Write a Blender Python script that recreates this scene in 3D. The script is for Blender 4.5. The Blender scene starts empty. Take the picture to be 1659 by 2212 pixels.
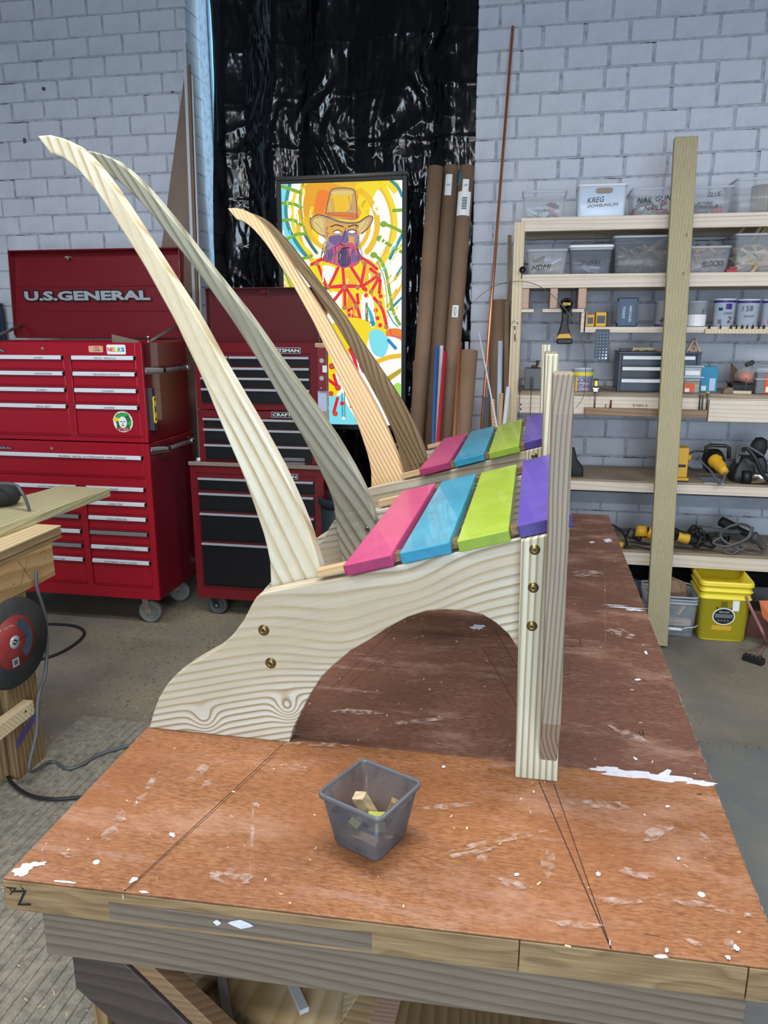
import bpy, bmesh, math, random
from mathutils import Vector, Matrix, noise as mn
R = random.Random(7)
C = bpy.data.collections.new('workshop'); bpy.context.scene.collection.children.link(C)

# ------------------------------------------------------------ camera
FP, CX, CY = 1650.0, 829.5, 1106.0            # focal length and centre in pixels of the 1659x2212 frame
PITCH, YAW, HC = math.radians(13.8), math.radians(10.8), 1.68
Fv = Vector((-math.sin(YAW)*math.cos(PITCH), math.cos(YAW)*math.cos(PITCH), -math.sin(PITCH)))
Rv = Vector((math.cos(YAW), math.sin(YAW), 0)); Uv = Rv.cross(Fv); CP = Vector((0, 0, HC))
cam = bpy.data.cameras.new('camera'); cam.sensor_fit = 'VERTICAL'; cam.sensor_height = 36.0
cam.lens = 36.0*FP/2212.0; cam.clip_start = .02; cam.clip_end = 60
co = bpy.data.objects.new('camera', cam); C.objects.link(co)
co.matrix_world = Matrix(((Rv.x, Uv.x, -Fv.x, CP.x), (Rv.y, Uv.y, -Fv.y, CP.y), (Rv.z, Uv.z, -Fv.z, CP.z), (0, 0, 0, 1)))
bpy.context.scene.camera = co
def ray(x, y): return Rv*((x-CX)/FP) + Uv*((CY-y)/FP) + Fv
def AZ(x, y, z): d = ray(x, y); return CP + d*((z-HC)/d.z)      # point of a picture on a level plane
def AY(x, y, Y): d = ray(x, y); return CP + d*(Y/d.y)           # ... on a plane parallel to the back wall
def AX(x, y, X): d = ray(x, y); return CP + d*(X/d.x)

# ------------------------------------------------------------ world, light, exposure
sc = bpy.context.scene
sc.view_settings.view_transform = 'Standard'; sc.view_settings.look = 'None'
sc.view_settings.gamma = 1; sc.view_settings.use_curve_mapping = False
sc.view_settings.exposure = 0.0
w = bpy.data.worlds.new('sky'); sc.world = w; w.use_nodes = True
w.node_tree.nodes['Background'].inputs[0].default_value = (.50, .80, 1, 1)
w.node_tree.nodes['Background'].inputs[1].default_value = 4.0
def area(name, loc, sx, sy, power, col, rot=(0, 0, 0)):
    l = bpy.data.lights.new(name, 'AREA'); l.shape = 'RECTANGLE'; l.size = sx; l.size_y = sy; l.energy = power; l.color = col
    o = bpy.data.objects.new(name, l); C.objects.link(o); o.location = loc; o.rotation_euler = rot; return o
WARM, COOL = (1, .97, .92), (.78, .87, 1)
LAMPS = (('above the middle of the workbench', -.3, 1.40, 1.3, .5, 56, WARM), ('above the ribbed floor mat behind the camera', -1.3, -.9, 1.3, .3, 42, WARM),
         ('above the floor to the right of the workbench', 2.0, 2.2, 1.3, .3, 52, (.93, .96, 1)), ('above the floor between the sawhorse and the tool chests', -2.3, 2.2, 1.3, .3, 34, (.95, .97, 1)), ('far behind the camera', .8, -2.6, 1.6, .4, 55, WARM))
ZL = 3.3
for i, (lb, x, y, sx, sy, p, c) in enumerate(LAMPS):
    area('ceiling_light_source', (x, y, ZL), sx, sy, p, c)
area('front_fill_light', (.6, -4.9, 1.7), 3.4, 2.8, 215, COOL, (math.radians(90), 0, 0))  # unseen front fill added behind the camera to light camera-facing sides

# ------------------------------------------------------------ materials
MT = {}
def lin(c):
    if isinstance(c, str):
        c = tuple(int(c[i:i+2], 16)/255 for i in (0, 2, 4))
    return tuple((v/12.92 if v <= .04045 else ((v+.055)/1.055)**2.4) for v in c) + (1,)
def newmat(n):
    m = bpy.data.materials.new(n); m.use_nodes = True; MT[n] = m
    nt = m.node_tree; return m, nt, nt.nodes['Principled BSDF'], nt.links.new
def P(n, col, rough=.5, metal=0, spec=.5, emit=0, alpha=1, trans=0, c2=None, nscale=8, bump=0, bscale=60, coat=0, rampd=(.35, .65)):
    m, nt, b, L = newmat(n)
    c = lin(col); b.inputs['Base Color'].default_value = c
    b.inputs['Roughness'].default_value = rough; b.inputs['Metallic'].default_value = metal
    b.inputs['Specular IOR Level'].default_value = spec; b.inputs['Alpha'].default_value = alpha
    b.inputs['Transmission Weight'].default_value = trans; b.inputs['Coat Weight'].default_value = coat
    if emit:
        b.inputs['Emission Color'].default_value = c; b.inputs['Emission Strength'].default_value = emit
    tc = nt.nodes.new('ShaderNodeTexCoord')
    if c2:
        t = nt.nodes.new('ShaderNodeTexNoise'); t.inputs['Scale'].default_value = nscale; t.inputs['Detail'].default_value = 6
        t.inputs['Roughness'].default_value = .65
        L(tc.outputs['Object'], t.inputs['Vector'])
        r = nt.nodes.new('ShaderNodeValToRGB'); r.color_ramp.elements[0].position, r.color_ramp.elements[1].position = rampd
        r.color_ramp.elements[0].color = c; r.color_ramp.elements[1].color = lin(c2)
        L(t.outputs['Fac'], r.inputs[0]); L(r.outputs[0], b.inputs['Base Color'])
    if bump:
        t = nt.nodes.new('ShaderNodeTexNoise'); t.inputs['Scale'].default_value = bscale; t.inputs['Detail'].default_value = 5
        L(tc.outputs['Object'], t.inputs['Vector'])
        bp = nt.nodes.new('ShaderNodeBump'); bp.inputs['Strength'].default_value = bump; bp.inputs['Distance'].default_value = .01
        L(t.outputs['Fac'], bp.inputs['Height']); L(bp.outputs[0], b.inputs['Normal'])
    return m
def mathn(nt, op, a, b=None, c=None):
    n = nt.nodes.new('ShaderNodeMath'); n.operation = op
    for i, v in enumerate((a, b, c)):
        if v is None: continue
        if isinstance(v, (int, float)): n.inputs[i].default_value = v
        else: nt.links.new(v, n.inputs[i])
    return n.outputs[0]
def wood(n, light, dark, ang=0, axis='X', dens=38, amp=3.2, sl=1.3, sp=5.0, rough=.55, mid=None, sharp=.72, fib=.12, thick=1.0, plane='XZ', knots=None, amp2=0):
    """Growth rings: level lines of (distance across the grain + soft noise). axis = grain direction, ang tilts it in the XZ plane."""
    m, nt, b, L = newmat(n)
    tc = nt.nodes.new('ShaderNodeTexCoord'); oi = nt.nodes.new('ShaderNodeObjectInfo')
    ad = nt.nodes.new('ShaderNodeVectorMath'); ad.operation = 'ADD'
    cb = nt.nodes.new('ShaderNodeCombineXYZ')
    L(mathn(nt, 'MULTIPLY', oi.outputs['Random'], 7.3), cb.inputs[0]); L(mathn(nt, 'MULTIPLY', oi.outputs['Random'], 3.1), cb.inputs[1]); L(mathn(nt, 'MULTIPLY', oi.outputs['Random'], 5.7), cb.inputs[2])
    L(tc.outputs['Object'], ad.inputs[0]); L(cb.outputs[0], ad.inputs[1])
    mp = nt.nodes.new('ShaderNodeMapping')
    rot = {'X': (0, math.radians(ang), 0), 'Z': (0, math.radians(90+ang), 0), 'Y': (0, 0, math.radians(-90+ang))}[axis]
    mp.inputs['Rotation'].default_value = rot
    L(ad.outputs[0], mp.inputs['Vector'])
    sx = nt.nodes.new('ShaderNodeSeparateXYZ'); L(mp.outputs[0], sx.inputs[0])
    st = nt.nodes.new('ShaderNodeVectorMath'); st.operation = 'MULTIPLY'; st.inputs[1].default_value = (sl, sp, sp); L(mp.outputs[0], st.inputs[0])
    ns = nt.nodes.new('ShaderNodeTexNoise'); ns.inputs['Scale'].default_value = 1; ns.inputs['Detail'].default_value = 1.5; ns.inputs['Roughness'].default_value = .4
    L(st.outputs[0], ns.inputs['Vector'])
    across = mathn(nt, 'ADD', mathn(nt, 'MULTIPLY', sx.outputs[2], dens), mathn(nt, 'MULTIPLY', sx.outputs[1], dens*thick))
    t = mathn(nt, 'MULTIPLY_ADD', ns.outputs['Fac'], amp*2, across)
    if amp2:
        s2 = nt.nodes.new('ShaderNodeVectorMath'); s2.operation = 'MULTIPLY'; s2.inputs[1].default_value = (sl*.45, sp*.42, sp*.42); L(mp.outputs[0], s2.inputs[0])
        n2 = nt.nodes.new('ShaderNodeTexNoise'); n2.inputs['Scale'].default_value = 1; n2.inputs['Detail'].default_value = 0; L(s2.outputs[0], n2.inputs['Vector'])
        t = mathn(nt, 'MULTIPLY_ADD', n2.outputs['Fac'], amp2*2, t)
    if knots:
        for (kx, kz, kr, ka) in knots:       # knots push the rings apart round a point of the board's face
            sp2 = nt.nodes.new('ShaderNodeSeparateXYZ'); L(tc.outputs['Object'], sp2.inputs[0])
            dx = mathn(nt, 'SUBTRACT', sp2.outputs[0], kx); dz = mathn(nt, 'SUBTRACT', sp2.outputs[2], kz)
            d2 = mathn(nt, 'ADD', mathn(nt, 'MULTIPLY', dx, dx), mathn(nt, 'MULTIPLY', dz, dz))
            g = mathn(nt, 'POWER', 2.718, mathn(nt, 'MULTIPLY', d2, -1/(kr*kr)))
            t = mathn(nt, 'MULTIPLY_ADD', g, ka, t)
    fr = mathn(nt, 'FRACT', t)
    rp = nt.nodes.new('ShaderNodeValToRGB'); e = rp.color_ramp.elements
    e[0].position = .18 if mid else 0; e[0].color = lin(light); e[1].position = sharp; e[1].color = lin(dark)
    if mid: k = e.new(sharp*.62); k.color = lin(mid)
    k = e.new(min(.97, sharp+.16)); k.color = lin(light)
    L(fr, rp.inputs[0])
    rpc = rp.outputs[0]
    if amp2:          # in places the rings fade into one even tone
        s4 = nt.nodes.new('ShaderNodeVectorMath'); s4.operation = 'MULTIPLY'; s4.inputs[1].default_value = (sl*2.2, sp*2.6, sp*2.6); L(mp.outputs[0], s4.inputs[0])
        n4 = nt.nodes.new('ShaderNodeTexNoise'); n4.inputs['Scale'].default_value = 1; n4.inputs['Detail'].default_value = 1; L(s4.outputs[0], n4.inputs['Vector'])
        r4 = nt.nodes.new('ShaderNodeMapRange'); r4.inputs[1].default_value = .42; r4.inputs[2].default_value = .66; r4.inputs[4].default_value = .85; L(n4.outputs['Fac'], r4.inputs[0])
        m4 = nt.nodes.new('ShaderNodeMix'); m4.data_type = 'RGBA'; L(r4.outputs[0], m4.inputs[0]); L(rpc, m4.inputs[6]); m4.inputs[7].default_value = lin(mid or light); rpc = m4.outputs[2]
    f2 = nt.nodes.new('ShaderNodeVectorMath'); f2.operation = 'MULTIPLY'; f2.inputs[1].default_value = (6, 260, 260); L(mp.outputs[0], f2.inputs[0])
    nf = nt.nodes.new('ShaderNodeTexNoise'); nf.inputs['Scale'].default_value = 1; nf.inputs['Detail'].default_value = 3; L(f2.outputs[0], nf.inputs['Vector'])
    n3 = nt.nodes.new('ShaderNodeTexNoise'); n3.inputs['Scale'].default_value = 9; n3.inputs['Detail'].default_value = 4; L(ad.outputs[0], n3.inputs['Vector'])
    v = mathn(nt, 'ADD', mathn(nt, 'MULTIPLY_ADD', nf.outputs['Fac'], fib*2, 1-fib), mathn(nt, 'MULTIPLY_ADD', n3.outputs['Fac'], .16, -.08))
    mx = nt.nodes.new('ShaderNodeVectorMath'); mx.operation = 'MULTIPLY'; L(rpc, mx.inputs[0])
    c3 = nt.nodes.new('ShaderNodeCombineXYZ'); [L(v, c3.inputs[i]) for i in range(3)]; L(c3.outputs[0], mx.inputs[1]); L(mx.outputs[0], b.inputs['Base Color'])
    b.inputs['Roughness'].default_value = rough
    bp = nt.nodes.new('ShaderNodeBump'); bp.inputs['Strength'].default_value = .12; bp.inputs['Distance'].default_value = .002
    L(nf.outputs['Fac'], bp.inputs['Height']); L(bp.outputs[0], b.inputs['Normal'])
    return m

# ------------------------------------------------------------ mesh builder
class B:
    def __init__(s): s.v = []; s.f = []; s.m = []; s.s = []
    def add(s, vs, fs, mi=0, sm=False):
        k = len(s.v); s.v += [Vector(p) for p in vs]
        for f in fs: s.f.append([i+k for i in f]); s.m.append(mi); s.s.append(sm)
        return s
    def obox(s, c, ex, ey, ez, mi=0):          # half-extent vectors
        c, ex, ey, ez = Vector(c), Vector(ex), Vector(ey), Vector(ez)
        vs = [c+ex*i+ey*j+ez*k for k in (-1, 1) for j in (-1, 1) for i in (-1, 1)]
        return s.add(vs, [(0, 2, 3, 1), (4, 5, 7, 6), (0, 1, 5, 4), (2, 6, 7, 3), (0, 4, 6, 2), (1, 3, 7, 5)], mi)
    def box(s, x0, x1, y0, y1, z0, z1, mi=0):
        return s.obox(((x0+x1)/2, (y0+y1)/2, (z0+z1)/2), ((x1-x0)/2, 0, 0), (0, (y1-y0)/2, 0), (0, 0, (z1-z0)/2), mi)
    def beam(s, p0, p1, wv, tv, mi=0):         # bar from p0 to p1 with half width vector, half thickness vector
        p0, p1 = Vector(p0), Vector(p1); return s.obox((p0+p1)/2, wv, tv, (p1-p0)/2, mi)
    def prism(s, a, b, mi=0, sm=False):        # two matching outlines
        n = len(a); s.add(list(a)+list(b), [tuple(range(n-1, -1, -1)), tuple(range(n, 2*n))], mi)
        k = len(s.v)-2*n
        for i in range(n):
            j = (i+1) % n; s.f.append([k+i, k+j, k+n+j, k+n+i]); s.m.append(mi); s.s.append(sm)
        return s
    def cyl(s, p0, p1, r0, r1=None, n=16, mi=0, caps=True, sm=True):
        r1 = r0 if r1 is None else r1; p0, p1 = Vector(p0), Vector(p1); d = (p1-p0).normalized()
        a = d.orthogonal().normalized(); b = d.cross(a)
        vs = [p+(a*math.cos(2*math.pi*i/n)+b*math.sin(2*math.pi*i/n))*r for p, r in ((p0, r0), (p1, r1)) for i in range(n)]
        s.add(vs, [(i, (i+1) % n, n+(i+1) % n, n+i) for i in range(n)], mi, sm)
        if caps: k = len(s.v)-2*n; s.f += [[k+i for i in range(n-1, -1, -1)], [k+n+i for i in range(n)]]; s.m += [mi]*2; s.s += [False]*2
        return s
    def lathe(s, prof, c, ax=(0, 0, 1), n=24, mi=0, sm=True):   # prof: (radius, height)
        c, d = Vector(c), Vector(ax).normalized(); a = d.orthogonal().normalized(); b = d.cross(a); k = len(s.v)
        for r, h in prof: s.v += [c+d*h+(a*math.cos(2*math.pi*i/n)+b*math.sin(2*math.pi*i/n))*max(r, 1e-5) for i in range(n)]
        for q in range(len(prof)-1):
            for i in range(n):
                j = (i+1) % n; s.f.append([k+q*n+i, k+q*n+j, k+(q+1)*n+j, k+(q+1)*n+i]); s.m.append(mi); s.s.append(sm)
        return s
    def tube(s, pts, r, n=8, mi=0, closed=False):
        pts = [Vector(p) for p in pts]; N = len(pts); k = len(s.v); up = None
        for i, p in enumerate(pts):
            d = (pts[min(i+1, N-1)]-pts[max(i-1, 0)]).normalized()
            a = (d.orthogonal() if up is None else (up-d*up.dot(d))).normalized(); up = a; b = d.cross(a)
            s.v += [p+(a*math.cos(2*math.pi*q/n)+b*math.sin(2*math.pi*q/n))*r for q in range(n)]
        for i in range(N-1):
            for q in range(n):
                j = (q+1) % n; s.f.append([k+i*n+q, k+i*n+j, k+(i+1)*n+j, k+(i+1)*n+q]); s.m.append(mi); s.s.append(True)
        s.f += [[k+q for q in range(n-1, -1, -1)], [k+(N-1)*n+q for q in range(n)]]; s.m += [mi]*2; s.s += [False]*2
        return s
    def loops(s, rings, mi=0, sm=True, cap0=True, cap1=True):   # skin through rings of equal count
        n = len(rings[0]); k = len(s.v)
        for r in rings: s.v += [Vector(p) for p in r]
        for q in range(len(rings)-1):
            for i in range(n):
                j = (i+1) % n; s.f.append([k+q*n+i, k+q*n+j, k+(q+1)*n+j, k+(q+1)*n+i]); s.m.append(mi); s.s.append(sm)
        if cap0: s.f.append([k+i for i in range(n-1, -1, -1)]); s.m.append(mi); s.s.append(False)
        if cap1: q = k+(len(rings)-1)*n; s.f.append([q+i for i in range(n)]); s.m.append(mi); s.s.append(False)
        return s
    def obj(s, name, mat, parent=None, bevel=0, seg=2, kind=None, label=None, loc=None):
        mats = mat if isinstance(mat, (list, tuple)) else [mat]
        off = Vector(parent['_w']) if parent is not None else Vector(loc or (0, 0, 0))
        me = bpy.data.meshes.new(name); me.from_pydata([v-off for v in s.v], [], s.f)
        for m in mats: me.materials.append(MT[m])
        me.polygons.foreach_set('material_index', s.m); me.polygons.foreach_set('use_smooth', s.s); me.update()
        o = bpy.data.objects.new(name, me); C.objects.link(o)
        if parent is not None: o.parent = parent; o['_w'] = parent['_w']
        else: o.location = off; o['_w'] = tuple(off)
        if bevel:
            bv = o.modifiers.new('bevel', 'BEVEL'); bv.width = bevel; bv.segments = seg; bv.limit_method = 'ANGLE'; bv.angle_limit = math.radians(35)
        if kind: o['kind'] = kind
        if label: o['label'] = label
        return o
def fixnormals():
    for me in bpy.data.meshes:
        if me.get('_sheet'): continue
        bm = bmesh.new(); bm.from_mesh(me); bmesh.ops.recalc_face_normals(bm, faces=bm.faces); bm.to_mesh(me); bm.free()
def thing(name, label, cat, loc, group=None):
    o = bpy.data.objects.new(name, None); C.objects.link(o); o.location = loc; o['_w'] = tuple(loc); o.empty_display_size = .05
    o['label'] = label; o['category'] = cat
    if group: o['group'] = group
    return o
def tag(o, label, cat, group=None):
    o['label'] = label; o['category'] = cat
    if group: o['group'] = group
    return o
def text(s, p, ex, ez, h, mat, parent, name='lettering', width=None, thick=.0004, bold=0, shear=0, align='CENTER'):
    """flat lettering: p = centre, ex = reading direction, ez = up direction, h = letter height, width = fitted width"""
    cu = bpy.data.curves.new(name, 'FONT'); cu.body = s; cu.align_x = 'CENTER'; cu.align_y = 'CENTER'; cu.size = 1; cu.shear = shear
    cu.offset = bold; cu.extrude = 0; cu.resolution_u = 2
    to = bpy.data.objects.new(name, cu); C.objects.link(to); bpy.context.view_layer.update()
    dg = bpy.context.evaluated_depsgraph_get(); me = bpy.data.meshes.new_from_object(to.evaluated_get(dg))
    bpy.data.objects.remove(to); xs = [v.co.x for v in me.vertices]; zs = [v.co.y for v in me.vertices]
    wx, wz = max(xs)-min(xs), max(zs)-min(zs); mx_, mz_ = (max(xs)+min(xs))/2, (max(zs)+min(zs))/2
    ex, ez = Vector(ex).normalized(), Vector(ez).normalized(); nn = ex.cross(ez); k = h/wz; kx = (width/wx) if width else k
    off = Vector(parent['_w']) if parent is not None else Vector((0, 0, 0))
    for v in me.vertices: v.co = Vector(p)+ex*((v.co.x-mx_)*kx)+ez*((v.co.y-mz_)*k)+nn*thick-off
    me.materials.clear(); me.materials.append(MT[mat]); me['_sheet'] = 1
    for q in me.polygons: q.material_index = 0
    o = bpy.data.objects.new(name, me); C.objects.link(o)
    if parent is not None: o.parent = parent
    o['_w'] = tuple(off); return o
def rrect(cx, cy, hx, hy, r, n=4, ang=0):
    pts = []
    for k, (sx, sy) in enumerate(((1, 1), (-1, 1), (-1, -1), (1, -1))):
        for i in range(n+1):
            a = math.pi/2*(k+i/n); pts.append((sx*(hx-r)+r*math.cos(a), sy*(hy-r)+r*math.sin(a)))
    ca, sa = math.cos(ang), math.sin(ang); return [(cx+x*ca-y*sa, cy+x*sa+y*ca) for x, y in pts]
def spline(pts, n=6):
    P_ = [Vector(p) for p in pts]; out = []
    for i in range(len(P_)-1):
        a, b, c, d = P_[max(i-1, 0)], P_[i], P_[i+1], P_[min(i+2, len(P_)-1)]
        for k in range(n):
            t = k/n; out.append(.5*((2*b)+(c-a)*t+(2*a-5*b+4*c-d)*t*t+(3*b-a-3*c+d)*t**3))
    return out+[P_[-1]]

# ------------------------------------------------------------ material table
P('wall_paint', 'd6d8e1', .7, c2='c5c8d2', nscale=5, bump=.25, bscale=70, spec=.3)
P('mortar_paint', 'bdc0cb', .8, c2='85878f', nscale=26, bump=.6, bscale=120, spec=.2, rampd=(.45, .75))
P('wall_plain', 'b5b8c0', .8, c2='9a9ca6', nscale=2, bump=.2)
P('crack', '3a3b42', .9)
P('jamb_light', 'b8dcf0', .8)
P('ceiling_paint', '8c8d92', .9)
def concrete():
    m, nt, b, L = newmat('concrete')
    tc = nt.nodes.new('ShaderNodeTexCoord')
    def noise(s, d, r=.6):
        t = nt.nodes.new('ShaderNodeTexNoise'); t.inputs['Scale'].default_value = s; t.inputs['Detail'].default_value = d; t.inputs['Roughness'].default_value = r
        L(tc.outputs['Object'], t.inputs['Vector']); return t.outputs['Fac']
    def ramp(f, ps):
        r = nt.nodes.new('ShaderNodeValToRGB'); e = r.color_ramp.elements
        e[0].position, e[0].color = ps[0][0], lin(ps[0][1]); e[1].position, e[1].color = ps[-1][0], lin(ps[-1][1])
        for p, c in ps[1:-1]: k = e.new(p); k.color = lin(c)
        L(f, r.inputs[0]); return r.outputs[0]
    def mix(f, a, c, mode='MIX'):
        x = nt.nodes.new('ShaderNodeMix'); x.data_type = 'RGBA'; x.blend_type = mode
        if isinstance(f, (int, float)): x.inputs[0].default_value = f
        else: L(f, x.inputs[0])
        L(a, x.inputs[6]); L(c, x.inputs[7]); return x.outputs[2]
    base = ramp(noise(1.6, 7), [(.3, '66635e'), (.5, '7f7a71'), (.7, '958d7e')])
    dust = ramp(noise(.9, 4), [(.42, '000000'), (.62, 'ffffff')])
    du = ramp(noise(40, 3), [(.3, '857b66'), (.7, 'a89c7c')])
    c = mix(mathn(nt, 'MULTIPLY', dust, .55), base, du)
    pit = nt.nodes.new('ShaderNodeTexVoronoi'); pit.inputs['Scale'].default_value = 48; pit.inputs['Randomness'].default_value = 1
    mp = nt.nodes.new('ShaderNodeMapping'); mp.inputs['Scale'].default_value = (1, .6, 1); L(tc.outputs['Object'], mp.inputs[0]); dn = nt.nodes.new('ShaderNodeTexNoise'); dn.inputs['Scale'].default_value = 14; L(mp.outputs[0], dn.inputs['Vector']); dv = nt.nodes.new('ShaderNodeVectorMath'); dv.operation = 'MULTIPLY_ADD'; dv.inputs[1].default_value = (.07, .07, .07); L(dn.outputs['Color'], dv.inputs[0]); L(mp.outputs[0], dv.inputs[2]); L(dv.outputs[0], pit.inputs['Vector'])
    pm = ramp(pit.outputs['Distance'], [(.16, 'ffffff'), (.24, '000000')])
    where = ramp(noise(.8, 3), [(.42, '000000'), (.56, 'ffffff')])
    pk = mathn(nt, 'MULTIPLY', mathn(nt, 'MULTIPLY', pm, where), .6)
    dk = nt.nodes.new('ShaderNodeRGB'); dk.outputs[0].default_value = lin('3c3b37')
    c = mix(pk, c, dk.outputs[0]); L(c, b.inputs['Base Color']); b.inputs['Roughness'].default_value = .8; b.inputs['Specular IOR Level'].default_value = .25
    bp = nt.nodes.new('ShaderNodeBump'); bp.inputs['Strength'].default_value = .5; bp.inputs['Distance'].default_value = .004; bp.invert = True
    L(mathn(nt, 'ADD', pk, mathn(nt, 'MULTIPLY', noise(60, 5), .3)), bp.inputs['Height']); L(bp.outputs[0], b.inputs['Normal'])
concrete()
P('rubber_mat', '9c9789', .8, c2='77736a', nscale=34, bump=.4, bscale=150, spec=.3)
P('foam_mat', '6b6e70', .85, c2='77776f', nscale=6, bump=.2, spec=.2)
def tabletop(nm_='table_ply', cols=('7d4a2c', '915a37', 'a36b45', '6a3e22', 'b98559')):
    m, nt, b, L = newmat(nm_)
    tc = nt.nodes.new('ShaderNodeTexCoord')
    def noise(sc_, d, r=.6, s=1):
        mp = nt.nodes.new('ShaderNodeMapping'); mp.inputs['Scale'].default_value = sc_; L(tc.outputs['Object'], mp.inputs[0])
        t = nt.nodes.new('ShaderNodeTexNoise'); t.inputs['Scale'].default_value = s; t.inputs['Detail'].default_value = d; t.inputs['Roughness'].default_value = r
        L(mp.outputs[0], t.inputs['Vector']); return t.outputs['Fac']
    def ramp(f, ps):
        r = nt.nodes.new('ShaderNodeValToRGB'); e = r.color_ramp.elements
        e[0].position, e[0].color = ps[0][0], lin(ps[0][1]); e[1].position, e[1].color = ps[-1][0], lin(ps[-1][1])
        for p, c in ps[1:-1]: k = e.new(p); k.color = lin(c)
        L(f, r.inputs[0]); return r.outputs[0]
    def mix(f, a, c):
        x = nt.nodes.new('ShaderNodeMix'); x.data_type = 'RGBA'; L(f, x.inputs[0]); L(a, x.inputs[6]); L(c, x.inputs[7]); return x.outputs[2]
    base = ramp(noise((1.5, 3, 1), 5, .6, 1.4), [(.3, cols[0]), (.5, cols[1]), (.72, cols[2])])
    fine = ramp(noise((60, 260, 1), 3, .7), [(.35, cols[3]), (.65, cols[4])])
    c = mix(mathn(nt, 'MULTIPLY', noise((4, 4, 4), 2), .95), base, fine)
    grain = nt.nodes.new('ShaderNodeTexWave'); grain.inputs['Scale'].default_value = 9; grain.inputs['Distortion'].default_value = 14; grain.inputs['Detail'].default_value = 2; grain.inputs['Detail Scale'].default_value = .8
    L(tc.outputs['Object'], grain.inputs[0]); gd = nt.nodes.new('ShaderNodeRGB'); gd.outputs[0].default_value = lin('5f331c')
    c = mix(mathn(nt, 'MULTIPLY', ramp(grain.outputs['Fac'], [(0, 'ffffff'), (.1, '000000')]), .11), c, gd.outputs[0])
    du = nt.nodes.new('ShaderNodeRGB'); du.outputs[0].default_value = lin('cfa793')
    smear = mathn(nt, 'MULTIPLY', ramp(noise((1, 2.2, 1), 6, .72, 3.2), [(.52, '000000'), (.74, 'ffffff')]), .5)
    c = mix(smear, c, du.outputs[0])
    sp = nt.nodes.new('ShaderNodeTexVoronoi'); sp.inputs['Scale'].default_value = 34; L(tc.outputs['Object'], sp.inputs['Vector'])
    dot = ramp(sp.outputs['Distance'], [(.035, 'ffffff'), (.06, '000000')])
    sel = ramp(noise((9, 9, 9), 2), [(.5, '000000'), (.56, 'ffffff')])
    wh = nt.nodes.new('ShaderNodeRGB'); wh.outputs[0].default_value = lin('e8d9bf')
    c = mix(mathn(nt, 'MULTIPLY', dot, sel), c, wh.outputs[0])
    du2 = nt.nodes.new('ShaderNodeRGB'); du2.outputs[0].default_value = lin('b99a92')
    c = mix(mathn(nt, 'MULTIPLY', ramp(noise((2.2, 9, 1), 8, .8, 2.1), [(.55, '000000'), (.66, 'ffffff')]), .35), c, du2.outputs[0])
    L(c, b.inputs['Base Color'])
    L(mathn(nt, 'MULTIPLY_ADD', noise((8, 8, 8), 4), .3, .38), b.inputs['Roughness']); b.inputs['Specular IOR Level'].default_value = .45
tabletop()
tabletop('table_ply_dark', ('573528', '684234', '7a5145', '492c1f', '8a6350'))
wood('pine_stringer', 'cec9bc', '8d795b', ang=14, dens=50, amp=1.5, amp2=6, sl=.5, sp=4, mid='c6b89c', thick=.8, sharp=.6)
wood('pine_rib', 'c9c6b6', '97835f', ang=-63, dens=44, amp=2.0, amp2=4, sl=.6, sp=5, mid='bdb196', thick=.2, sharp=.62)
wood('pine_rib_grey', 'b3b3a3', '7c7764', ang=-60, dens=42, amp=2.4, amp2=4, sl=.7, sp=5.5, mid='9c9986', thick=.2, sharp=.62)
wood('pine_rib_orange', 'ddbe94', 'a67c4e', ang=-62, dens=78, amp=1.4, amp2=2, sl=.6, sp=4, mid='d2ae80', thick=.3, sharp=.7)
wood('pine_rib_brown', '9a8463', '5f4a30', ang=-62, dens=40, amp=3.4, amp2=5, sl=.9, sp=7, mid='8a7352', thick=.2, sharp=.65)
wood('pine_post', 'cfccbb', '93815a', axis='Z', dens=72, amp=1.6, sl=.9, sp=5, mid='b8ae90', thick=.3, sharp=.62)
wood('pine_bracket', '988b7b', '6e5e4e', axis='Z', dens=105, amp=3.0, sl=1.6, sp=6, mid='83735f', thick=.3, sharp=.55)
wood('spacer_wood', 'd3b48b', 'bd9a6e', ang=16, dens=60, amp=2)
wood('spacer_dark', '8a6f4a', '6b5232', ang=-16, dens=60, amp=2)
wood('shelf_wood', 'dccdbd', 'cdb9a6', dens=40, amp=2.4, sl=.5, sp=4, fib=.08, mid='d9c9b8', rough=.6, thick=1)
wood('shelf_post', 'd9c7a8', 'c3ab87', axis='Z', dens=60, amp=2, sl=.8, sp=5, fib=.06)
wood('treated_post', 'a69a76', '988a66', axis='Z', dens=70, amp=1.4, sl=.4, sp=5, fib=.25, mid='a19573', thick=.6)
wood('ledge_wood', '96795a', '7d6247', dens=40, amp=2, fib=.15)
wood('end_grain', 'c9a792', 'ad8876', dens=110, amp=6, sl=3, sp=4, fib=.05)
wood('old_pine', '8f7551', '6b5232', axis='Z', dens=40, amp=3, sl=1, sp=5, fib=.2)
wood('grey_board', '77695c', '5e5145', dens=60, amp=3, sl=.8, sp=6, fib=.3, mid='6f6154')
wood('osb_edge', '927856', '7b6244', dens=14, amp=3, sl=5, sp=16, fib=.55, mid='8a6f4e', sharp=.8)
wood('dark_brace', '4a3f3b', '3a302d', dens=40, amp=3, fib=.25)
wood('brace_edge', '8b6d50', '755a40', dens=60, amp=3, fib=.2)
wood('saw_ply', 'd9c39c', 'c2a878', axis='Y', dens=25, amp=3, sl=.7, sp=4, fib=.1)
wood('ply_layers', '9b8668', '6f5d45', dens=260, amp=1, sl=3, sp=3, fib=.3)
wood('saw_apron', 'b8966a', '9c7a50', axis='Y', dens=30, amp=2, fib=.12)
wood('plank_green', 'bfb88f', '9a9270', axis='Y', dens=45, amp=3, sl=.9, sp=6, fib=.1)
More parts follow.
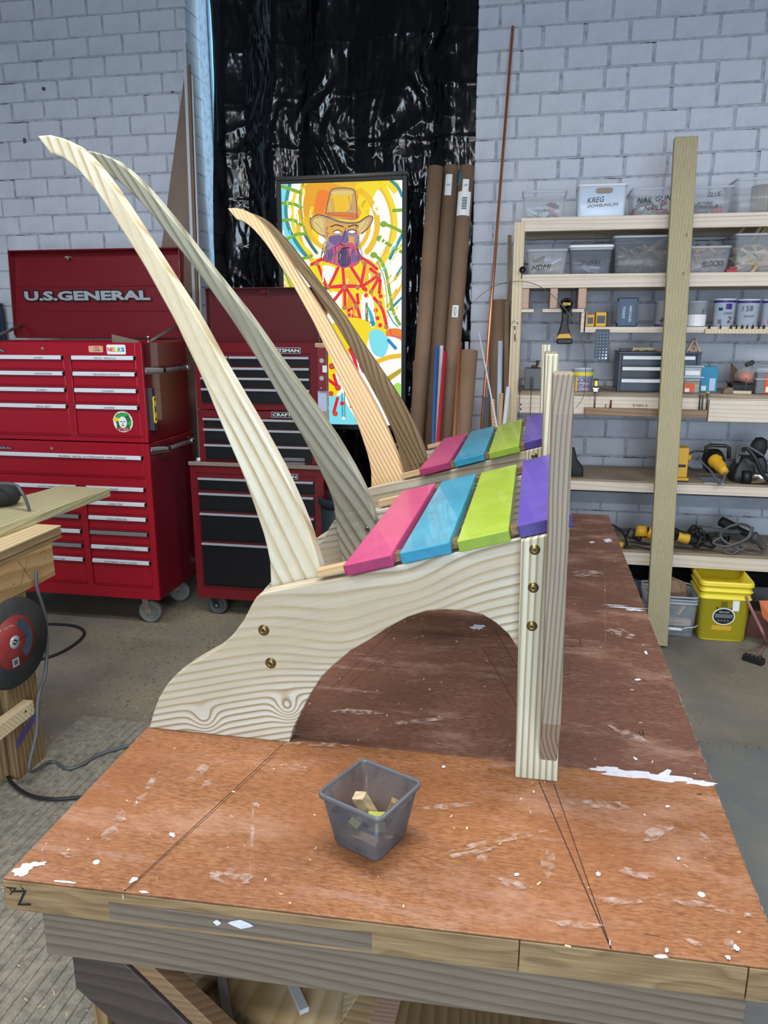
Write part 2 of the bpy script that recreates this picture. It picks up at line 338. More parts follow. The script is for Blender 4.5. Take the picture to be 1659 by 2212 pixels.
wood('scrap_a', 'c8ad84', 'ab8d62', dens=40, amp=3, fib=.15); wood('scrap_b', 'a58a63', '8a7050', axis='Y', dens=40, amp=3, fib=.15)
wood('scrap_c', 'd8c6a4', 'bfa67f', ang=30, dens=60, amp=2)
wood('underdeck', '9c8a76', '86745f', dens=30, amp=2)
P('mahogany_edge', '5d2f22', .5)
P('board_brown', '8a7466', .6, c2='7a6658', nscale=3)
P('board_white', 'c9c9cb', .6)
P('bolt_brass', '8c7c52', .3, metal=.9); P('bolt_dark', '2a2418', .4)
P('chrome', 'd5d6d8', .18, metal=1); P('aluminium', 'c8cad0', .32, metal=.85)
P('strip_label', 'd9dbe2', .45); P('grey_metal', '6e6a68', .4, metal=.4); P('dusty_metal', '8c7d72', .6, metal=.2)
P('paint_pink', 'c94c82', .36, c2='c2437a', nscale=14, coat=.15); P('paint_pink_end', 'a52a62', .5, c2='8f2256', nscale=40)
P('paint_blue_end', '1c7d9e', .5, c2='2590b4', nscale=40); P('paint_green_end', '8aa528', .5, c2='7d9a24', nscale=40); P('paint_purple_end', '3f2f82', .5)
P('paint_blue', '2e93b6', .34, c2='3ba2c4', nscale=9, coat=.3, bump=.15, bscale=40); P('paint_green', '98b236', .38, c2='a6c046', nscale=9, coat=.25, bump=.15, bscale=40)
P('paint_purple', '5f4cae', .42, c2='57469f', nscale=12, coat=.15)
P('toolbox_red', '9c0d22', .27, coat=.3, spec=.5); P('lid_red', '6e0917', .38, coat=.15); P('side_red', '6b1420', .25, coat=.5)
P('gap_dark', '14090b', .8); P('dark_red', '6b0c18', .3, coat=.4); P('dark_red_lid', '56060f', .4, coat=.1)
P('drawer_black', '0d0e13', .32, coat=.15); P('black_plastic', '17181b', .45); P('black_soft', '1d1e20', .7); P('rubber_grey', '73716e', .6)
P('label_silver', 'b9bbc2', .35, metal=.4); P('ink', '1a1a22', .6); P('sticker_white', 'e9e9ea', .5)
P('yellow', 'f2da35', .4, coat=.1); P('tool_yellow', 'd9a426', .45); P('tool_black', '1b1b1d', .5); P('tool_grey', '47484a', .55)
P('navy', '1f3a5c', .4); P('navy_dark', '14243c', .4); P('cabinet_blue', '2b3547', .4); P('cabinet_dark', '131a26', .4)
P('kraft', '8b6f58', .75, c2='7f6450', nscale=4); P('kraft_dark', '5b4636', .8); P('white_plastic', 'dfe1e8', .35); P('bluewhite', 'c9d5e8', .3)
P('copper', 'ec9a72', .38, metal=.85); P('tube_blue', '2c66b8', .4); P('tube_red', 'c32637', .4); P('tube_green', '3b5346', .5)
P('bin_clear', 'd3d9e4', .2, alpha=.20, spec=.6); P('bin_rim', 'c4cad4', .3, alpha=.6); P('bin_smoke', '8f96a4', .2, alpha=.28)
P('tub_smoke', '54545a', .32, alpha=.60, c2='6d6d73', nscale=12); P('tub_rim', '65666d', .3, alpha=.95)
P('green_block', 'b8c060', .6); P('teal_box', '1e86a8', .5); P('orange', 'd45a22', .5); P('brass_fill', 'b59a3e', .5, c2='8a7430', nscale=90)
P('screws', '6c6a66', .5, c2='2e2d2b', nscale=120); P('bag_clear', 'd9d6d6', .2, alpha=.25); P('orange_board', 'c56a3c', .6)
P('cord_black', '1c1d20', .5); P('cord_grey', '55575a', .5); P('cord_pink', '9b6a6e', .55); P('wire', '77736e', .4, metal=.6)
P('disc_black', '2b2b2c', .75, c2='3b3c3c', nscale=12, bump=.5, bscale=250); P('disc_red', '8e2c2c', .6, c2='7a2526', nscale=30); P('disc_blue', '36404f', .6)
P('red_sticker', 'a32a2a', .5); P('sticker_tan', 'd9a48a', .5); P('s_red', 'd3282f', .5); P('s_orange', 'e07b28', .5); P('s_yellow', 'ead22c', .5); P('s_green', '3f9f4a', .5); P('s_blue', '2b62b6', .5); P('s_darkgreen', '1f6b3c', .5)
P('level_red', '7c1620', .4); P('vial', 'd8e87a', .3); P('level_grey', '3c3e42', .45)
P('trash_green', '24363a', .5, c2='1b2a2e', nscale=5); P('label_blue', 'b9c3dd', .5); P('purple_print', '3b2a72', .5); P('pink_label', 'd5b4bc', .5)
m, nt, b, L = newmat('dust_smear')        # chalky dust rubbed into the surface, thin in places
b.inputs['Base Color'].default_value = lin('d9c4ba'); b.inputs['Roughness'].default_value = .8
tc = nt.nodes.new('ShaderNodeTexCoord'); t1 = nt.nodes.new('ShaderNodeTexNoise'); t1.inputs['Scale'].default_value = 55; t1.inputs['Detail'].default_value = 6; L(tc.outputs['Object'], t1.inputs['Vector'])
r1 = nt.nodes.new('ShaderNodeMapRange'); r1.inputs[1].default_value = .42; r1.inputs[2].default_value = .7; r1.inputs[4].default_value = .62; L(t1.outputs['Fac'], r1.inputs[0]); L(r1.outputs[0], b.inputs['Alpha'])
P('paint_white', 'd9dbe6', .5, c2='c3c2ce', nscale=60, rampd=(.5, .7)); P('pencil', '3a2118', .8); P('chip', 'd9bf95', .7)
P('scratch', 'd0a08a', .7); P('purple_mark', '56487c', .7); P('brick_red', '7a3a30', .8); P('grey_box', '6c6e73', .6)
P('soot', '0c0c0e', .9)
m, nt, b, L = newmat('black_sheet')      # polythene sheet
b.inputs['Base Color'].default_value = lin('06070c'); b.inputs['Roughness'].default_value = .13; b.inputs['Specular IOR Level'].default_value = .5
tc = nt.nodes.new('ShaderNodeTexCoord')
mp = nt.nodes.new('ShaderNodeMapping'); mp.inputs['Scale'].default_value = (1.5, 1, .9); L(tc.outputs['Object'], mp.inputs[0])
t1 = nt.nodes.new('ShaderNodeTexNoise'); t1.noise_type = 'RIDGED_MULTIFRACTAL'; t1.inputs['Scale'].default_value = 8; t1.inputs['Detail'].default_value = 3; t1.inputs['Roughness'].default_value = .5; t1.inputs['Distortion'].default_value = .6
L(mp.outputs[0], t1.inputs['Vector']); bp = nt.nodes.new('ShaderNodeBump'); bp.inputs['Strength'].default_value = .2; bp.inputs['Distance'].default_value = .010
L(t1.outputs['Fac'], bp.inputs['Height']); L(bp.outputs[0], b.inputs['Normal'])
def glow(n, col, k=1.0):
    m, nt, b, L = newmat(n); b.inputs['Base Color'].default_value = (0, 0, 0, 1); b.inputs['Roughness'].default_value = .5
    b.inputs['Emission Color'].default_value = lin(col); b.inputs['Emission Strength'].default_value = k
for n, c in dict(white='fffdf6', yellow='f6dc14', amber='e9a510', gold='f0c020', olive='b9a62c', green='7fae2e', lime='a6e05a', teal='2f8f98', deepteal='2f6b74', greygreen='7b8450', aqua='7fe0ee', cyan='2bb6cf', blue='1f86c9',
                 red='e5253c', coral='ef5a3a', orange='f07f1c', brown='b1663e', node='c07a52', ink='2c2538', violet='6f5c92', mauve='a08098', skin='e0a648', tan='d9b45c', hat='c9a06a', hatlight='e0c878', pink='cc4f78', darkviolet='4a3c6a').items(): glow('art_'+n, c, .98)
glow('lamp_lens', 'ffffff', 3.0)

# ------------------------------------------------------------ the room
W = 4.85; OL, OR = -2.14, -.385             # back wall face, opening from OL to OR
b_ = B().box(-6, 6, -5, 5.6, -.1, 0); b_.obj('floor', 'concrete', kind='structure')
b_ = B().box(-6, 6, -5, 5.6, 4.45, 4.55); b_.obj('ceiling', 'ceiling_paint', kind='structure')
bw = B()
bw.box(-6, OL-.006, W+.006, 5.3, 0, 4.45).box(OR+.006, 6, W+.006, 5.3, 0, 4.45).box(OL-.006, OR+.006, W+.006, 5.3, 4.1, 4.45)
wall = bw.obj('wall_back', 'mortar_paint', kind='structure')
B().box(-6.1, -6, -5, 5.3, 0, 4.45).obj('wall_left', 'wall_plain', kind='structure')
B().box(6, 6.1, -5, 5.3, 0, 4.45).obj('wall_right', 'wall_plain', kind='structure')
B().box(-6, -1.2, -5.1, -5, 0, 4.45).box(2.4, 6, -5.1, -5, 0, 4.45).box(-1.2, 2.4, -5.1, -5, 3.2, 4.45).obj('wall_behind', 'wall_plain', kind='structure')
B().box(-1.25, -1.2, -5.04, -4.96, 0, 3.25).box(2.4, 2.45, -5.04, -4.96, 0, 3.25).box(-1.25, 2.45, -5.04, -4.96, 3.2, 3.25).obj('added_door_frame', 'grey_metal', kind='structure')  # unseen frame added to give the front fill an opening
# glazed opening behind the sheet
wn = B(); wn.box(OL, OL+.012, 5.2, 5.26, 0, 4.1).box(OR-.06, OR, 5.2, 5.26, 0, 4.1).box(OL, OR, 5.2, 5.26, 2.0, 2.06).box(-1.29, -1.23, 5.2, 5.26, 0, 4.1).box(OL, OR, 5.2, 5.26, 4.04, 4.1).box(OL, OR, 5.2, 5.26, 0, .08)
win = wn.obj('window_1', 'jamb_light', kind='structure')
B().box(OL+.012, OR-.06, 5.225, 5.231, .08, 4.04).obj('pane', 'bin_clear', win)

# bricks: a course every 0.1145 m, each brick its own part
CH = .1145; Z0 = 3.41-26*CH
variants = []
def brick_mesh(L_, seed, jamb=False):
    rr = random.Random(seed); h = CH-.0095-rr.random()*.003; d = .014 if not jamb else .2
    bm = bmesh.new(); bmesh.ops.create_cube(bm, size=1)
    for v in bm.verts: v.co = Vector((v.co.x*L_, v.co.y*d, v.co.z*h))
    bmesh.ops.bevel(bm, geom=[e for e in bm.edges], offset=.0035, segments=1, affect='EDGES')
    for v in bm.verts:
        v.co += Vector((rr.uniform(-1, 1)*.0022, rr.uniform(-1, 1)*.001, rr.uniform(-1, 1)*.0022))
    me = bpy.data.meshes.new('brick'); bm.to_mesh(me); bm.free(); me.materials.append(MT['wall_paint'])
    for p in me.polygons: p.use_smooth = False
    return me
base_len = .2265
variants = [brick_mesh(base_len-.004*(i % 3), i) for i in range(6)]
jvar = [brick_mesh(.17, 50+i, True) for i in range(2)]+[brick_mesh(.06, 60+i, True) for i in range(2)]
crackb = B()
def lay(x, L_, z, me, parent_, depth_centre):
    o = bpy.data.objects.new('brick', me); C.objects.link(o); o.parent = wall
    o.location = (x+L_/2, depth_centre, z+CH/2); o.scale = (L_/base_len if me in variants else 1, 1, 1)
    o.rotation_euler = (0, R.uniform(-.006, .006), 0)
rest = B()
for k in range(0, 39):
    z = Z0+k*CH
    off = .118 if k % 2 else 0
    # left field, right to left from the jamb
    jl = .17 if k % 2 else .06
    vis = 1.95 < z < 3.72
    if .2 < z < 4.1:
        if vis: lay(OL-jl, jl, z, jvar[(k//2) % 2+(0 if k % 2 else 2)], wall, W+.096)
        else: rest.box(OL-jl, OL, W, W+.19, z, z+CH-.012)
    x = OL-jl-.012
    while x > -3.75:
        L_ = base_len*R.uniform(.96, 1.04)
        if R.random() < .05: L_ *= .5
        x -= L_
        if vis and x > -3.48: lay(x, L_, z, R.choice(variants), wall, W+.006)
        elif z > 1.0: rest.box(x, x+L_, W, W+.012, z, z+CH-.012)
        x -= .0125
    x = OR-.015 + (.0 if k % 2 else -.0)
    first = .115 if k % 2 else .0
    if first:
        (lay if .75 < z < 3.55 else (lambda *a: rest.box(a[0], a[0]+a[1], W, W+.012, a[2], a[2]+CH-.012)))(OR, .115, z, variants[0], wall, W+.006)
    x = OR+first+(.0125 if first else 0)
    while x < 2.05:
        L_ = base_len*R.uniform(.96, 1.03)
        if R.random() < .04: L_ *= .5
        inview = x < 1.62 and (2.18 < z < 3.52 or (.80 < z < 1.90))
        if inview: lay(x, L_, z, R.choice(variants), wall, W+.006)
        else: rest.box(x, x+L_, W, W+.012, z, z+CH-.012)
        x += L_+.0125
rest.obj('brickwork', 'wall_paint', wall, kind='stuff')
# dark cracks in the joints
for k in range(420):
    left = R.random() < .42
    kk = R.randint(0, 38); z = Z0+kk*CH-.0065
    x = R.uniform(-3.6, OL-.1) if left else R.uniform(OR, 1.7); l = R.uniform(.02, .14)
    if (left and z < 2.0): continue
    n_ = 5; pts = [(x+l*i/n_, W-.0002, z+R.uniform(-.002, .002)) for i in range(n_+1)]
    for i in range(n_):
        a, c = pts[i], pts[i+1]; h = R.uniform(.0008, .0022)
        crackb.add([(a[0], a[1]+.004, a[2]-h), (c[0], a[1]+.004, c[2]-h), (c[0], a[1]+.004, c[2]+h), (a[0], a[1]+.004, a[2]+h)], [(0, 1, 2, 3)])
crackb.obj('joint_cracks', 'crack', wall, kind='stuff')
B().cyl((-2.25, W-.01, 3.07), (-2.25, W+.01, 3.07), .006).box(-3.3+.0, -3.285, W-.012, W+.002, 2.82, 2.85).cyl((-3.12, W-.012, 3.13), (-3.12, W+.01, 3.13), .011).obj('wall_hooks', 'grey_metal', wall)
B().box(OR+.02, 2.2, W-.05, W-.015, .60, .67).box(OR+.02, 2.2, W-.03, W, .70, .72).obj('trim_1', 'wall_plain', kind='structure')
B().box(-.1, 2.6, W-.07, W-.01, .12, .2).box(-.1, 2.6, W-.05, W-.01, .23, .245).obj('trim_2', 'soot', kind='structure')

# black plastic sheet, wrinkled
nx, nz = 230, 360; sx0, sx1, sz0, sz1 = OL+.05, OR-.002, .02, 3.95
sv = []
for j in range(nz+1):
    z = sz0+(sz1-sz0)*j/nz
    for i in range(nx+1):
        u = i/nx; x = sx0+(sx1-sx0)*u
        base = 5.06*(1-u)+4.9*u
        p = Vector((x, 0, z))
        fold = .05*math.sin(x*16+2.2*mn.noise(Vector((x*1.3, 0, z*.35)))*2)*(.4+.6*abs(mn.noise(Vector((x*2, 3, z*.4)))))
        fold += .03*mn.noise(Vector((x*7, 7, z*.9)))
        wr = .022*abs(mn.noise(Vector((x*9+2*mn.noise(p*3), 0, z*3))))+.009*abs(mn.noise(Vector((x*26, 1, z*7))))+.0026*abs(mn.noise(Vector((x*55, 4, z*30))))
        seam = -.0028*math.exp(-((z % .29-.145)/.008)**2)
        edge = min(1, u*8, (1-u)*12)
        sv.append((x+(.03*math.sin(z*2.3) if u < .02 else 0), base+(fold+wr)*max(.25, edge)+seam, z))
sh = B(); sh.add(sv, [(j*(nx+1)+i, j*(nx+1)+i+1, (j+1)*(nx+1)+i+1, (j+1)*(nx+1)+i) for j in range(nz) for i in range(nx)], 0, True)
so = sh.obj('plastic_sheet', 'black_sheet'); so.data['_sheet'] = 1
tag(so, 'shiny wrinkled black plastic sheet hung over the wall opening', 'sheet')

# hanging light fixtures, one round each lamp
for i, (lb, x, y, sx, sy, p, c) in enumerate(LAMPS):
    t = thing('ceiling_light', 'flat hanging work light '+lb, 'light', (x, y, ZL+.04))
    B().box(x-sx/2-.03, x+sx/2+.03, y-sy/2-.03, y+sy/2+.03, ZL+.03, ZL+.07).obj('housing', 'board_white', t)
    for s_ in (-.4, .4): B().cyl((x+s_*sx, y, ZL+.07), (x+s_*sx, y, 4.45), .004).obj('hanger', 'wire', t)

# ------------------------------------------------------------ workbench
T = .765
tb = thing('workbench', 'large worn red-brown plywood workbench carrying the two unfinished chairs', 'workbench', (-.22, 2.4, 0))
fl, fr_ = (-.847, .972), (.405, 1.016)
top = B()
seams = [(-.845, .974, .405, 1.0, 1.492), ]
def slab(y0l, y0r, y1, z0, z1):
    a = [(-.846, y0l, z0), (.404, y0r, z0), (.404, y1, z0), (-.846, y1, z0)]; return B().prism(a, [(p[0], p[1], z1) for p in a])
slab(.974, 1.018, 1.4975, T-.004, T).obj('plywood_sheet', 'table_ply', tb, bevel=.0015)
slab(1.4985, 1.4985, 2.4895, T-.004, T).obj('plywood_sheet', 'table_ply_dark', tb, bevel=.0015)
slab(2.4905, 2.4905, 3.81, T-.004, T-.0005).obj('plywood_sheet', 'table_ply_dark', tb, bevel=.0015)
def fy(x): return fl[1]+(x+.847)*(fr_[1]-fl[1])/1.252
eb = B()
for xa, xb in ((-.847, .02), (.0212, .352), (.3535, .405)):
    a = [(xa, fy(xa), T-.062), (xb, fy(xb), T-.062), (xb, fy(xb)+.04, T-.062), (xa, fy(xa)+.04, T-.062)]
    B().prism(a, [(p[0], p[1], T-.0045) for p in a]).obj('edge_board', 'osb_edge', tb, bevel=.0015)
for xs in (-.847, .367): B().box(xs, xs+.038, 1.06, 3.80, T-.062, T-.0045).obj('side_edge_board', 'osb_edge', tb, bevel=.0015)
def strip(xa, xb, y0, y1, z0, z1, name, mat, lab=None):
    a = [(xa, fy(xa)+y0, z0), (xb, fy(xb)+y0, z0), (xb, fy(xb)+y1, z0), (xa, fy(xa)+y1, z0)]
    return B().prism(a, [(p[0], p[1], z1) for p in a]).obj(name, mat, tb, bevel=.002, label=lab)
strip(-.655, -.21, -.0012, .0, T-.055, T-.022, 'patch', 'grey_board', 'darker patch let into the front edge')
strip(-.79, .36, .012, .05, T-.158, T-.0625, 'apron_rail', 'grey_board', 'weathered grey board')
strip(-.79, -.752, .06, 2.70, T-.150, T-.0625, 'side_rail', 'grey_board'); strip(.322, .36, .06, 2.70, T-.150, T-.0625, 'side_rail', 'grey_board')
for (x0, x1, y0) in ((-.725, -.637, 1.065), (.24, .33, 1.10), (-.725, -.637, 3.6), (.24, .33, 3.6)):
    B().box(x0, x1, y0, y0+.04, .0112 if x0 < 0 else 0, T-.159).obj('leg', 'old_pine', tb, bevel=.002)
B().box(-.755, -.727, 1.045, 1.085, .0112, T-.30).obj('leg', 'old_pine', tb, bevel=.002)
br = B(); a0 = Vector((-.735, 1.02, T-.172)); d = Vector((.60, 0, -.58)).normalized(); wv = Vector((d.z, 0, -d.x))
brp = [a0+Vector((-.02, 0, .013)), a0+Vector((.07, 0, .013)), a0+d*.9+wv*-.05, a0+d*.9+wv*.035, a0+Vector((-.02, 0, -.07))]
B().prism([(p.x, 1.004, p.z) for p in brp], [(p.x, 1.038, p.z) for p in brp]).obj('diagonal_brace', 'dark_brace', tb, bevel=.002, label='dark painted brace')
brq = [a0+Vector((.072, 0, .013)), a0+Vector((.115, 0, .013)), a0+d*.9+wv*-.09, a0+d*.9+wv*-.052]
B().prism([(p.x, 1.01, p.z) for p in brq], [(p.x, 1.046, p.z) for p in brq]).obj('diagonal_brace', 'brace_edge', tb, bevel=.002)
B().box(-.62, .3, 1.12, 3.58, .27, .29).obj('lower_shelf', 'underdeck', tb)
# pencil lines, paint and shavings on the top
ln = B()
def flat(bld, pts, z, mi=0): bld.add([(p[0], p[1], z) for p in pts], [tuple(range(len(pts)))], mi)
def pline(bld, p, q, wd, z=T+.0004):
    p, q = Vector(p[:2]), Vector(q[:2]); n_ = (q-p).normalized(); n_ = Vector((-n_.y, n_.x))*wd/2; flat(bld, [p-n_, q-n_, q+n_, p+n_], z)
for a, c, wd in (((270, 1925), (630, 1590), .0016), ((278, 1922), (600, 1625), .0012), ((1320, 2050), (1165, 1690), .002), ((1320, 2050), (1196, 1692), .0016), ((1155, 1590), (1043, 1400), .0014), ((1152, 1500), (1070, 1362), .0014), ((702, 1500), (852, 1357), .0012), ((755, 1480), (858, 1388), .001), ((858, 1388), (1120, 1402), .001), ((1215, 1377), (1252, 1380), .0018), ((1252, 1380), (1256, 1398), .0018), ((1215, 1394), (1256, 1398), .0018), ((1213, 1459), (1232, 1456), .003), ((270, 1925), (271, 1922), .003), ((1393, 2018), (1425, 2023), .0012), ((1388, 1578), (1390, 1592), .003), ((1380, 1580), (1385, 1590), .003), ((1505, 1715), (1516, 1717), .003)):
    pline(ln, AZ(*a, T), AZ(*c, T), wd)
ln.obj('pencil_lines', 'pencil', tb, kind='stuff')
pw = B(); BL = [0]
def blotch(cx_, cy_, rx, ry, sd, ang=0, z=T+.0005, bld=None):
    rr = random.Random(sd); n_ = 18; pts = []
    c0 = AZ(cx_, cy_, T)
    for i in range(n_):
        a = 2*math.pi*i/n_; q = 1+rr.uniform(-.35, .25); u, v = rx*q*math.cos(a), ry*q*math.sin(a)
        p = AZ(cx_+u*math.cos(ang)-v*math.sin(ang), cy_+u*math.sin(ang)+v*math.cos(ang), T); pts.append(p)
    BL[0] += 1; z += BL[0]*.00005; (bld or pw).add([(p.x, p.y, z) for p in pts], [tuple(range(n_))])
for a in ((1360, 1672, 75, 9, 1, .10), (1440, 1682, 60, 7, 2, .1), (1512, 1692, 36, 6, 3, .1), (1434, 1675, 18, 10, 4, -.3), (1320, 1662, 30, 6, 5, .12), (1300, 1664, 30, 3, 6, .1), (1350, 1313, 46, 1.6, 7, .06), (1372, 1318, 22, 2.2, 8, .06), (1330, 1308, 30, 1, 9, .05),
          (50, 1880, 26, 11, 10, -.5), (75, 1868, 24, 5, 11, -.1), (140, 1906, 24, 3, 12, .1), (288, 1902, 12, 5, 13, -.6), (372, 1804, 7, 5, 14, .4), (1032, 1355, 14, 6, 15, 0), (1377, 1469, 8, 2.5, 16, 0), (1312, 1168, 9, 4, 17, 0), (1278, 1172, 6, 2, 17, 0), (1428, 2068, 18, 4, 18, .05), (310, 1928, 12, 3, 19, .1), (958, 1657, 4, 3, 20, 0), (1442, 1743, 6, 3, 21, 0), (1116, 1891, 6, 3.5, 22, 0), (1465, 1856, 4, 4, 23, 0), (1292, 1890, 5, 5, 24, 0), (1572, 2070, 7, 4, 25, .6), (1590, 2050, 9, 5, 26, .8), (1440, 2055, 4, 6, 27, 0), (1372, 1640, 6, 3, 28, .8), (1395, 1411, 5, 3, 29, .9)):
    blotch(*a)
sm = B()
for a in ((315, 1708, 46, 7, 41, -1.0), (330, 1690, 30, 4, 42, -.9), (546, 1800, 62, 3.5, 43, 1.57), (552, 1740, 10, 6, 44, .3), (500, 1900, 46, 20, 45, .1), (470, 1895, 20, 10, 46, 0), (430, 1672, 30, 10, 47, -.7), (455, 1690, 18, 9, 48, -.4), (1090, 1815, 120, 7, 49, -.22), (1015, 1845, 60, 6, 50, -.22), (1185, 1870, 16, 28, 51, -.2), (1040, 1855, 16, 9, 52, -.5), (1520, 1812, 16, 9, 53, .6), (1500, 1955, 44, 7, 54, .15), (1590, 1975, 40, 6, 55, .15), (1110, 1912, 36, 10, 56, .2), (1500, 2040, 22, 5, 57, .5), (1575, 2040, 10, 16, 58, 0), (960, 1745, 60, 6, 59, -.1), (1300, 1740, 70, 10, 60, .1), (1420, 1800, 40, 14, 61, -.5), (1360, 1590, 50, 8, 62, .4), (1340, 1370, 34, 9, 63, .2), (1270, 1240, 36, 7, 64, 0), (830, 1290, 30, 6, 65, 0), (780, 1540, 60, 6, 66, .05), (900, 1560, 70, 5, 67, -.1), (680, 1610, 70, 5, 68, .03), (240, 1800, 24, 12, 69, -.7), (260, 1770, 12, 20, 70, .3), (150, 1850, 26, 5, 71, .1), (640, 1660, 26, 6, 72, .2), (1240, 2000, 60, 8, 73, .1), (1330, 1950, 50, 9, 74, .05), (1380, 1890, 40, 10, 75, .2)):
    blotch(*a, bld=sm)
sm.obj('dust_smears', 'dust_smear', tb, kind='stuff')
pw.obj('paint_splashes', 'paint_white', tb, kind='stuff')
sc_ = B()
rr = random.Random(5)
for a, c, wd in (((560, 1868), (795, 1896), .0016), ((545, 1740), (540, 1895), .0012), ((345, 1665), (285, 1750), .0014), ((820, 1642), (965, 1652), .0014), ((950, 1790), (1185, 1800), .0), ((1065, 1830), (870, 1868), .0016), ((1020, 1480), (930, 1472), .001), ((95, 1870), (240, 1903), .0012), ((1260, 1390), (1300, 1394), .0016), ((1308, 1390), (1306, 1210), .0012), ((1225, 1330), (1270, 1380), .001), ((1440, 1930), (1350, 1950), .002), ((880, 1640), (640, 1612), .001)):
    if wd: pline(sc_, AZ(*a, T), AZ(*c, T), wd, T+.0003)
for i in range(46):
    x, y = rr.uniform(-.8, .38), rr.uniform(1.0, 3.5); a = rr.uniform(-.5, .5)+rr.choice((0, 0, 1.57)); l = rr.uniform(.01, .09)
    pline(sc_, (x, y), (x+l*math.cos(a), y+l*math.sin(a)), rr.uniform(.0003, .0007), T+.0003)
sc_.obj('scratches', 'dust_smear', tb, kind='stuff')
ch = B()
for i in range(150):
    x, y = rr.uniform(-.82, .38), rr.uniform(1.0, 3.4); a = rr.uniform(0, 6.28); l = rr.uniform(.001, .005); wq = rr.uniform(.0006, .002)
    ch.obox((x, y, T+.0012), (l*math.cos(a), l*math.sin(a), 0), (-wq*math.sin(a), wq*math.cos(a), 0), (0, 0, .0007))
ch.obj('wood_chips', 'chip', tb, kind='stuff')
ce = B(); rr = random.Random(15); y = 1.02
while y < 3.8:
    l = rr.uniform(.004, .05); wq = rr.uniform(.0003, .0022)*(2.4 if rr.random() < .1 else 1)
    ce.add([(.4045, y, T+.0008), (.4045-wq, y+l*.2, T+.0008), (.4045-wq*.8, y+l*.8, T+.0008), (.4045, y+l, T+.0008)], [(0, 1, 2, 3)])
    if rr.random() < .5: ce.add([(-.8465, y, T+.0008), (-.8465+wq*.7, y+l*.3, T+.0008), (-.8465+wq*.7, y+l*.8, T+.0008), (-.8465, y+l, T+.0008)], [(0, 1, 2, 3)])
    y += l+rr.uniform(0, .02)
x = -.84
while x < .40:
    l = rr.uniform(.003, .05); wq = rr.uniform(.0002, .0012)
    ce.add([(x, fy(x)+.0015, T+.0008), (x+l, fy(x+l)+.0015, T+.0008), (x+l*.8, fy(x)+wq+.0015, T+.0008), (x+l*.2, fy(x)+wq+.0015, T+.0008)], [(0, 1, 2, 3)]); x += l+rr.uniform(0, .015)
ce.obj('chipped_edge', 'dust_smear', tb, kind='stuff')
for px in ((208, 1863), (1515, 1933)):
    p = AZ(*px, T); B().cyl(p, p+Vector((0, 0, .0012)), .006, n=14).obj('screw', 'bluewhite', tb)
# marks on the edge board
y_ = lambda x: fy(x)-.0006
for s_, px, hh, ex in (('A', (26, 1922), .018, (.4, 0, -.9)), ('Z', (47, 1940), .03, (1, 0, .15)), ('i', (48, 1920), .014, (1, 0, .5))):
    p = AY(px[0], px[1], .972); text(s_, (p.x, y_(p.x), p.z), ex, (-ex[2], 0, ex[0]), hh, 'ink', tb)
eb2 = B()
for px, rx, rz in (((520, 1996), .022, .009), ((470, 1991), .007, .006), ((1320, 2058), .0012, .007), ((271, 1930), .0012, .006)):
    p = AY(px[0], px[1], .985); n_ = 8; q = [(p.x+rx*math.cos(6.28*i/n_), 0, p.z+rz*math.sin(6.28*i/n_)*(.6 if i % 2 else 1)) for i in range(n_)]
    eb2.add([(a, y_(a)-.002, c) for a, _, c in q], [tuple(range(n_))])
eb2.obj('paint_drips', 'paint_white', tb, kind='stuff')

# ------------------------------------------------------------ chairs
SX = [(322, 1574), (331, 1540), (341.6, 1510.6), (359.6, 1480), (380, 1458), (411, 1436), (441, 1418), (466, 1405), (483, 1391), (505, 1369), (527, 1339), (541, 1311), (552, 1292), (562, 1284), (577, 1279), (640, 1266), (755, 1246), (1000, 1190), (1130, 1160)]
arch = [(1118.7, 1401), (1099, 1371), (1071.6, 1346), (1044, 1329), (1005, 1319.6), (963, 1317), (922, 1319.6), (880, 1333.5), (838.7, 1355.7), (797, 1383), (757, 1406), (716, 1441), (694, 1463), (674, 1494), (663, 1513), (652, 1535.5), (633, 1574), (625, 1601)]
S_prof = [AY(*p, 1.48) for p in SX]; S_prof[0].z = T; S_prof = [(p.x, p.z) for p in S_prof]+[(.086, .765+.536)]+[(.086, .765+.268)]
S_prof += [(q.x, q.z) for q in (AY(*p, 1.48) for p in arch)]; S_prof[-1] = (S_prof[-1][0], T)
RL = [(-1.106, 2.06), (-1.078, 2.052), (-1.055, 2.037), (-1.026, 2.012), (-0.997, 1.982), (-0.968, 1.947), (-0.94, 1.909), (-0.911, 1.87), (-0.883, 1.832), (-0.855, 1.791), (-0.827, 1.747), (-0.787, 1.685), (-0.762, 1.639), (-0.734, 1.590), (-0.706, 1.537), (-0.678, 1.479), (-0.65, 1.423), (-0.621, 1.366), (-0.593, 1.303), (-0.564, 1.23), (-0.554, 1.197), (-0.548, 1.171), (-0.546, 1.137), (-.545, 1.10), (-.52, .93)]
RR_ = [(-1.143, 2.101), (-1.11, 2.102), (-1.081, 2.095), (-1.052, 2.083), (-1.026, 2.064), (-0.993, 2.033), (-0.964, 2.001), (-0.935, 1.964), (-0.906, 1.926), (-0.877, 1.887), (-0.849, 1.848), (-0.82, 1.809), (-0.791, 1.770), (-0.755, 1.722), (-0.727, 1.681), (-0.699, 1.637), (-0.671, 1.593), (-0.642, 1.550), (-0.614, 1.508), (-0.586, 1.467), (-0.559, 1.425), (-0.526, 1.372), (-0.504, 1.331), (-0.482, 1.288), (-0.462, 1.245), (-0.448, 1.209), (-0.433, 1.164), (-.425, 1.12), (-.43, .93)]
RIB = RL[::-1]+RR_
ZK = 1.12
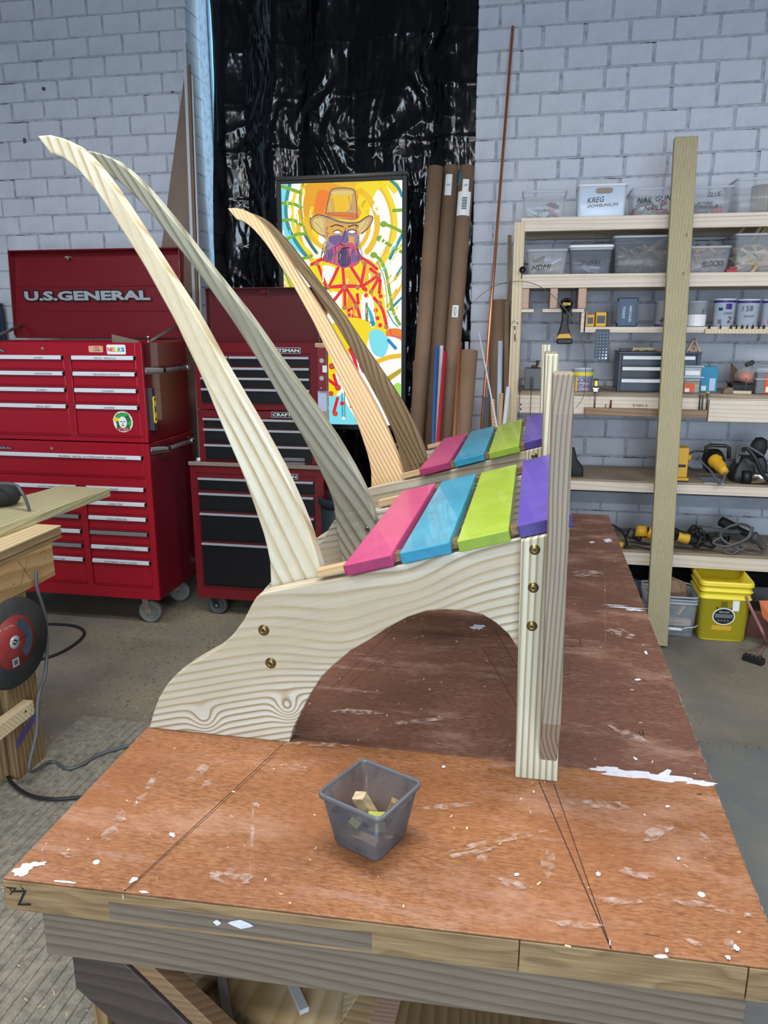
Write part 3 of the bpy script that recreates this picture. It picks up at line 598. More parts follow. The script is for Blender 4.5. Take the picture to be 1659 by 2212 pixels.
def sheet_board(prof, y0, y1, tilt, zk=ZK, sgn=1):
    """board cut to an outline; above zk it leans toward +Y (sgn 1) or -Y"""
    bb = B(); f = lambda x, z, y: (x, y+sgn*max(0, z-zk)*tilt, z)
    a = [f(x, z, y0) for x, z in prof]; c = [f(x, z, y1) for x, z in prof]
    return bb, a, c
def strip_solid(Lp, Rp, y0, y1, tilt, sgn):
    """curved rib as quads between its two edges, so the lean bends it cleanly"""
    def resample(pts, n):
        d = [0]
        for i in range(1, len(pts)): d.append(d[-1]+math.dist(pts[i], pts[i-1]))
        out = []
        for k in range(n):
            t = d[-1]*k/(n-1); i = max(j for j in range(len(d)) if d[j] <= t+1e-9); i = min(i, len(pts)-2)
            u = (t-d[i])/(d[i+1]-d[i]); out.append((pts[i][0]+(pts[i+1][0]-pts[i][0])*u, pts[i][1]+(pts[i+1][1]-pts[i][1])*u))
        return out
    n = 44; l, r = resample(Lp, n), resample(Rp, n); bb = B()
    def cv(p, y): return (p[0], y+sgn*.03*math.log(1+math.exp((p[1]-ZK)/.03))*tilt, p[1])
    rings = [[cv(l[i], y0), cv(r[i], y0), cv(r[i], y1), cv(l[i], y1)] for i in range(n)]
    return bb.loops(rings, sm=False)
def bolt(parent, x, y, z, ny=-1, r=.0105, slot=True):
    bb = B(); bb.lathe([(r, 0), (r, .0012), (r*.78, .0016), (r*.72, .004), (r*.5, .006), (r*.28, .0066), (r*.26, .003), (0, .003)], (x, y, z), (0, ny, 0), 18)
    o = bb.obj('bolt', 'bolt_brass', parent); B().cyl((x, y+ny*.0033, z), (x, y+ny*.0045, z), r*.25, n=6).obj('hex_socket', 'bolt_dark', o)
SL = math.atan(.283); es = Vector((math.cos(SL), 0, math.sin(SL))); en = Vector((-math.sin(SL), 0, math.cos(SL)))
def chair(dy, label, t1, t2, ribmats, yb=0):
    t = thing('adirondack_chair', label, 'chair', (-.37, 1.82+dy, T), 'unfinished chairs on the workbench')
    for k, (y0, y1) in enumerate(((1.480, 1.518), (2.145, 2.183))):
        a = [(x, y0+dy, z) for x, z in S_prof]; c = [(x, y1+dy, z) for x, z in S_prof]
        B().prism(a, c).obj('side_stringer', ('pine_side_near' if dy == 0 and k == 0 else 'pine_stringer'), t, bevel=.003, label=None if k else 'side board with strong looping grain' if dy == 0 else None)
    strip_solid(RL[::-1], RR_[::-1], 1.519+dy, 1.557+dy, t1, 1).obj('back_rib', ribmats[0], t, bevel=.0035)
    strip_solid(RL[::-1], RR_[::-1], 2.106+dy, 2.144+dy, t2, -1).obj('back_rib', ribmats[1], t, bevel=.0035)
    # front legs (short, cut along the seat slope) and arm posts
    sh = lambda z: -.013*(z-T)/.73
    for (y0, y1, yo0, yo1) in ((1.437, 1.4795, 1.348, 1.4365), (2.1835, 2.226, 2.2265, 2.315)):
        a = [(.003, T), (.089, T), (.089+sh(T+.535), T+.535), (.003+sh(T+.51), T+.511)]
        B().prism([(x, y0+dy, z) for x, z in a], [(x, y1+dy, z) for x, z in a]).obj('front_leg', 'pine_post', t, bevel=.0025)
        inner, outer = (yo1, yo0) if yo0 < 1.5 else (yo0, yo1)
        pf = [(inner, T+.047), (outer, T+.178), (outer, T+.765), (inner+(outer-inner)*.9, T+.833), (inner, T+.833)]
        B().prism([(.051+sh(z), y+dy, z) for y, z in pf], [(.087+sh(z), y+dy, z) for y, z in pf]).obj('arm_post', ('pine_bracket' if outer == yo0 else 'pine_post'), t, bevel=.0025)
    for px in ((1155, 1187), (1152, 1269), (1149, 1352)):
        p = AY(*px, 1.437); bolt(t, p.x, 1.4368+dy, p.z)
    for px in ((570, 1361), (585, 1432)):
        p = AY(*px, 1.48); bolt(t, p.x, 1.4798+dy, p.z, r=.0125)
    bolt(t, -.451, 2.1058+dy, 1.101, r=.009)
    bolt(t, .03, 2.183+.0432+dy, 1.2, ny=1)
    for i, (xl, zl, mat, smat) in enumerate(((-.363, .435, 'paint_pink', 0), (-.246, .468, 'paint_blue', 0), (-.131, .499, 'paint_green', 0), (-.015, .537, 'paint_purple', 0))):
        tl = Vector((xl, 0, T+zl)); wd, th = .1035, .0235
        if i == 3: th = .026
        cc = tl+es*wd/2-en*th/2
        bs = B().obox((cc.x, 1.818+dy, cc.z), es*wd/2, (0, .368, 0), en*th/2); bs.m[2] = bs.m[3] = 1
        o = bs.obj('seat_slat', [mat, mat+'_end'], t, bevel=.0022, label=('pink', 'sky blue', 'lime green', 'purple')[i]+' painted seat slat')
    for y0, y1 in ((1.484, 1.514), (2.149, 2.179)):
        for xa, xb, mt_ in ((-.424, -.362, 'spacer_wood'), (-.257, -.2435, 'spacer_dark'), (-.1395, -.1285, 'spacer_dark'), (-.0245, -.009, 'spacer_dark')):
            zt = lambda x: T+.394+(x+.424)*.283
            a = [(xa, zt(xa)), (xb, zt(xb)), (xb-.004, zt(xb)+.0145), (xa-.004, zt(xa)+.0145)]
            B().prism([(x, y0+dy, z) for x, z in a], [(x, y1+dy, z) for x, z in a]).obj('spacer_block', mt_, t)
    return t
wood('pine_side_near', 'd0cbbf', '8a7452', ang=17, dens=54, amp=1.4, amp2=7, sl=.45, sp=3.6, mid='b9aa8e', thick=.8, sharp=.58,
     knots=[(-.50+.37, .085, .028, 3.2), (-.70+.37, .035, .03, 2.2), (-.36+.37, .255, .13, 2.6), (-.22+.37, .40, .10, 1.4)])
chair(0, 'nearer unfinished wooden garden chair with two pale curved back ribs, beside the grey tub', .2126, .2126, ('pine_rib', 'pine_rib_grey'))
chair(1.09, 'farther unfinished wooden garden chair with orange and brown curved back ribs', .27, .2126, ('pine_rib_orange', 'pine_rib_brown'))

# ------------------------------------------------------------ grey tub with wood blocks
tc0 = Vector((-.252, 1.190, T)); TA = math.radians(-24)
tub = thing('plastic_tub', 'translucent smoky grey square tub of wood blocks, on the workbench front', 'tub', tc0)
rg = lambda h, z, r_: [(x, y, z) for x, y in rrect(tc0.x, tc0.y, h, h, r_, 4, TA)]
tw = B(); tw.loops([rg(.048, T+.0006, .012), rg(.0495, T+.006, .012), rg(.0655, T+.104, .012), rg(.0640, T+.104, .0105), rg(.0482, T+.007, .0105), rg(.047, T+.0035, .0105)])
tw.obj('tub_body', 'tub_smoke', tub)
rm = B(); rm.loops([rg(.0655, T+.098, .012), rg(.0695, T+.099, .014), rg(.0700, T+.105, .014), rg(.0680, T+.1085, .0135), rg(.0640, T+.107, .0105), rg(.0640, T+.1, .0105)], cap0=False, cap1=False)
rm.loops([rg(.0655, T+.098, .012), rg(.0640, T+.1, .0105)], cap0=False, cap1=False); rm.obj('rim', 'tub_rim', tub)
ca, sa = math.cos(TA), math.sin(TA); loc2 = lambda x, y, z: (tc0.x+x*ca-y*sa, tc0.y+x*sa+y*ca, T+z)
for k in range(4):
    for s_ in (-.034, .034):
        for q in (-.004, 0, .004):
            a = k*math.pi/2; fx = lambda u, v: (u*math.cos(a)-v*math.sin(a), u*math.sin(a)+v*math.cos(a))
            p0 = loc2(*fx(s_+q, -.0660), .097); p1 = loc2(*fx(s_+q, -.0632), .078)
            B().cyl(p0, p1, .0009, n=6).obj('rib', 'tub_rim', tub)
rr = random.Random(3)
for i, (x, y, z, hx, hy, hz, rx, ry, rz, mt_, lb) in enumerate((
        (-.016, .010, .052, .012, .009, .034, .35, -.30, .2, 'scrap_c', 'tallest tan wood block standing tilted in the grey tub'),
        (.034, .020, .047, .013, .011, .030, -.25, .35, .5, 'scrap_b', 'dark-sided wood block leaning at the right wall of the grey tub'),
        (.010, .012, .040, .022, .009, .007, .5, .3, .8, 'green_block', 'yellow-green wood block crossing the middle of the grey tub'),
        (.018, -.006, .036, .020, .008, .008, -.3, -.5, -.5, 'scrap_c', 'small pale wood block beside the yellow-green one in the tub'),
        (-.022, -.030, .030, .010, .008, .020, .15, .5, .1, 'green_block', 'green wood block seen through the front wall of the grey tub'),
        (.010, -.030, .018, .024, .010, .009, .1, .12, .15, 'scrap_a', 'flat brown wood block lying low at the front of the grey tub'),
        (-.03, .02, .014, .013, .018, .009, .05, -.05, .4, 'scrap_b', 'brown wood block lying on the bottom of the grey tub at the back'),
        (.03, .0, .013, .014, .012, .008, .05, -.05, .9, 'scrap_a', 'short wood block on the bottom of the grey tub at the right'))):
    M_ = Matrix.Rotation(rz+TA, 3, 'Z') @ Matrix.Rotation(rx, 3, 'X') @ Matrix.Rotation(ry, 3, 'Y'); cc = loc2(x, y, z)
    o = B().obox(cc, M_ @ Vector((hx, 0, 0)), M_ @ Vector((0, hy, 0)), M_ @ Vector((0, 0, hz))).obj('wood_block', mt_, None, bevel=.0006, loc=cc)
    tag(o, lb, 'wood block', 'wood blocks in the grey tub')

# ------------------------------------------------------------ big red tool chest (two stacked boxes, lid open)
XA, XB, YF, YB = -3.10, -2.0, 3.75, 4.28
def zz(px, py, Y=3.75): return AY(px, py, Y).z
zt = 1.588; zm = zz(320, 958); zb = zz(345, 1297)
tc_ = thing('tool_chest', 'big bright red two-part rolling tool chest with open lid, at the left wall', 'tool chest', ((XA+XB)/2, 4.0, 0))
def shell(x0, x1, y0, y1, z0, z1, name, mat, parent, open_top=False):
    bb = B().box(x0, x1, y0+.012, y1, z0, z1 if not open_top else z1-.05)
    if open_top:
        bb.box(x0, x0+.012, y0+.012, y1, z1-.05, z1).box(x1-.012, x1, y0+.012, y1, z1-.05, z1).box(x0, x1, y1-.012, y1, z1-.05, z1).box(x0, x1, y0+.012, y0+.024, z1-.05, z1)
    return bb.obj(name, mat, parent, bevel=.003)
shell(XA, XB, YF, YB, zm+.003, zt, 'upper_box', 'toolbox_red', tc_, True)
shell(XA, XB, YF-.0, YB, zb, zm-.003, 'lower_box', 'toolbox_red', tc_)
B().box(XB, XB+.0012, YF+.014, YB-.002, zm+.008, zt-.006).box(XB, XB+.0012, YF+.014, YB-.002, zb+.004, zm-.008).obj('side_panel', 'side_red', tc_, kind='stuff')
XM0, XM1 = AY(158, 900, YF).x-.02, AY(158, 900, YF).x+.022
XM0, XM1 = -2.452, -2.412
def frame(x0, x1, z0, z1, rails, mull, parent, mat='toolbox_red'):
    bb = B().box(x0, x0+.035, YF-.001, YF+.014, z0, z1).box(x1-.035, x1, YF-.001, YF+.014, z0, z1)
    for a, c in rails: bb.box(x0+.035, x1-.035, YF-.001, YF+.014, a, c)
    for a, c, m0, m1 in mull: bb.box(m0, m1, YF-.001, YF+.014, a, c)
    return bb.obj('front_frame', mat, parent, bevel=.001)
def drawer(x0, x1, z0, z1, parent, txt=None, face='toolbox_red', pull='strip_label', tcol='ink', chrome=False, y=None, ph=.016, capm='black_plastic', yf=YF):
    d = B().box(x0+.004, x1-.004, yf+.004, yf+.05, z0+.003, z1-.002).box(x0+.004, x1-.004, yf-.003, yf+.006, z0+.003, z0+.009).box(x0+.004, x1-.004, yf-.001, yf+.004, z0+.013, z0+.017).obj('drawer', face, parent, bevel=.0015)
    zc = z1-.014
    ha = B().box(x0+.010, x1-.010, yf-.010, yf+.006, zc-ph/2, zc+ph/2); ha.box(x0+.010, x1-.010, yf-.007, yf+.006, zc+ph/2, zc+ph/2+.005)
    h_ = ha.obj('handle', 'aluminium' if chrome else pull, d, bevel=.001, label='bare metal handle' if chrome else None)
    B().box(x0+.004, x0+.012, yf-.0095, yf+.004, zc-ph/2-.001, zc+ph/2+.002).box(x1-.012, x1-.004, yf-.0095, yf+.004, zc-ph/2-.001, zc+ph/2+.002).obj('end_cap', capm, d, kind='stuff')
    if txt:
        for s_, fx, wd in txt:
            text(s_, (x0+(x1-x0)*fx, yf-.0105, zc), (1, 0, 0), (0, 0, 1), .0095, tcol, d, width=wd, shear=.15)
    return d
B().box(XA+.03, XB-.03, YF+.0125, YF+.0135, zb+.03, zm-.02).obj('opening_shadow', 'gap_dark', tc_)
B().box(XA+.03, XB-.03, YF+.0125, YF+.0135, zm+.02, zt-.05).obj('opening_shadow', 'gap_dark', tc_)
xl0, xl1, xr0, xr1 = XA+.035, XM0, XM1, XB-.035
zr = [zz(225, 768), zz(230, 803), zz(235, 839), zz(240, 875), zz(245, 945)]
fr1 = frame(XA, XB, zm+.003, zt, [(zt-.068, zt), (zm+.003, zr[-1])], [(zr[-1], zt-.068, XM0, XM1)], tc_)
TXR = ['PENS / PENCILS', 'MEASURING DEVICES', 'SCRAPERS', 'HAMMERS']; TXL = ['SHARPS', 'SCREWDRIVERS', 'CHISELS', 'DRILL BITS']
for k in range(4):
    drawer(xr0, xr1, zr[k+1], zr[k], tc_, [(TXR[k], .55, .012*len(TXR[k])*.75)])
    drawer(xl0, xl1, zr[k+1], zr[k], tc_, [(TXL[k], .77+(.03 if k == 1 else 0), .012*len(TXL[k])*.75)])
zw1, zw0 = zz(250, 983), zz(255, 1033)
zl = [zz(250, y) for y in (1051, 1083, 1115, 1147, 1178, 1208, 1266)]
fr2 = frame(XA, XB, zb, zm-.003, [(zw1, zm-.003), (zl[0], zw0), (zb, zl[-1])], [(zl[-1], zl[0], XM0+.012, XM1+.012)], tc_)
drawer(xl0, xr1, zw0, zw1, tc_, [('PLIERS', .55, .07), ('METAL CUTTERS/SNIPS', .69, .19), ('WIRE STRIPPERS', .85, .12)])
TR = ['FILES', 'CABLE TIES', 'ALLEN WRENCHES', None, 'SDS CHISELS / DRILLS', 'CROWBARS / NAIL PULLERS']
TL = ['SOCKET WRENCHES', None, None, 'PUNCHES', None, 'NUT SPLITTERS']
for k in range(6):
    t_ = TR[k]; drawer(xr0+.012, xr1, zl[k+1], zl[k], tc_, [(t_, .5, .011*len(t_)*.8)] if t_ else None, chrome=not t_)
    t_ = TL[k]; drawer(xl0, xl1+.012, zl[k+1], zl[k], tc_, [(t_, .72, .011*len(t_)*.8)] if t_ else None, chrome=not t_)
for px in ((92, 753), (112, 969)):
    p = AY(*px, YF); B().lathe([(.009, 0), (.009, .003), (.005, .006), (0, .006)], (p.x, YF-.001, p.z), (0, -1, 0), 16).obj('lock', 'dusty_metal', tc_)
for px, s_ in (((-6, 757), 'U.S. GENERAL'), ((10, 967), 'U.S. GENERAL')):
    p = AY(px[0], px[1], YF); cx0 = p.x-.045
    text(s_, (cx0, YF-.003, p.z), (1, 0, 0), (0, 0, 1), .019, 'black_plastic', tc_, width=.198, bold=.09, name='badge')
    text(s_, (cx0, YF-.005, p.z), (1, 0, 0), (0, 0, 1), .013, 'label_silver', tc_, width=.19, bold=.02)
# open lid
hl = Vector((0, 4.27, 1.60)); tl_ = Vector((0, 4.34, 2.10)); dl = (tl_-hl).normalized(); nl = Vector((0, -dl.z, dl.y))
lb = B(); X0, X1 = XA, XB-.005
def lp(x, u, v): q = hl+dl*u+nl*v; return (x, q.y, q.z)
LH = (tl_-hl).length
lb.prism([lp(X0, 0, 0), lp(X0, LH, 0), lp(X0, LH, -.008), lp(X0, 0, -.008)], [lp(X1, 0, 0), lp(X1, LH, 0), lp(X1, LH, -.008), lp(X1, 0, -.008)])
lb.prism([lp(X0, LH-.008, 0), lp(X0, LH, 0), lp(X0, LH, .06), lp(X0, LH-.008, .06)], [lp(X1, LH-.008, 0), lp(X1, LH, 0), lp(X1, LH, .06), lp(X1, LH-.008, .06)])
for xs in (X0, X1-.006):
    lb.prism([lp(xs, .0, 0), lp(xs, LH, 0), lp(xs, LH, .06), lp(xs, .03, .02)], [lp(xs+.006, .0, 0), lp(xs+.006, LH, 0), lp(xs+.006, LH, .06), lp(xs+.006, .03, .02)])
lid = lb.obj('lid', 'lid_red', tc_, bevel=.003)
for u0, u1 in ((.155, .162), (.30, .307)):
    B().prism([lp(X0+.02, u0, .0005), lp(X0+.02, u1, .0005), lp(X0+.02, u1, .005), lp(X0+.02, u0, .0035)], [lp(X1-.02, u0, .0005), lp(X1-.02, u1, .0005), lp(X1-.02, u1, .005), lp(X1-.02, u0, .0035)]).obj('crease', 'lid_red', lid)
zc_ = LH*.49; q = Vector(lp(0, zc_, .004)); xa_, xb_ = AY(52, 640, q.y).x, AY(327, 640, q.y).x
sh_ = .012
def lq(x, u, v): return lp(x, u, v)
pt = Vector(lp((xa_+xb_)/2, zc_, .005)); text('U.S.GENERAL', pt-Vector((0, .002, 0)), (1, 0, 0), dl, .072, 'black_plastic', lid, width=(xb_-xa_)+.012, bold=.1, name='emblem', shear=-.06)
text('U.S.GENERAL', pt-Vector((0, .0035, 0)), (1, 0, 0), dl, .056, 'label_silver', lid, width=(xb_-xa_)-.006, bold=.045, shear=-.06)
p = lp(AY(152, 561, 4.33).x, LH-.035, .0); B().box(p[0]-.016, p[0]+.01, p[1]-.035, p[1], p[2]-.004, p[2]+.006).cyl((p[0], p[1]-.03, p[2]), (p[0], p[1]-.03, p[2]-.015), .006).obj('latch', 'dusty_metal', lid)
for xs, dx in ((XA+.04, 0), (XB-.05, 0)):
    B().cyl((xs, YF+.20, 1.59), (xs+.01, 4.27, 1.59+.085), .009).cyl((xs, YF+.20, 1.585), (xs, YF+.24, 1.60), .006).obj('gas_strut', 'grey_metal', tc_)
# things lying in the open top
B().prism([AY(241, 722, 4.1), AY(300, 736, 4.1), AY(300, 745, 4.1), AY(243, 745, 4.1)], [AY(241, 722, 4.12), AY(300, 736, 4.12), AY(300, 745, 4.12), AY(243, 745, 4.12)]).obj('ridged_bracket', 'dusty_metal', None, loc=AY(270, 740, 4.1))
tag(bpy.data.objects['ridged_bracket'], 'dusty ridged metal bracket lying in the open top of the big red chest', 'bracket')
kb = AY(320, 732, 4.12); o = B().cyl((kb.x, kb.y, 1.545), (kb.x, kb.y, kb.z), .005).lathe([(.006, 0), (.010, .006), (.009, .016), (0, .020)], kb).obj('chrome_finial', 'chrome', None, loc=kb); tag(o, 'small shiny metal finial standing in the open top of the big red chest', 'finial')
# side handles
for z_, y0_, y1_ in ((zz(310, 801, 3.8), 3.80, 4.22), (zz(325, 972, 3.8), 3.80, 4.22)):
    h = B().cyl((XB+.055, y0_+.06, z_), (XB+.055, y1_-.03, z_), .0115).obj('side_handle', 'grey_metal', tc_)
    for k, (ya, yb2) in enumerate(((y0_-.03, y0_+.075), (y1_+.03, y1_-.075))):
        B().loops([[(XB+.002, ya, z_-.02), (XB+.002, ya, z_+.02), (XB+.004, ya+(.05 if k == 0 else -.05), z_+.02), (XB+.004, ya+(.05 if k == 0 else -.05), z_-.02)],
                   [(XB+.05, ya+(.06 if k == 0 else -.06), z_-.016), (XB+.05, ya+(.06 if k == 0 else -.06), z_+.016), (XB+.05, yb2, z_+.014), (XB+.05, yb2, z_-.014)],
                   [(XB+.07, ya+(.07 if k == 0 else -.07), z_-.013), (XB+.07, ya+(.07 if k == 0 else -.07), z_+.013), (XB+.07, yb2, z_+.011), (XB+.07, yb2, z_-.011)]]).obj('bracket_end', 'chrome', h, bevel=.003)
# stickers
def sticker(cx_, cy_, wpx, hpx, mat, Y, name='sticker', parent=tc_, r=.3, dy=.0008):
    c = AY(cx_, cy_, Y); e1 = AY(cx_+wpx/2, cy_, Y).x-c.x; e2 = c.z-AY(cx_, cy_+hpx/2, Y).z
    q = rrect(c.x, c.z, e1, e2, min(e1, e2)*r); return B().prism([(x, Y-dy, z) for x, z in q], [(x, Y-dy+.0006, z) for x, z in q]).obj(name, mat, parent), c, e1, e2
o, c, e1, e2 = sticker(207, 754, 31, 14, 'sticker_tan', YF-.001); o['label'] = 'small pale tan sticker'
text('POT', (c.x+.006, YF-.003, c.z+.007), (1, 0, 0), (0, 0, 1), .009, 'ink', o, width=.024); text('LOVER', (c.x+.006, YF-.003, c.z-.006), (1, 0, 0), (0, 0, 1), .009, 'ink', o, width=.036)
o, c, e1, e2 = sticker(251, 755, 41, 21, 'sticker_white', YF-.001); o['label'] = 'rainbow coloured lettered sticker'
for i, (ch_, m_) in enumerate((('N', 's_red'), ('E', 's_orange'), ('L', 's_yellow'), ('K', 's_green'), ('S', 's_blue'))):
    text(ch_, (c.x-e1*.72+e1*.36*i, YF-.003-.0001*i, c.z), (1, 0, 0), (0, 0, 1), .021, m_, o, width=.0185, bold=.03)
o, c, e1, e2 = sticker(266, 911, 42, 46, 'sticker_white', YF+.0035, r=.97, dy=.001); o['label'] = 'white faced green haired woman sticker'
def disc(bb, x, z, rx, rz, y, mi=0, n=14, a0=0): bb.add([(x+rx*math.cos(a0+6.283*i/n), y, z+rz*math.sin(a0+6.283*i/n)) for i in range(n)], [tuple(range(n))], mi)
hb = B(); ys = YF+.0015
for i, (dx, dz, r1, r2, mi) in enumerate(((0, .1, .75, .75, 0), (-.35, .45, .4, .35, 1), (.3, .55, .4, .3, 1), (.62, .0, .25, .5, 1), (.5, .3, .28, .3, 0), (-.55, .2, .5, .16, 2), (0, -.05, .42, .55, 3), (-.17, .02, .12, .04, 4), (.17, .02, .12, .04, 4), (0, -.33, .14, .06, 5), (0, -.12, .03, .12, 4), (-.5, -.45, .15, .25, 0), (.55, -.5, .16, .25, 0))):
    disc(hb, c.x+dx*e1, c.z+dz*e2, r1*e1, r2*e2, ys-.0003*i, mi)
hb.obj('portrait', ['s_darkgreen', 's_green', 's_yellow', 'sticker_white', 'ink', 's_red'], o, kind='stuff')
text('PMA!', (c.x, ys-.005, c.z-e2*.72), (1, 0, 0), (0, 0, 1), .018, 's_red', o, width=e1*1.25, bold=.03)
# small level stuck on the side
lv = thing('spirit_level', 'short black and yellow spirit level stuck upright on the side of the big red chest', 'spirit level', (XB+.02, 3.86, 1.22))
pa = AX(328, 838, XB+.02); pb = AX(332, 930, XB+.02)
B().box(XB+.0015, XB+.026, pa.y-.016, pa.y+.018, pb.z, pa.z).obj('level_body', 'level_grey', lv, bevel=.002)
B().prism([(XB+.0265, y, z) for y, z in rrect(pa.y, (pa.z+pb.z)/2-.003, .013, .072, .012)], [(XB+.031, y, z) for y, z in rrect(pa.y, (pa.z+pb.z)/2-.003, .013, .072, .012)]).obj('yellow_frame', 'yellow', lv, label='bright yellow plate')
for dz, r_ in ((.052, .008), (-.052, .008)): B().cyl((XB+.0312, pa.y, (pa.z+pb.z)/2+dz), (XB+.0322, pa.y, (pa.z+pb.z)/2+dz), r_).obj('round_window', 'kraft_dark', lv)
B().prism([(XB+.0312, y, z) for y, z in rrect(pa.y, (pa.z+pb.z)/2, .008, .018, .0075)], [(XB+.0322, y, z) for y, z in rrect(pa.y, (pa.z+pb.z)/2, .008, .018, .0075)]).obj('vial_window', 'grey_metal', lv)
def caster(px_, y_, r_, parent, wheel='rubber_grey', fork='dusty_metal', ztop=.17, ang=.25):
    ax = Vector((math.sin(ang), math.cos(ang), 0)); ax = Vector((math.cos(ang+1.35), math.sin(ang+1.35), 0)); c = Vector((px_, y_, r_+.001))
    cs = B().obox((px_, y_, ztop-.006), (.045, 0, 0), (0, .04, 0), (0, 0, .006)).obj('caster', fork, parent)
    perp = Vector((-ax.y, ax.x, 0))
    fk = B()
    for s_ in (-1, 1):
        q = c+ax*.026*s_; t_ = Vector((px_, y_, ztop-.012))+ax*.026*s_+perp*.02
        fk.beam(q-Vector((0, 0, .012)), t_, perp*.018, ax*.002)
    fk.obj('fork', fork, cs, kind='stuff')
    B().lathe([(r_*.2, -.022), (r_*.8, -.018), (r_*.86, -.022), (r_, -.017), (r_, .017), (r_*.86, .022), (r_*.8, .018), (r_*.2, .022)], c, ax, 28).obj('wheel', wheel, cs)
    B().cyl(c-ax*.032, c+ax*.032, .008).obj('axle', 'chrome', cs)
for x_, y_ in ((XB-.11, 3.84), (XB-.10, 4.20), (XA+.12, 3.84), (XA+.12, 4.2)): caster(x_, y_, .066, tc_, ztop=zb-.001)

# ------------------------------------------------------------ dark red three-part tool chest
YC = 3.98; cx0, cx1 = -1.815, -1.115
cc_ = thing('tool_chest', 'dark red tool chest with black drawers, behind the curved chair ribs', 'tool chest', (-1.45, 4.2, 0))
z3, z2, z1_, z0_ = zz(560, 741, YC), zz(560, 887, YC), zz(560, 1004, YC), zz(560, 1298, YC)
B().box(cx0, cx1, YC+.012, YC+.215, z2+.003, z3-.03).box(cx0, cx0+.008, YC+.012, YC+.215, z3-.03, z3).box(cx1-.008, cx1, YC+.012, YC+.215, z3-.03, z3).obj('top_box', 'dark_red', cc_, bevel=.003)
B().box(cx0, cx1, YC+.012, YC+.215, z1_+.004, z2-.003).obj('middle_box', 'dark_red', cc_, bevel=.003)
B().box(cx0-.06, cx1+.02, YC-.0, YC+.45, z0_, z1_-.012).obj('cart', 'dark_red', cc_, bevel=.004)
B().box(cx0-.06, cx1+.02, YC-.02, YC+.45, z1_-.011, z1_).box(cx0-.062, cx1+.022, YC-.022, YC-.016, z1_-.012, z1_+.010).obj('cart_top', 'dusty_metal', cc_, bevel=.002)
lt = AY(560, 622, YC+.225).z
lb = B().box(cx0+.005, cx1-.005, YC+.222, YC+.228, z2+.05, lt).box(cx0+.005, cx1-.005, YC+.17, YC+.228, lt-.006, lt); lb.box(cx0+.005, cx0+.01, YC+.18, YC+.228, z3+.02, lt).box(cx1-.01, cx1-.005, YC+.18, YC+.228, z3+.02, lt)
lid2 = lb.obj('lid', 'dark_red_lid', cc_, bevel=.002)
p = AY(570, 628, YC+.2); B().box(p.x-.014, p.x+.012, YC+.19, YC+.221, p.z-.012, p.z+.006).obj('latch', 'dark_red', lid2)
B().box(cx0+.03, cx1-.045, YC+.004, YC+.012, z3-.052, z3).box(cx0, cx0+.03, YC+.004, YC+.012, z2+.003, z3).box(cx1-.045, cx1, YC+.004, YC+.012, z2+.003, z3).box(cx0+.03, cx1-.045, YC+.004, YC+.012, z2+.003, z2+.03).obj('front_frame', 'dark_red', cc_)
B().box(cx0, cx0+.035, YC+.004, YC+.012, z1_+.004, z2-.003).box(cx1-.045, cx1, YC+.004, YC+.012, z1_+.004, z2-.003).box(cx0+.035, cx1-.045, YC+.004, YC+.012, z2-.04, z2-.003).obj('front_frame', 'dark_red', cc_)
B().box(cx0-.06, cx0-.02, YC-.008, YC, z0_, z1_-.012).box(cx1-.03, cx1+.02, YC-.008, YC, z0_, z1_-.012).box(cx0-.02, cx1-.03, YC-.008, YC, z0_, z0_+.06).box(cx0-.02, cx1-.03, YC-.008, YC, z1_-.055, z1_-.012).obj('front_frame', 'dark_red', cc_)
def bdrawer(x0, x1, yt, yb2, yf, px=560):
    z1q, z0q = zz(px, yt, yf), zz(px, yb2, yf)
    d = B().box(x0, x1, yf+.003, yf+.012, z0q+.002, z1q).box(x0+.004, x1-.002, yf-.004, yf+.004, z0q+.002, z0q+.007).obj('drawer', 'drawer_black', cc_)
    B().box(x0, x1-.004, yf-.010, yf+.003, z1q-.013, z1q-.001).obj('handle', 'label_silver', d, bevel=.001)
YD = YC+.004
xd0, xd1 = cx0+.032, cx1-.047
bdrawer(xd0, xd0+.165, 770, 791, YD-.002); bdrawer(xd0+.17, xd0+.34, 770, 791, YD-.002); bdrawer(xd0+.345, xd1, 770, 791, YD-.002)
for a, c_ in ((794, 815), (816, 838), (840, 872)): bdrawer(xd0, xd1, a, c_, YD-.002)
for a, c_ in ((905, 926), (928, 960), (962, 996)): bdrawer(xd0, xd1, a, c_, YD-.002)
for a, c_ in ((1036, 1064), (1069, 1109), (1113, 1174), (1178, 1272)): bdrawer(cx0-.015, cx1-.035, a, c_, YC-.006)
for (xc, yc_, wd) in ((608, 757, 85), (628, 896, 82), (605, 1028, 80)):
    c = AY(xc, yc_, YC-.002); w2 = AY(xc+wd/2, yc_, YC).x-AY(xc, yc_, YC).x; h2 = .0155
    bp_ = B().box(c.x-w2, c.x+w2, YC-.0125, YC-.007, c.z-h2, c.z+h2).obj('brand_plate', 'label_silver', cc_)
    B().box(c.x-w2+.003, c.x+w2-.003, YC-.0135, YC-.012, c.z-h2+.003, c.z+h2-.003).obj('plate_inset', 'black_plastic', bp_)
    text('CRAFTSMAN', (c.x, YC-.0142, c.z), (1, 0, 0), (0, 0, 1), .0165, 'sticker_white', bp_, width=2*w2-.016, bold=.02)
p = AY(544, 752, YC+.004); B().lathe([(.006, 0), (.006, .006), (0, .007)], (p.x, YC+.004, p.z), (0, -1, 0), 12).obj('lock', 'dusty_metal', cc_)
for x_, y_ in ((cx0+.04, YC+.06), (cx1-.06, YC+.06), (cx0+.04, YC+.38), (cx1-.06, YC+.38)): caster(x_, y_, .058, cc_, 'tool_grey', 'black_plastic', ztop=z0_-.001, ang=.15)
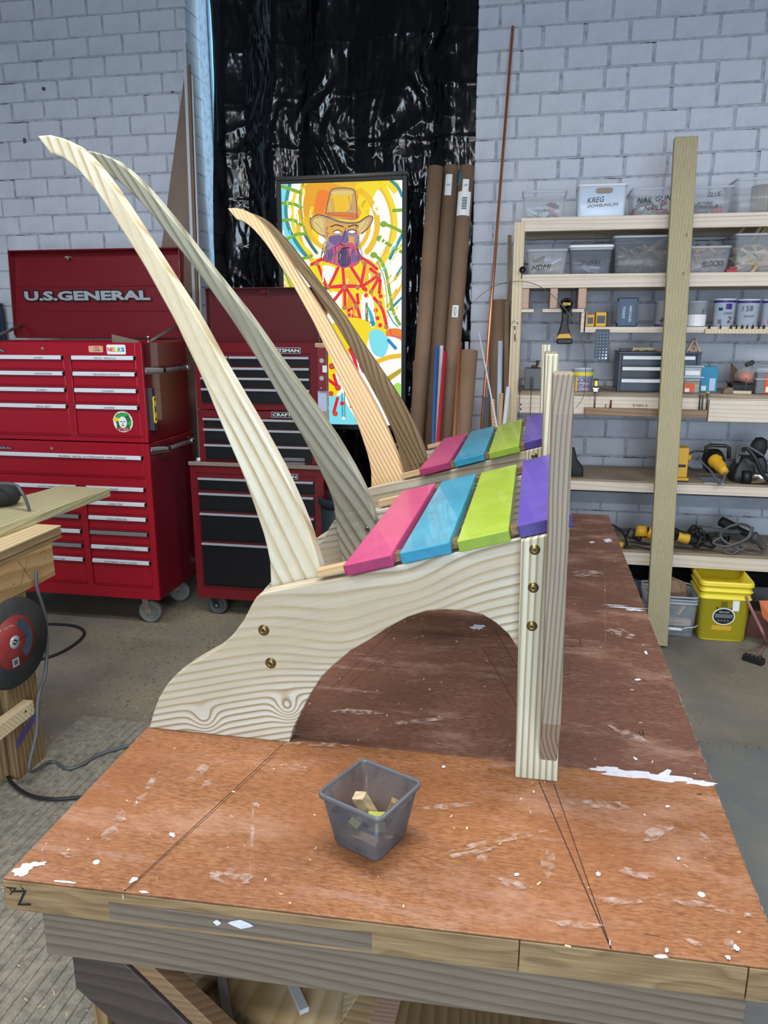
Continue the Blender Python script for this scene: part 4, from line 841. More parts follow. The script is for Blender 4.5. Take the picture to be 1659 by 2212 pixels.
B().box(cx1+.02, cx1+.028, YC+.06, YC+.36, z1_-.10, z1_-.03).cyl((cx1+.0285, YC+.08, z1_-.05), (cx1+.03, YC+.08, z1_-.05), .005).obj('side_shelf_bracket', 'dark_red', cc_, bevel=.002)
# red level hanging at the chest's side, hung by a wire
lv = thing('spirit_level', 'long dark red spirit level hanging upright at the right of the dark red chest', 'spirit level', (cx1+.05, YC+.02, 1.4))
pa, pb = AY(695, 751, YC-.01), AY(695, 844, YC-.01)
B().box(pa.x-.023, pa.x+.024, YC-.02, YC+.006, pb.z, pa.z).obj('level_body', 'level_red', lv, bevel=.002)
B().box(pa.x+.024, pa.x+.028, YC-.02, YC+.006, pb.z, pa.z).obj('bright_edge', 'kraft', lv)
for yy in (779, 817):
    q = AY(695, yy, YC-.02); B().cyl((q.x, YC-.022, q.z), (q.x, YC-.0205, q.z), .0125).obj('round_vial', 'spacer_wood' if 0 else 'label_silver', lv)
q = AY(700, 797, YC-.02); B().box(q.x-.008, q.x+.016, YC-.0225, YC-.0205, q.z-.018, q.z+.018).obj('vial', 'sticker_white', lv)
q = AY(694, 838, YC-.02); B().cyl((q.x, YC-.0215, q.z), (q.x, YC-.0203, q.z), .004).obj('hole', 'label_silver', lv)
B().box(pa.x-.034, pa.x+.034, YC-.022, YC+.01, pa.z+.001, pa.z+.024).obj('hanging_clip', 'scrap_a', lv, bevel=.002, label='tan wood clip')
B().tube(spline([(pa.x-.01, YC-.012, pa.z+.02), (pa.x-.012, YC-.012, pa.z+.06), (pa.x-.004, YC-.012, pa.z+.075), (pa.x+.006, YC-.012, pa.z+.055), (pa.x+.008, YC-.012, pa.z+.02)]), .0018).obj('wire_loop', 'wire', lv)
# card / cloth scrap under the level
o = B().box(pa.x-.028, pa.x+.020, YC-.004, YC+.002, AY(695, 888, YC).z, pb.z-.002).obj('taped_card', 'label_blue', None, loc=(pa.x, YC, pb.z-.03)); tag(o, 'pale blue card taped below the long dark red level', 'card')
# small things on the cart top
q = AY(434, 1006, YC+.03); o = B().cyl((q.x-.015, YC+.02, z1_+.0125), (q.x+.02, YC+.06, z1_+.0125), .0115).obj('plastic_tube', 'white_plastic', None, loc=(q.x, YC+.03, z1_)); tag(o, 'short white plastic tube lying on the dark red cart top, left corner', 'tube')
o = B().box(AY(618, 1000, YC+.05).x, AY(664, 1000, YC+.05).x, YC+.0, YC+.07, z1_+.001, z1_+.045).obj('plastic_packet', 'bag_clear', None, bevel=.006, loc=(-1.25, YC+.05, z1_)); tag(o, 'clear plastic packet on the dark red cart top', 'packet')
q = AY(466, 1007, YC+.1); o = B().box(q.x-.035, q.x+.03, YC+.08, YC+.12, z1_+.0005, z1_+.006).cyl((q.x-.03, YC+.1, z1_+.01), (q.x+.03, YC+.09, z1_+.01), .004).obj('small_hinge', 'tool_black', None, loc=(q.x, YC+.1, z1_)); tag(o, 'small black hinge lying flat on the dark red cart top', 'hinge')

# ------------------------------------------------------------ boards leaning in the left corner of the wall
p1, p2, p3, p4 = AY(398, 145, 4.80), AY(333, 620, 4.74), AY(424, 640, 4.74), AY(401, 140, 4.80)
bd = B(); f_ = lambda p, d_: (p.x, p.y+d_, p.z)
low_l = Vector((p2.x-(p1.x-p2.x)*1.35, 4.68, 0)); low_r = Vector((p3.x+.01, 4.68, 0))
lo = B().prism([Vector((p1.x-.008, 4.83, p1.z)), (low_l.x, 4.62, .001), (low_r.x, 4.62, .001), Vector((p4.x, 4.83, p4.z))], [Vector((p1.x-.008, 4.838, p1.z)), (low_l.x, 4.632, .001), (low_r.x, 4.632, .001), Vector((p4.x, 4.838, p4.z))])
o = lo.obj('triangular_board', 'board_brown', None, loc=((low_l.x+low_r.x)/2, 4.63, 0)); tag(o, 'tall thin brown triangular board leaning against the left brick wall', 'board')
for k, (dx, wq, m_, zt_, lb_) in enumerate(((.012, .018, 'board_white', 3.32, 'nearest thin pale strip leaning beside the brown triangular board'), (.036, .012, 'kraft', 3.20, 'middle thin tan strip beside the brown triangular board'), (.055, .010, 'board_white', 3.14, 'thin pale strip nearest the window jamb'))):
    x_ = p4.x+dx-.02; xb_ = low_r.x+dx-.02
    o = B().prism([(x_, 4.795, zt_), (xb_, 4.585, .001), (xb_+wq, 4.585, .001), (x_+wq, 4.795, zt_)], [(x_, 4.81, zt_), (xb_, 4.605, .001), (xb_+wq, 4.605, .001), (x_+wq, 4.81, zt_)]).obj('wood_strip', m_, None, loc=(xb_, 4.63, 0)); tag(o, lb_, 'wood strip')

o = B().box(AY(-60, 700, 4.78).x, AY(9, 700, 4.78).x, 4.76, 4.79, AY(5, 800, 4.78).z, AY(5, 655, 4.78).z).obj('dark_board', 'navy_dark', None, bevel=.003, loc=(-3.3, 4.78, 1.6)); tag(o, 'dark board edge against the wall at the far left, beside the open chest lid', 'board')

# ------------------------------------------------------------ back-lit painting in a black frame
YA = 4.80
art = thing('light_box', 'glowing back-lit painting of a bearded man in a tall hat', 'light box', (-1.16, 4.84, 1.05))
A0, A1, A2, A3 = AY(607, 398, YA), AY(869, 389, YA), AY(869, 908, YA), AY(612, 914, YA)
ax0, ax1, az0, az1 = A0.x, A1.x, A3.z+.003, (A0.z+A1.z)/2
B().box(ax0-.03, ax1+.03, YA+.004, YA+.045, az0-.035, az1+.035).obj('box_body', 'black_plastic', art, bevel=.004)
B().box(ax0-.03, ax0-.001, YA-.010, YA+.004, az0-.035, az1+.035).box(ax1+.001, ax1+.03, YA-.010, YA+.004, az0-.035, az1+.035).box(ax0-.001, ax1+.001, YA-.010, YA+.004, az1+.001, az1+.035).box(ax0-.001, ax1+.001, YA-.010, YA+.004, az0-.035, az0-.001).obj('frame', 'black_plastic', art, bevel=.003)
B().cyl((ax0-.02, YA-.02, az1+.028), (ax1+.035, YA-.02, az1+.036), .011).obj('top_rail', 'grey_metal', art)
AM = ['white', 'yellow', 'amber', 'gold', 'olive', 'lime', 'green', 'teal', 'aqua', 'cyan', 'blue', 'red', 'coral', 'orange', 'node', 'brown', 'ink', 'violet', 'mauve', 'skin', 'tan', 'hat', 'hatlight', 'pink', 'darkviolet', 'greygreen', 'deepteal']
AI = {n: i for i, n in enumerate(AM)}; pb_ = B(); LAY = [0]
def inside(p): return Vector((min(max(p.x, ax0), ax1), 0, min(max(p.z, az0), az1)))
def au(u, v): # crop pixels -> panel
    return AY(590+u/5.268, 340+v/5.268, YA)
def lay_():
    LAY[0] += 1; return YA-.0006-LAY[0]*.00003
def blob(pts, mat, fn=au, smooth=True):
    y = lay_(); q = [inside(fn(*p)) for p in pts]
    if smooth and len(q) > 3:
        m_ = len(q); r_ = []
        for i in range(m_):
            a_, b_, c_, d_ = q[i-1], q[i], q[(i+1) % m_], q[(i+2) % m_]
            for k in range(4):
                t_ = k/4; r_.append(inside(.5*((2*b_)+(c_-a_)*t_+(2*a_-5*b_+4*c_-d_)*t_*t_+(3*b_-a_-3*c_+d_)*t_**3)))
        q = r_; pb_.add([(p.x, y, p.z) for p in q], [tuple(range(len(q)))], AI[mat])
def stroke(pts, wd, mat, fn=au, cap=True, sm=5, taper=0):
    y = lay_(); q = [Vector((p.x, 0, p.z)) for p in (fn(*p) for p in pts)]
    if len(q) > 2 and sm: q = spline(q, sm)
    s_ = wd/5.268/1650*4.9/2; L1, L2 = [], []
    for i, p in enumerate(q):
        d_ = (q[min(i+1, len(q)-1)]-q[max(i-1, 0)]).normalized(); n_ = Vector((-d_.z, 0, d_.x)); k = s_*(1-taper*i/(len(q)-1))
        L1.append(inside(p+n_*k)); L2.append(inside(p-n_*k))
    for i in range(len(q)-1):
        a, b2, c, d2 = L1[i], L1[i+1], L2[i+1], L2[i]
        if (a-c).length < 1e-5 or (b2-d2).length < 1e-5: continue
        pb_.add([(p.x, y, p.z) for p in (a, b2, c, d2)], [(0, 1, 2, 3)], AI[mat])
    if cap:
        for p in (q[0], q[-1]):
            pb_.add([((lambda e: (e.x, y, e.z))(inside(p+Vector((s_*math.cos(6.283*i/10), 0, s_*math.sin(6.283*i/10)))))) for i in range(10)], [tuple(range(10))], AI[mat])
def spot(u, v, r_, mat, fn=au, rz=1):
    c = fn(u, v); s_ = r_/5.268/1650*4.9; y = lay_()
    pb_.add([((lambda e: (e.x, y, e.z))(inside(Vector((c.x+s_*math.cos(6.283*i/12), 0, c.z+rz*s_*math.sin(6.283*i/12)))))) for i in range(12)], [tuple(range(12))], AI[mat])
pb_.add([(ax0, YA-.0003, az0), (ax1, YA-.0003, az0), (ax1, YA-.0003, az1), (ax0, YA-.0003, az1)], [(0, 1, 2, 3)], 0)
def arc(cu, cv, r_, a0, a1, n=14, k=1.12): return [(cu+r_*math.cos(math.radians(a0+(a1-a0)*i/n)), cv-r_*k*math.sin(math.radians(a0+(a1-a0)*i/n))) for i in range(n+1)]
H = (790, 760)
# halo and rings
blob([(390, 290), (1360, 240), (1380, 420), (1290, 330), (1180, 330), (1080, 420), (1040, 640), (1100, 760), (1020, 840), (560, 840), (520, 1000), (430, 900), (360, 720), (340, 560), (360, 380)], 'yellow')
blob([(400, 300), (900, 280), (1080, 300), (1150, 380), (1000, 420), (960, 520), (990, 660), (640, 640), (560, 700), (470, 760), (420, 860), (370, 720), (340, 560), (370, 400)], 'amber')
blob([(520, 380), (640, 400), (620, 520), (560, 640), (500, 700), (470, 560)], 'orange'); blob([(700, 280), (1100, 270), (1200, 360), (1000, 380), (800, 330)], 'gold')
blob([(960, 300), (1350, 250), (1300, 330), (1180, 380), (1120, 520), (1080, 660), (1000, 560), (970, 420)], 'yellow')
stroke(arc(*H, 395, 60, -45), 62, 'gold'); stroke(arc(*H, 300, 40, -60), 46, 'gold'); stroke(arc(*H, 600, 45, -75), 50, 'yellow'); stroke(arc(*H, 505, 165, 300)[:8], 50, 'gold')
stroke(arc(*H, 560, 40, -58), 26, 'gold'); stroke([(620, 1060), (480, 960), (420, 860), (370, 700)], 50, 'gold'); stroke([(430, 1100), (300, 960), (230, 780), (220, 560), (260, 380)], 36, 'yellow')
stroke([(1560, 1300), (1400, 1560), (1300, 1700)], 30, 'gold')
for a in (((1470, 880), (1350, 1110), (1330, 1150)), ((1470, 1250), (1390, 1380)), ((1470, 1600), (1330, 1730)), ((1340, 260), (1420, 340), (1470, 440))): stroke(a, 34, 'teal')
blob([(90, 320), (200, 310), (160, 480), (150, 700), (220, 880), (340, 1060), (380, 1140), (200, 1000), (110, 820)], 'aqua')
stroke([(190, 310), (160, 440), (145, 600), (170, 780), (260, 960), (380, 1130)], 40, 'teal'); stroke([(340, 300), (310, 460), (320, 640), (360, 820), (430, 980), (500, 1090)], 34, 'olive')
stroke([(360, 880), (430, 1000), (490, 1080)], 30, 'deepteal')
for a in (((100, 330), (220, 370), (310, 400)), ((110, 520), (230, 530), (320, 570)), ((110, 720), (220, 710), (320, 770)), ((160, 930), (260, 880), (370, 870)), ((330, 1150), (390, 1140), (440, 1120)), ((1250, 755), (1350, 790), (1470, 850)), ((1210, 920), (1330, 1000), (1470, 1080)), ((1150, 1110), (1230, 1180), (1290, 1330), (1330, 1560), (1370, 1760), (1440, 1900)), ((1370, 605), (1470, 600))): stroke(a, 34, 'green')
for p in ((1258, 760), (1215, 925), (1145, 1112)): spot(*p, 40, 'green', rz=.8)
stroke([(1180, 1180), (1270, 1400), (1300, 1700)], 8, 'greygreen')
rr = random.Random(17)
for i in range(46):      # watery dabs over the halo
    a_ = rr.uniform(0, 6.28); r_ = rr.uniform(180, 420); u, v = 790+r_*math.cos(a_)*.95, 640+r_*math.sin(a_)*.8
    if v > 760 or (560 < u < 1000 and v > 340): continue
    l = rr.uniform(30, 110); stroke([(u, v), (u+rr.uniform(-20, 20), v+l*.5), (u+rr.uniform(-30, 30), v+l)], rr.uniform(14, 44), rr.choice(('amber', 'gold', 'yellow', 'amber', 'orange') if r_ < 330 else ('yellow', 'gold', 'white')), taper=.6)
for i in range(26):
    u, v = rr.uniform(1200, 1460), rr.uniform(900, 1900); stroke([(u, v), (u-30, v+50), (u-70, v+90)], rr.uniform(8, 26), rr.choice(('yellow', 'gold', 'white', 'aqua')), taper=.6)
for i in range(18): u, v = rr.uniform(100, 360), rr.uniform(340, 1100); stroke([(u, v), (u+10, v+60)], rr.uniform(8, 24), rr.choice(('yellow', 'white', 'aqua', 'lime')), taper=.5)
# body
blob([(420, 1200), (560, 1140), (760, 1230), (1000, 1140), (1180, 1230), (1250, 1500), (1300, 1900), (1340, 2080), (1000, 2120), (900, 1900), (700, 1780), (560, 1520), (430, 1400)], 'yellow')
blob([(560, 1240), (700, 1260), (660, 1440), (600, 1400)], 'white'); blob([(820, 1300), (900, 1290), (960, 1440), (850, 1440)], 'gold'); blob([(640, 1540), (780, 1560), (760, 1760), (680, 1700)], 'white'); blob([(860, 1560), (940, 1700), (900, 1900), (840, 1800)], 'amber')
blob([(1010, 1560), (1130, 1600), (1160, 1900), (1040, 1960), (1000, 1760)], 'white'); blob([(1060, 1200), (1160, 1260), (1120, 1420), (1040, 1420)], 'gold')
for a in (((440, 1220), (560, 1160), (620, 1180)), ((520, 1240), (600, 1460)), ((740, 1260), (640, 1470)), ((795, 1260), (810, 1470)), ((890, 1250), (1010, 1440)), ((1045, 1220), (1000, 1470)), ((1200, 1340), (1030, 1460)), ((1200, 1340), (1110, 1270)), ((630, 1480), (810, 1460), (1000, 1470)), ((810, 1480), (700, 1620)), ((815, 1490), (820, 1700)), ((840, 1500), (950, 1690), (1000, 1870)), ((860, 1740), (960, 1700)), ((870, 1790), (990, 1850)), ((1000, 1480), (1060, 1510)), ((1210, 1360), (1110, 1540)), ((1220, 1400), (1210, 1540)), ((1150, 1600), (1240, 1720), (1290, 1900)), ((960, 1560), (970, 1660)), ((1020, 1870), (1010, 1960)), ((1000, 1140), (1100, 1200), (1180, 1270))): stroke(a, 34, 'red')
for p in ((500, 1210), (625, 1485), (815, 1480), (965, 1480), (1045, 1210), (1205, 1340), (945, 1690), (815, 1710), (1115, 1530), (1215, 1660), (1290, 1930), (1310, 2060), (985, 1870)): spot(*p, 27, 'node')
for p in ((1060, 1570), (1225, 1580), (1050, 1500), (1170, 1740), (1190, 1830), (1220, 1910)): spot(*p, 24, 'red')
blob([(1050, 1690), (1080, 1680), (1080, 1990), (1060, 1990)], 'greygreen'); blob([(1080, 1700), (1130, 1780), (1160, 1900), (1120, 1900)], 'cyan'); spot(1130, 1890, 32, 'blue')
blob([(1300, 1960), (1470, 1960), (1470, 2110), (1380, 2080), (1300, 2060)], 'orange'); stroke([(1330, 1950), (1360, 2030), (1470, 2050)], 14, 'pink')
blob([(1040, 2000), (1250, 1980), (1280, 2212), (1200, 2360), (1040, 2300)], 'aqua'); blob([(1240, 2060), (1400, 2150), (1340, 2180), (1260, 2120)], 'blue')
stroke([(1300, 1740), (1360, 1860), (1420, 1930)], 12, 'blue'); blob([(1400, 1930), (1480, 1900), (1480, 1970)], 'greygreen')
for i in range(40):
    u, v = rr.uniform(560, 1180), rr.uniform(1260, 2000)
    stroke([(u, v), (u+rr.uniform(-10, 10), v+rr.uniform(40, 120))], rr.uniform(8, 26), rr.choice(('white', 'gold', 'yellow', 'amber', 'white')), taper=.6)
for p, q in (((740, 1260), (640, 1470)), ((795, 1260), (810, 1470)), ((890, 1250), (1010, 1440)), ((1045, 1220), (1000, 1470)), ((810, 1480), (700, 1620)), ((815, 1490), (820, 1700)), ((630, 1480), (1000, 1470)), ((1200, 1340), (1030, 1460)), ((1210, 1360), (1110, 1540)), ((840, 1500), (950, 1690))): stroke([p, q], 26, 'red', sm=0)
for p in ((625, 1485), (815, 1480), (965, 1480), (1045, 1210), (1205, 1340), (945, 1690), (815, 1710), (1115, 1530)): spot(*p, 24, 'node')
# head
blob([(620, 740), (960, 760), (985, 900), (960, 1030), (900, 1180), (800, 1230), (700, 1180), (640, 1060), (600, 900)], 'skin')
blob([(650, 900), (780, 890), (770, 960), (700, 1010), (640, 980)], 'violet'); blob([(810, 840), (850, 860), (860, 960), (800, 990), (770, 960)], 'violet'); blob([(850, 820), (950, 830), (950, 900), (860, 890)], 'mauve'); blob([(620, 960), (700, 1010), (650, 1080), (600, 1040)], 'mauve')
blob([(930, 900), (985, 900), (960, 1040), (930, 1000)], 'mauve')
blob([(700, 1010), (780, 960), (830, 1000), (900, 970), (980, 1080), (1010, 1140), (950, 1230), (870, 1250), (790, 1260), (720, 1230), (620, 1190), (570, 1130), (640, 1050)], 'pink')
blob([(760, 1060), (850, 1060), (890, 1200), (800, 1250), (740, 1180)], 'darkviolet'); blob([(600, 1070), (680, 1050), (690, 1140), (620, 1180)], 'violet'); blob([(900, 1060), (960, 1080), (980, 1160), (900, 1190)], 'violet')
blob([(770, 1040), (860, 1040), (820, 1066)], 'skin'); blob([(780, 1030), (860, 1020), (870, 1036), (790, 1050)], 'ink')
for e_ in ((740, 856), (905, 850)):
    blob([(e_[0]-50, e_[1]), (e_[0]-10, e_[1]-20), (e_[0]+42, e_[1]), (e_[0], e_[1]+16)], 'white'); stroke([(e_[0]-55, e_[1]-6), (e_[0], e_[1]-28), (e_[0]+48, e_[1]-4)], 9, 'ink'); stroke([(e_[0]-48, e_[1]+6), (e_[0], e_[1]+18), (e_[0]+40, e_[1]+2)], 5, 'ink')
stroke([(660, 790), (720, 770), (800, 790)], 12, 'ink'); stroke([(860, 790), (940, 770), (980, 800)], 12, 'ink'); stroke([(830, 800), (800, 930), (770, 975), (820, 1005), (860, 975)], 7, 'ink'); stroke([(700, 1030), (760, 985), (790, 1010)], 7, 'ink')
# hair and beard lines
rr = random.Random(11)
for i in range(60):
    u = rr.uniform(570, 1010); v0 = 1020+rr.uniform(-20, 90)+abs(u-790)*.1; l = rr.uniform(60, 150); 
    stroke([(u, v0), (u+rr.uniform(-20, 20)+(u-790)*.06, v0+l*.5), (u+rr.uniform(-26, 26)+(u-790)*.1, min(v0+l, 1262-abs(u-790)*.25))], rr.uniform(4, 9), rr.choice(('ink', 'ink', 'violet', 'tan', 'pink', 'darkviolet')), cap=False, sm=3, taper=.7)
for i in range(36):
    s_ = rr.choice((-1, 1)); u = 790+s_*rr.uniform(150, 210); v0 = rr.uniform(760, 1060)
    stroke([(u, v0), (u+s_*rr.uniform(5, 30), v0+30), (u+s_*rr.uniform(-10, 40), v0+rr.uniform(50, 90))], rr.uniform(4, 8), rr.choice(('ink', 'ink', 'violet', 'tan')), cap=False, sm=3, taper=.6)
# hat
blob([(430, 700), (520, 655), (600, 650), (780, 720), (960, 730), (1080, 670), (1140, 690), (1090, 800), (1000, 880), (960, 760), (800, 770), (620, 740), (600, 900), (500, 860), (440, 780)], 'hat')
blob([(460, 720), (560, 690), (600, 740), (580, 880), (500, 850)], 'hatlight'); blob([(980, 770), (1090, 700), (1060, 800), (1000, 860)], 'hatlight')
blob([(600, 640), (640, 460), (665, 370), (750, 350), (900, 360), (940, 420), (960, 700), (800, 700), (680, 650)], 'hat')
blob([(640, 600), (680, 420), (800, 400), (900, 430), (860, 600), (740, 640)], 'gold'); blob([(740, 420), (850, 440), (800, 530)], 'coral'); blob([(690, 390), (880, 380), (900, 420), (700, 430)], 'hatlight')
blob([(600, 630), (950, 640), (965, 700), (800, 690), (620, 665)], 'orange')
for a, wd in (([(600, 640), (640, 460), (665, 375), (750, 352), (900, 362), (942, 430), (962, 700)], 7), ([(430, 700), (520, 655), (640, 690), (780, 740), (960, 745), (1080, 672), (1140, 690), (1090, 800), (1010, 870)], 9), ([(430, 700), (440, 790), (510, 860), (600, 910)], 7), ([(600, 640), (780, 628), (960, 650)], 6), ([(610, 670), (780, 700), (960, 705)], 6), ([(560, 690), (590, 760), (580, 850)], 4), ([(480, 740), (540, 800), (560, 860)], 4), ([(1080, 700), (1040, 780), (1000, 830)], 4), ([(860, 440), (900, 600)], 5)): stroke(a, wd, 'violet' if wd < 7 else 'ink', cap=False)
for i in range(9): stroke([(625+i*37, 662+i*3), (640+i*37, 640+i*2), (655+i*37, 665+i*3)], 5, 'ink', cap=False, sm=0)
for i in range(14): stroke([(650+i, 470+i*12), (690+i*2, 474+i*12)], 3, 'violet', cap=False, sm=0)
# lower half, in pixels of the photograph's lower part
lo2 = lambda x, y: AY(x, y, YA)
blob([(740, 690), (800, 700), (800, 760), (760, 800), (700, 900), (680, 912), (640, 912), (640, 760)], 'yellow', lo2)
blob([(706, 860), (770, 860), (780, 914), (706, 914)], 'aqua', lo2); blob([(800, 730), (869, 735), (869, 800), (830, 790), (800, 770)], 'white', lo2); blob([(800, 715), (840, 730), (830, 770), (805, 760)], 'aqua', lo2)
blob([(720, 780), (790, 770), (830, 860), (850, 914), (780, 914), (730, 830)], 'white', lo2); blob([(845, 840), (869, 830), (869, 900), (855, 880)], 'lime', lo2)
for a, wd, m_ in (([(806, 785), (840, 772), (869, 768)], 50, 'gold'), ([(840, 818), (869, 800)], 60, 'olive'), ([(716, 770), (722, 820)], 60, 'yellow'), ([(744, 700), (750, 740), (765, 770)], 46, 'yellow'), ([(740, 850), (741, 905)], 22, 'cyan'), ([(745, 846), (746, 905)], 12, 'greygreen'), ([(752, 700), (760, 740)], 34, 'red'), ([(757, 755), (766, 775), (772, 800)], 40, 'red'), ([(780, 790), (786, 802)], 40, 'pink'), ([(708, 818), (730, 835)], 36, 'red'), ([(722, 810), (730, 835)], 34, 'red'), ([(730, 860), (722, 890)], 36, 'red'), ([(835, 850), (855, 880)], 40, 'cyan'), ([(840, 735), (855, 752)], 36, 'blue')): stroke(a, wd, m_, lo2)
for x_, y_, r_ in ((718, 791, 36), (731, 837, 36), (716, 850, 30), (725, 893, 32), (740, 871, 26), (760, 878, 20), (705, 884, 18)): spot(x_, y_, r_, 'red', lo2)
for x_, y_, r_ in ((731, 837, 22), (716, 850, 20), (725, 893, 22), (718, 791, 22)): spot(x_, y_, r_, 'brown', lo2)
spot(743, 903, 20, 'white', lo2)
for x_ in range(6): stroke([(613+x_, 560+x_*14), (640+x_*4, 640+x_*10)], 20, ('yellow', 'gold', 'green')[x_ % 3], lo2)
o = pb_.obj('painting', ['art_'+n for n in AM], art, kind='stuff'); o.data['_sheet'] = 1

# ------------------------------------------------------------ tubes, pipes and strips leaning beside the sheet
def pole(name, mat, a, b3, r_, lab, cat='tube', ya=4.6, yb=4.35, open_=None, group=None, n=18):
    p_, q_ = AY(*a, ya), AY(*b3, yb); d_ = (q_-p_); e_ = p_+d_*((p_.z-.001)/(p_.z-q_.z)) if p_.z != q_.z else q_
    e_.z = .001+r_*math.sqrt(max(0, 1-(d_.normalized().z)**2))
    t_ = thing(name, lab, cat, e_, group) if open_ else None
    if open_:
        B().cyl(p_, e_, r_, n=n).obj('tube_wall', mat, t_)
        B().cyl(p_-d_.normalized()*.0006, p_+d_.normalized()*.004, r_*.86, n=n).obj('open_end', open_, t_); return t_, p_, e_
    o = B().cyl(p_, e_, r_, n=n).obj(name, mat, None, loc=e_); tag(o, lab, cat, group); return o, p_, e_
def ptube(a, b3, r_, lab, ya, yb, mat='kraft', labels=()):
    t_, p_, e_ = pole('cardboard_tube', mat, a, b3, r_, lab, ya=ya, yb=yb, open_='kraft_dark')
    for (yy, hpx, wang, ww, m_, txt, ang0) in labels:
        # a label wrapped round part of the tube
        d_ = (e_-p_).normalized(); k0 = (AY(a[0], yy, ya).z-p_.z)/d_.z; k1 = k0+hpx/1650*4.6
        v_ = Vector((0, -1, 0)); v_ = (v_-d_*v_.dot(d_)).normalized(); u_ = d_.cross(v_)
        n_ = 8; vs = []
        for kk in (k0, k1):
            for i in range(n_+1):
                an = ang0+wang*(i/n_-.5); vs.append(p_+d_*kk+(v_*math.cos(an)+u_*math.sin(an))*(r_+.0008))
        lbo = B().add(vs, [(i, i+1, n_+2+i, n_+1+i) for i in range(n_)]).obj('paper_label', m_, t_)
        if txt:
            an = ang0; c_ = p_+d_*(k0+k1)/2+(v_*math.cos(an)+u_*math.sin(an))*(r_+.0012)
            s2 = u_*math.cos(an)-v_*math.sin(an)
            if txt == 'bars':
                bb = B()
                for i in range(13):
                    q = c_+d_*((i-6)*.0052); bb.obox(q+s2*-.004, s2*.014, d_*(.0011+.0008*(i % 3 == 0)), (v_*math.cos(an)+u_*math.sin(an))*.0003)
                bb.obj('barcode', 'ink', lbo, kind='stuff')
            else: text(txt, c_, d_ if ww else s2*-1, -s2 if ww else -d_, .012 if not ww else .017, 'ink', lbo, width=.05 if ww else .02)
    return t_
ptube((941, 362), (903, 900), .044, 'tall brown cardboard tube standing nearest the painting', 4.72, 4.50)
ptube((975, 360), (935, 900), .0445, 'tall brown cardboard tube with one white shipping label, middle of three', 4.79, 4.60, labels=((382, 42, .9, 0, 'sticker_white', 'FRAGILE', .1),))
ptube((1009, 361), (967, 905), .044, 'tall brown cardboard tube with barcode labels, rightmost of three', 4.70, 4.44, labels=((420, 48, 1.9, 0, 'sticker_white', 'bars', .0), (394, 24, .8, 0, 'sticker_white', 'USPS', -.1), (376, 26, .5, 0, 'teal_box', None, .9), (664, 24, .8, 1, 'sticker_white', 'A224', .0)))
ptube((1014, 757), (999, 940), .046, 'wide brown cardboard tube standing in front of the sheet edge', 4.30, 4.22)
ptube((1077, 649), (1072, 900), .048, 'wide brown cardboard tube beside the shelf post', 4.62, 4.55)
ptube((896, 780), (893, 940), .011, 'short narrow cardboard tube nearest the painting edge', 4.6, 4.5, labels=((830, 40, 1.6, 0, 'sticker_white', None, 0),))
pole('green_tube', 'tube_green', (906, 692), (905, 900), .016, 'dark green metal tube with a domed cap behind the cardboard tubes', ya=4.66, yb=4.6)
pole('blue_tube', 'tube_blue', (944, 748), (936, 950), .010, 'blue plastic tube leaning left of the red one', ya=4.42, yb=4.3)
pole('white_tube', 'white_plastic', (954, 747), (944, 950), .011, 'white plastic tube between the blue and red tubes', ya=4.46, yb=4.34)
pole('red_tube', 'tube_red', (962, 759), (946, 950), .011, 'bright red plastic tube leaning on the tall cardboard tubes', ya=4.38, yb=4.26)
pole('copper_pipe', 'copper', (994, 740), (982, 930), .0075, 'short copper pipe beside the wide cardboard tube', 'pipe', ya=4.30, yb=4.14)
pole('copper_pipe', 'copper', (1108, 57), (1040, 930), .0085, 'very tall thin copper pipe leaning against the brick wall', 'pipe', ya=4.80, yb=4.32)
pole('white_rod', 'white_plastic', (1034, 716), (1074, 925), .0048, 'thin white rod crossing in front of the tall copper pipe', 'rod', ya=4.32, yb=4.08)
pole('white_pipe', 'white_plastic', (1008, 738), (1007, 900), .0115, 'white pipe end showing behind the wide cardboard tube', 'pipe', ya=4.62, yb=4.6)
pole('white_pipe', 'bluewhite', (1081, 737), (1077, 930), .0145, 'tall pale bluish pipe standing in front of the brown tube by the shelf post', 'pipe', ya=4.46, yb=4.36)
pole('white_pipe', 'white_plastic', (1098, 836), (1088, 930), .0125, 'shortest white pipe leaning next to the shelf post', 'pipe', ya=4.28, yb=4.22)
pole('wood_dowel', 'spacer_wood', (1083, 850), (1078, 935), .012, 'short tan dowel between the white pipes', 'dowel', ya=4.26, yb=4.2)
def plank_up(a, b3, wpx, ya, yb, mat, name, lab, th=.012, cat='board'):
    p_, q_ = AY(*a, ya), AY(*b3, yb); d_ = q_-p_; e_ = p_+d_*(p_.z/(p_.z-q_.z)); e_.z = .004; w2 = wpx/1650*ya/2
    o = B().beam(p_, e_, (w2, 0, 0), (0, th/2, 0)).obj(name, mat, None, bevel=.001, loc=e_); tag(o, lab, cat)
plank_up((1064, 862), (1068, 935), 9, 4.24, 4.18, 'scrap_a', 'wood_strip', 'short tan strip standing among the pipes by the green slats', .012, 'wood strip')
plank_up((1051, 858), (1049, 935), 12, 4.34, 4.3, 'tool_grey', 'packaged_hook', 'dark hook in packaging with a barcode tag among the pipes', .01, 'hook')
plank_up((1095, 650), (1093, 900), 9, 4.58, 4.5, 'kraft', 'wood_strip', 'narrow brown strip behind the pale pipes at the shelf post', .012, 'wood strip')
plank_up((1101, 508), (1097, 900), 7, 4.70, 4.60, 'old_pine', 'wood_strip', 'tall weathered dark strip against the left shelf post', .02, 'wood strip')
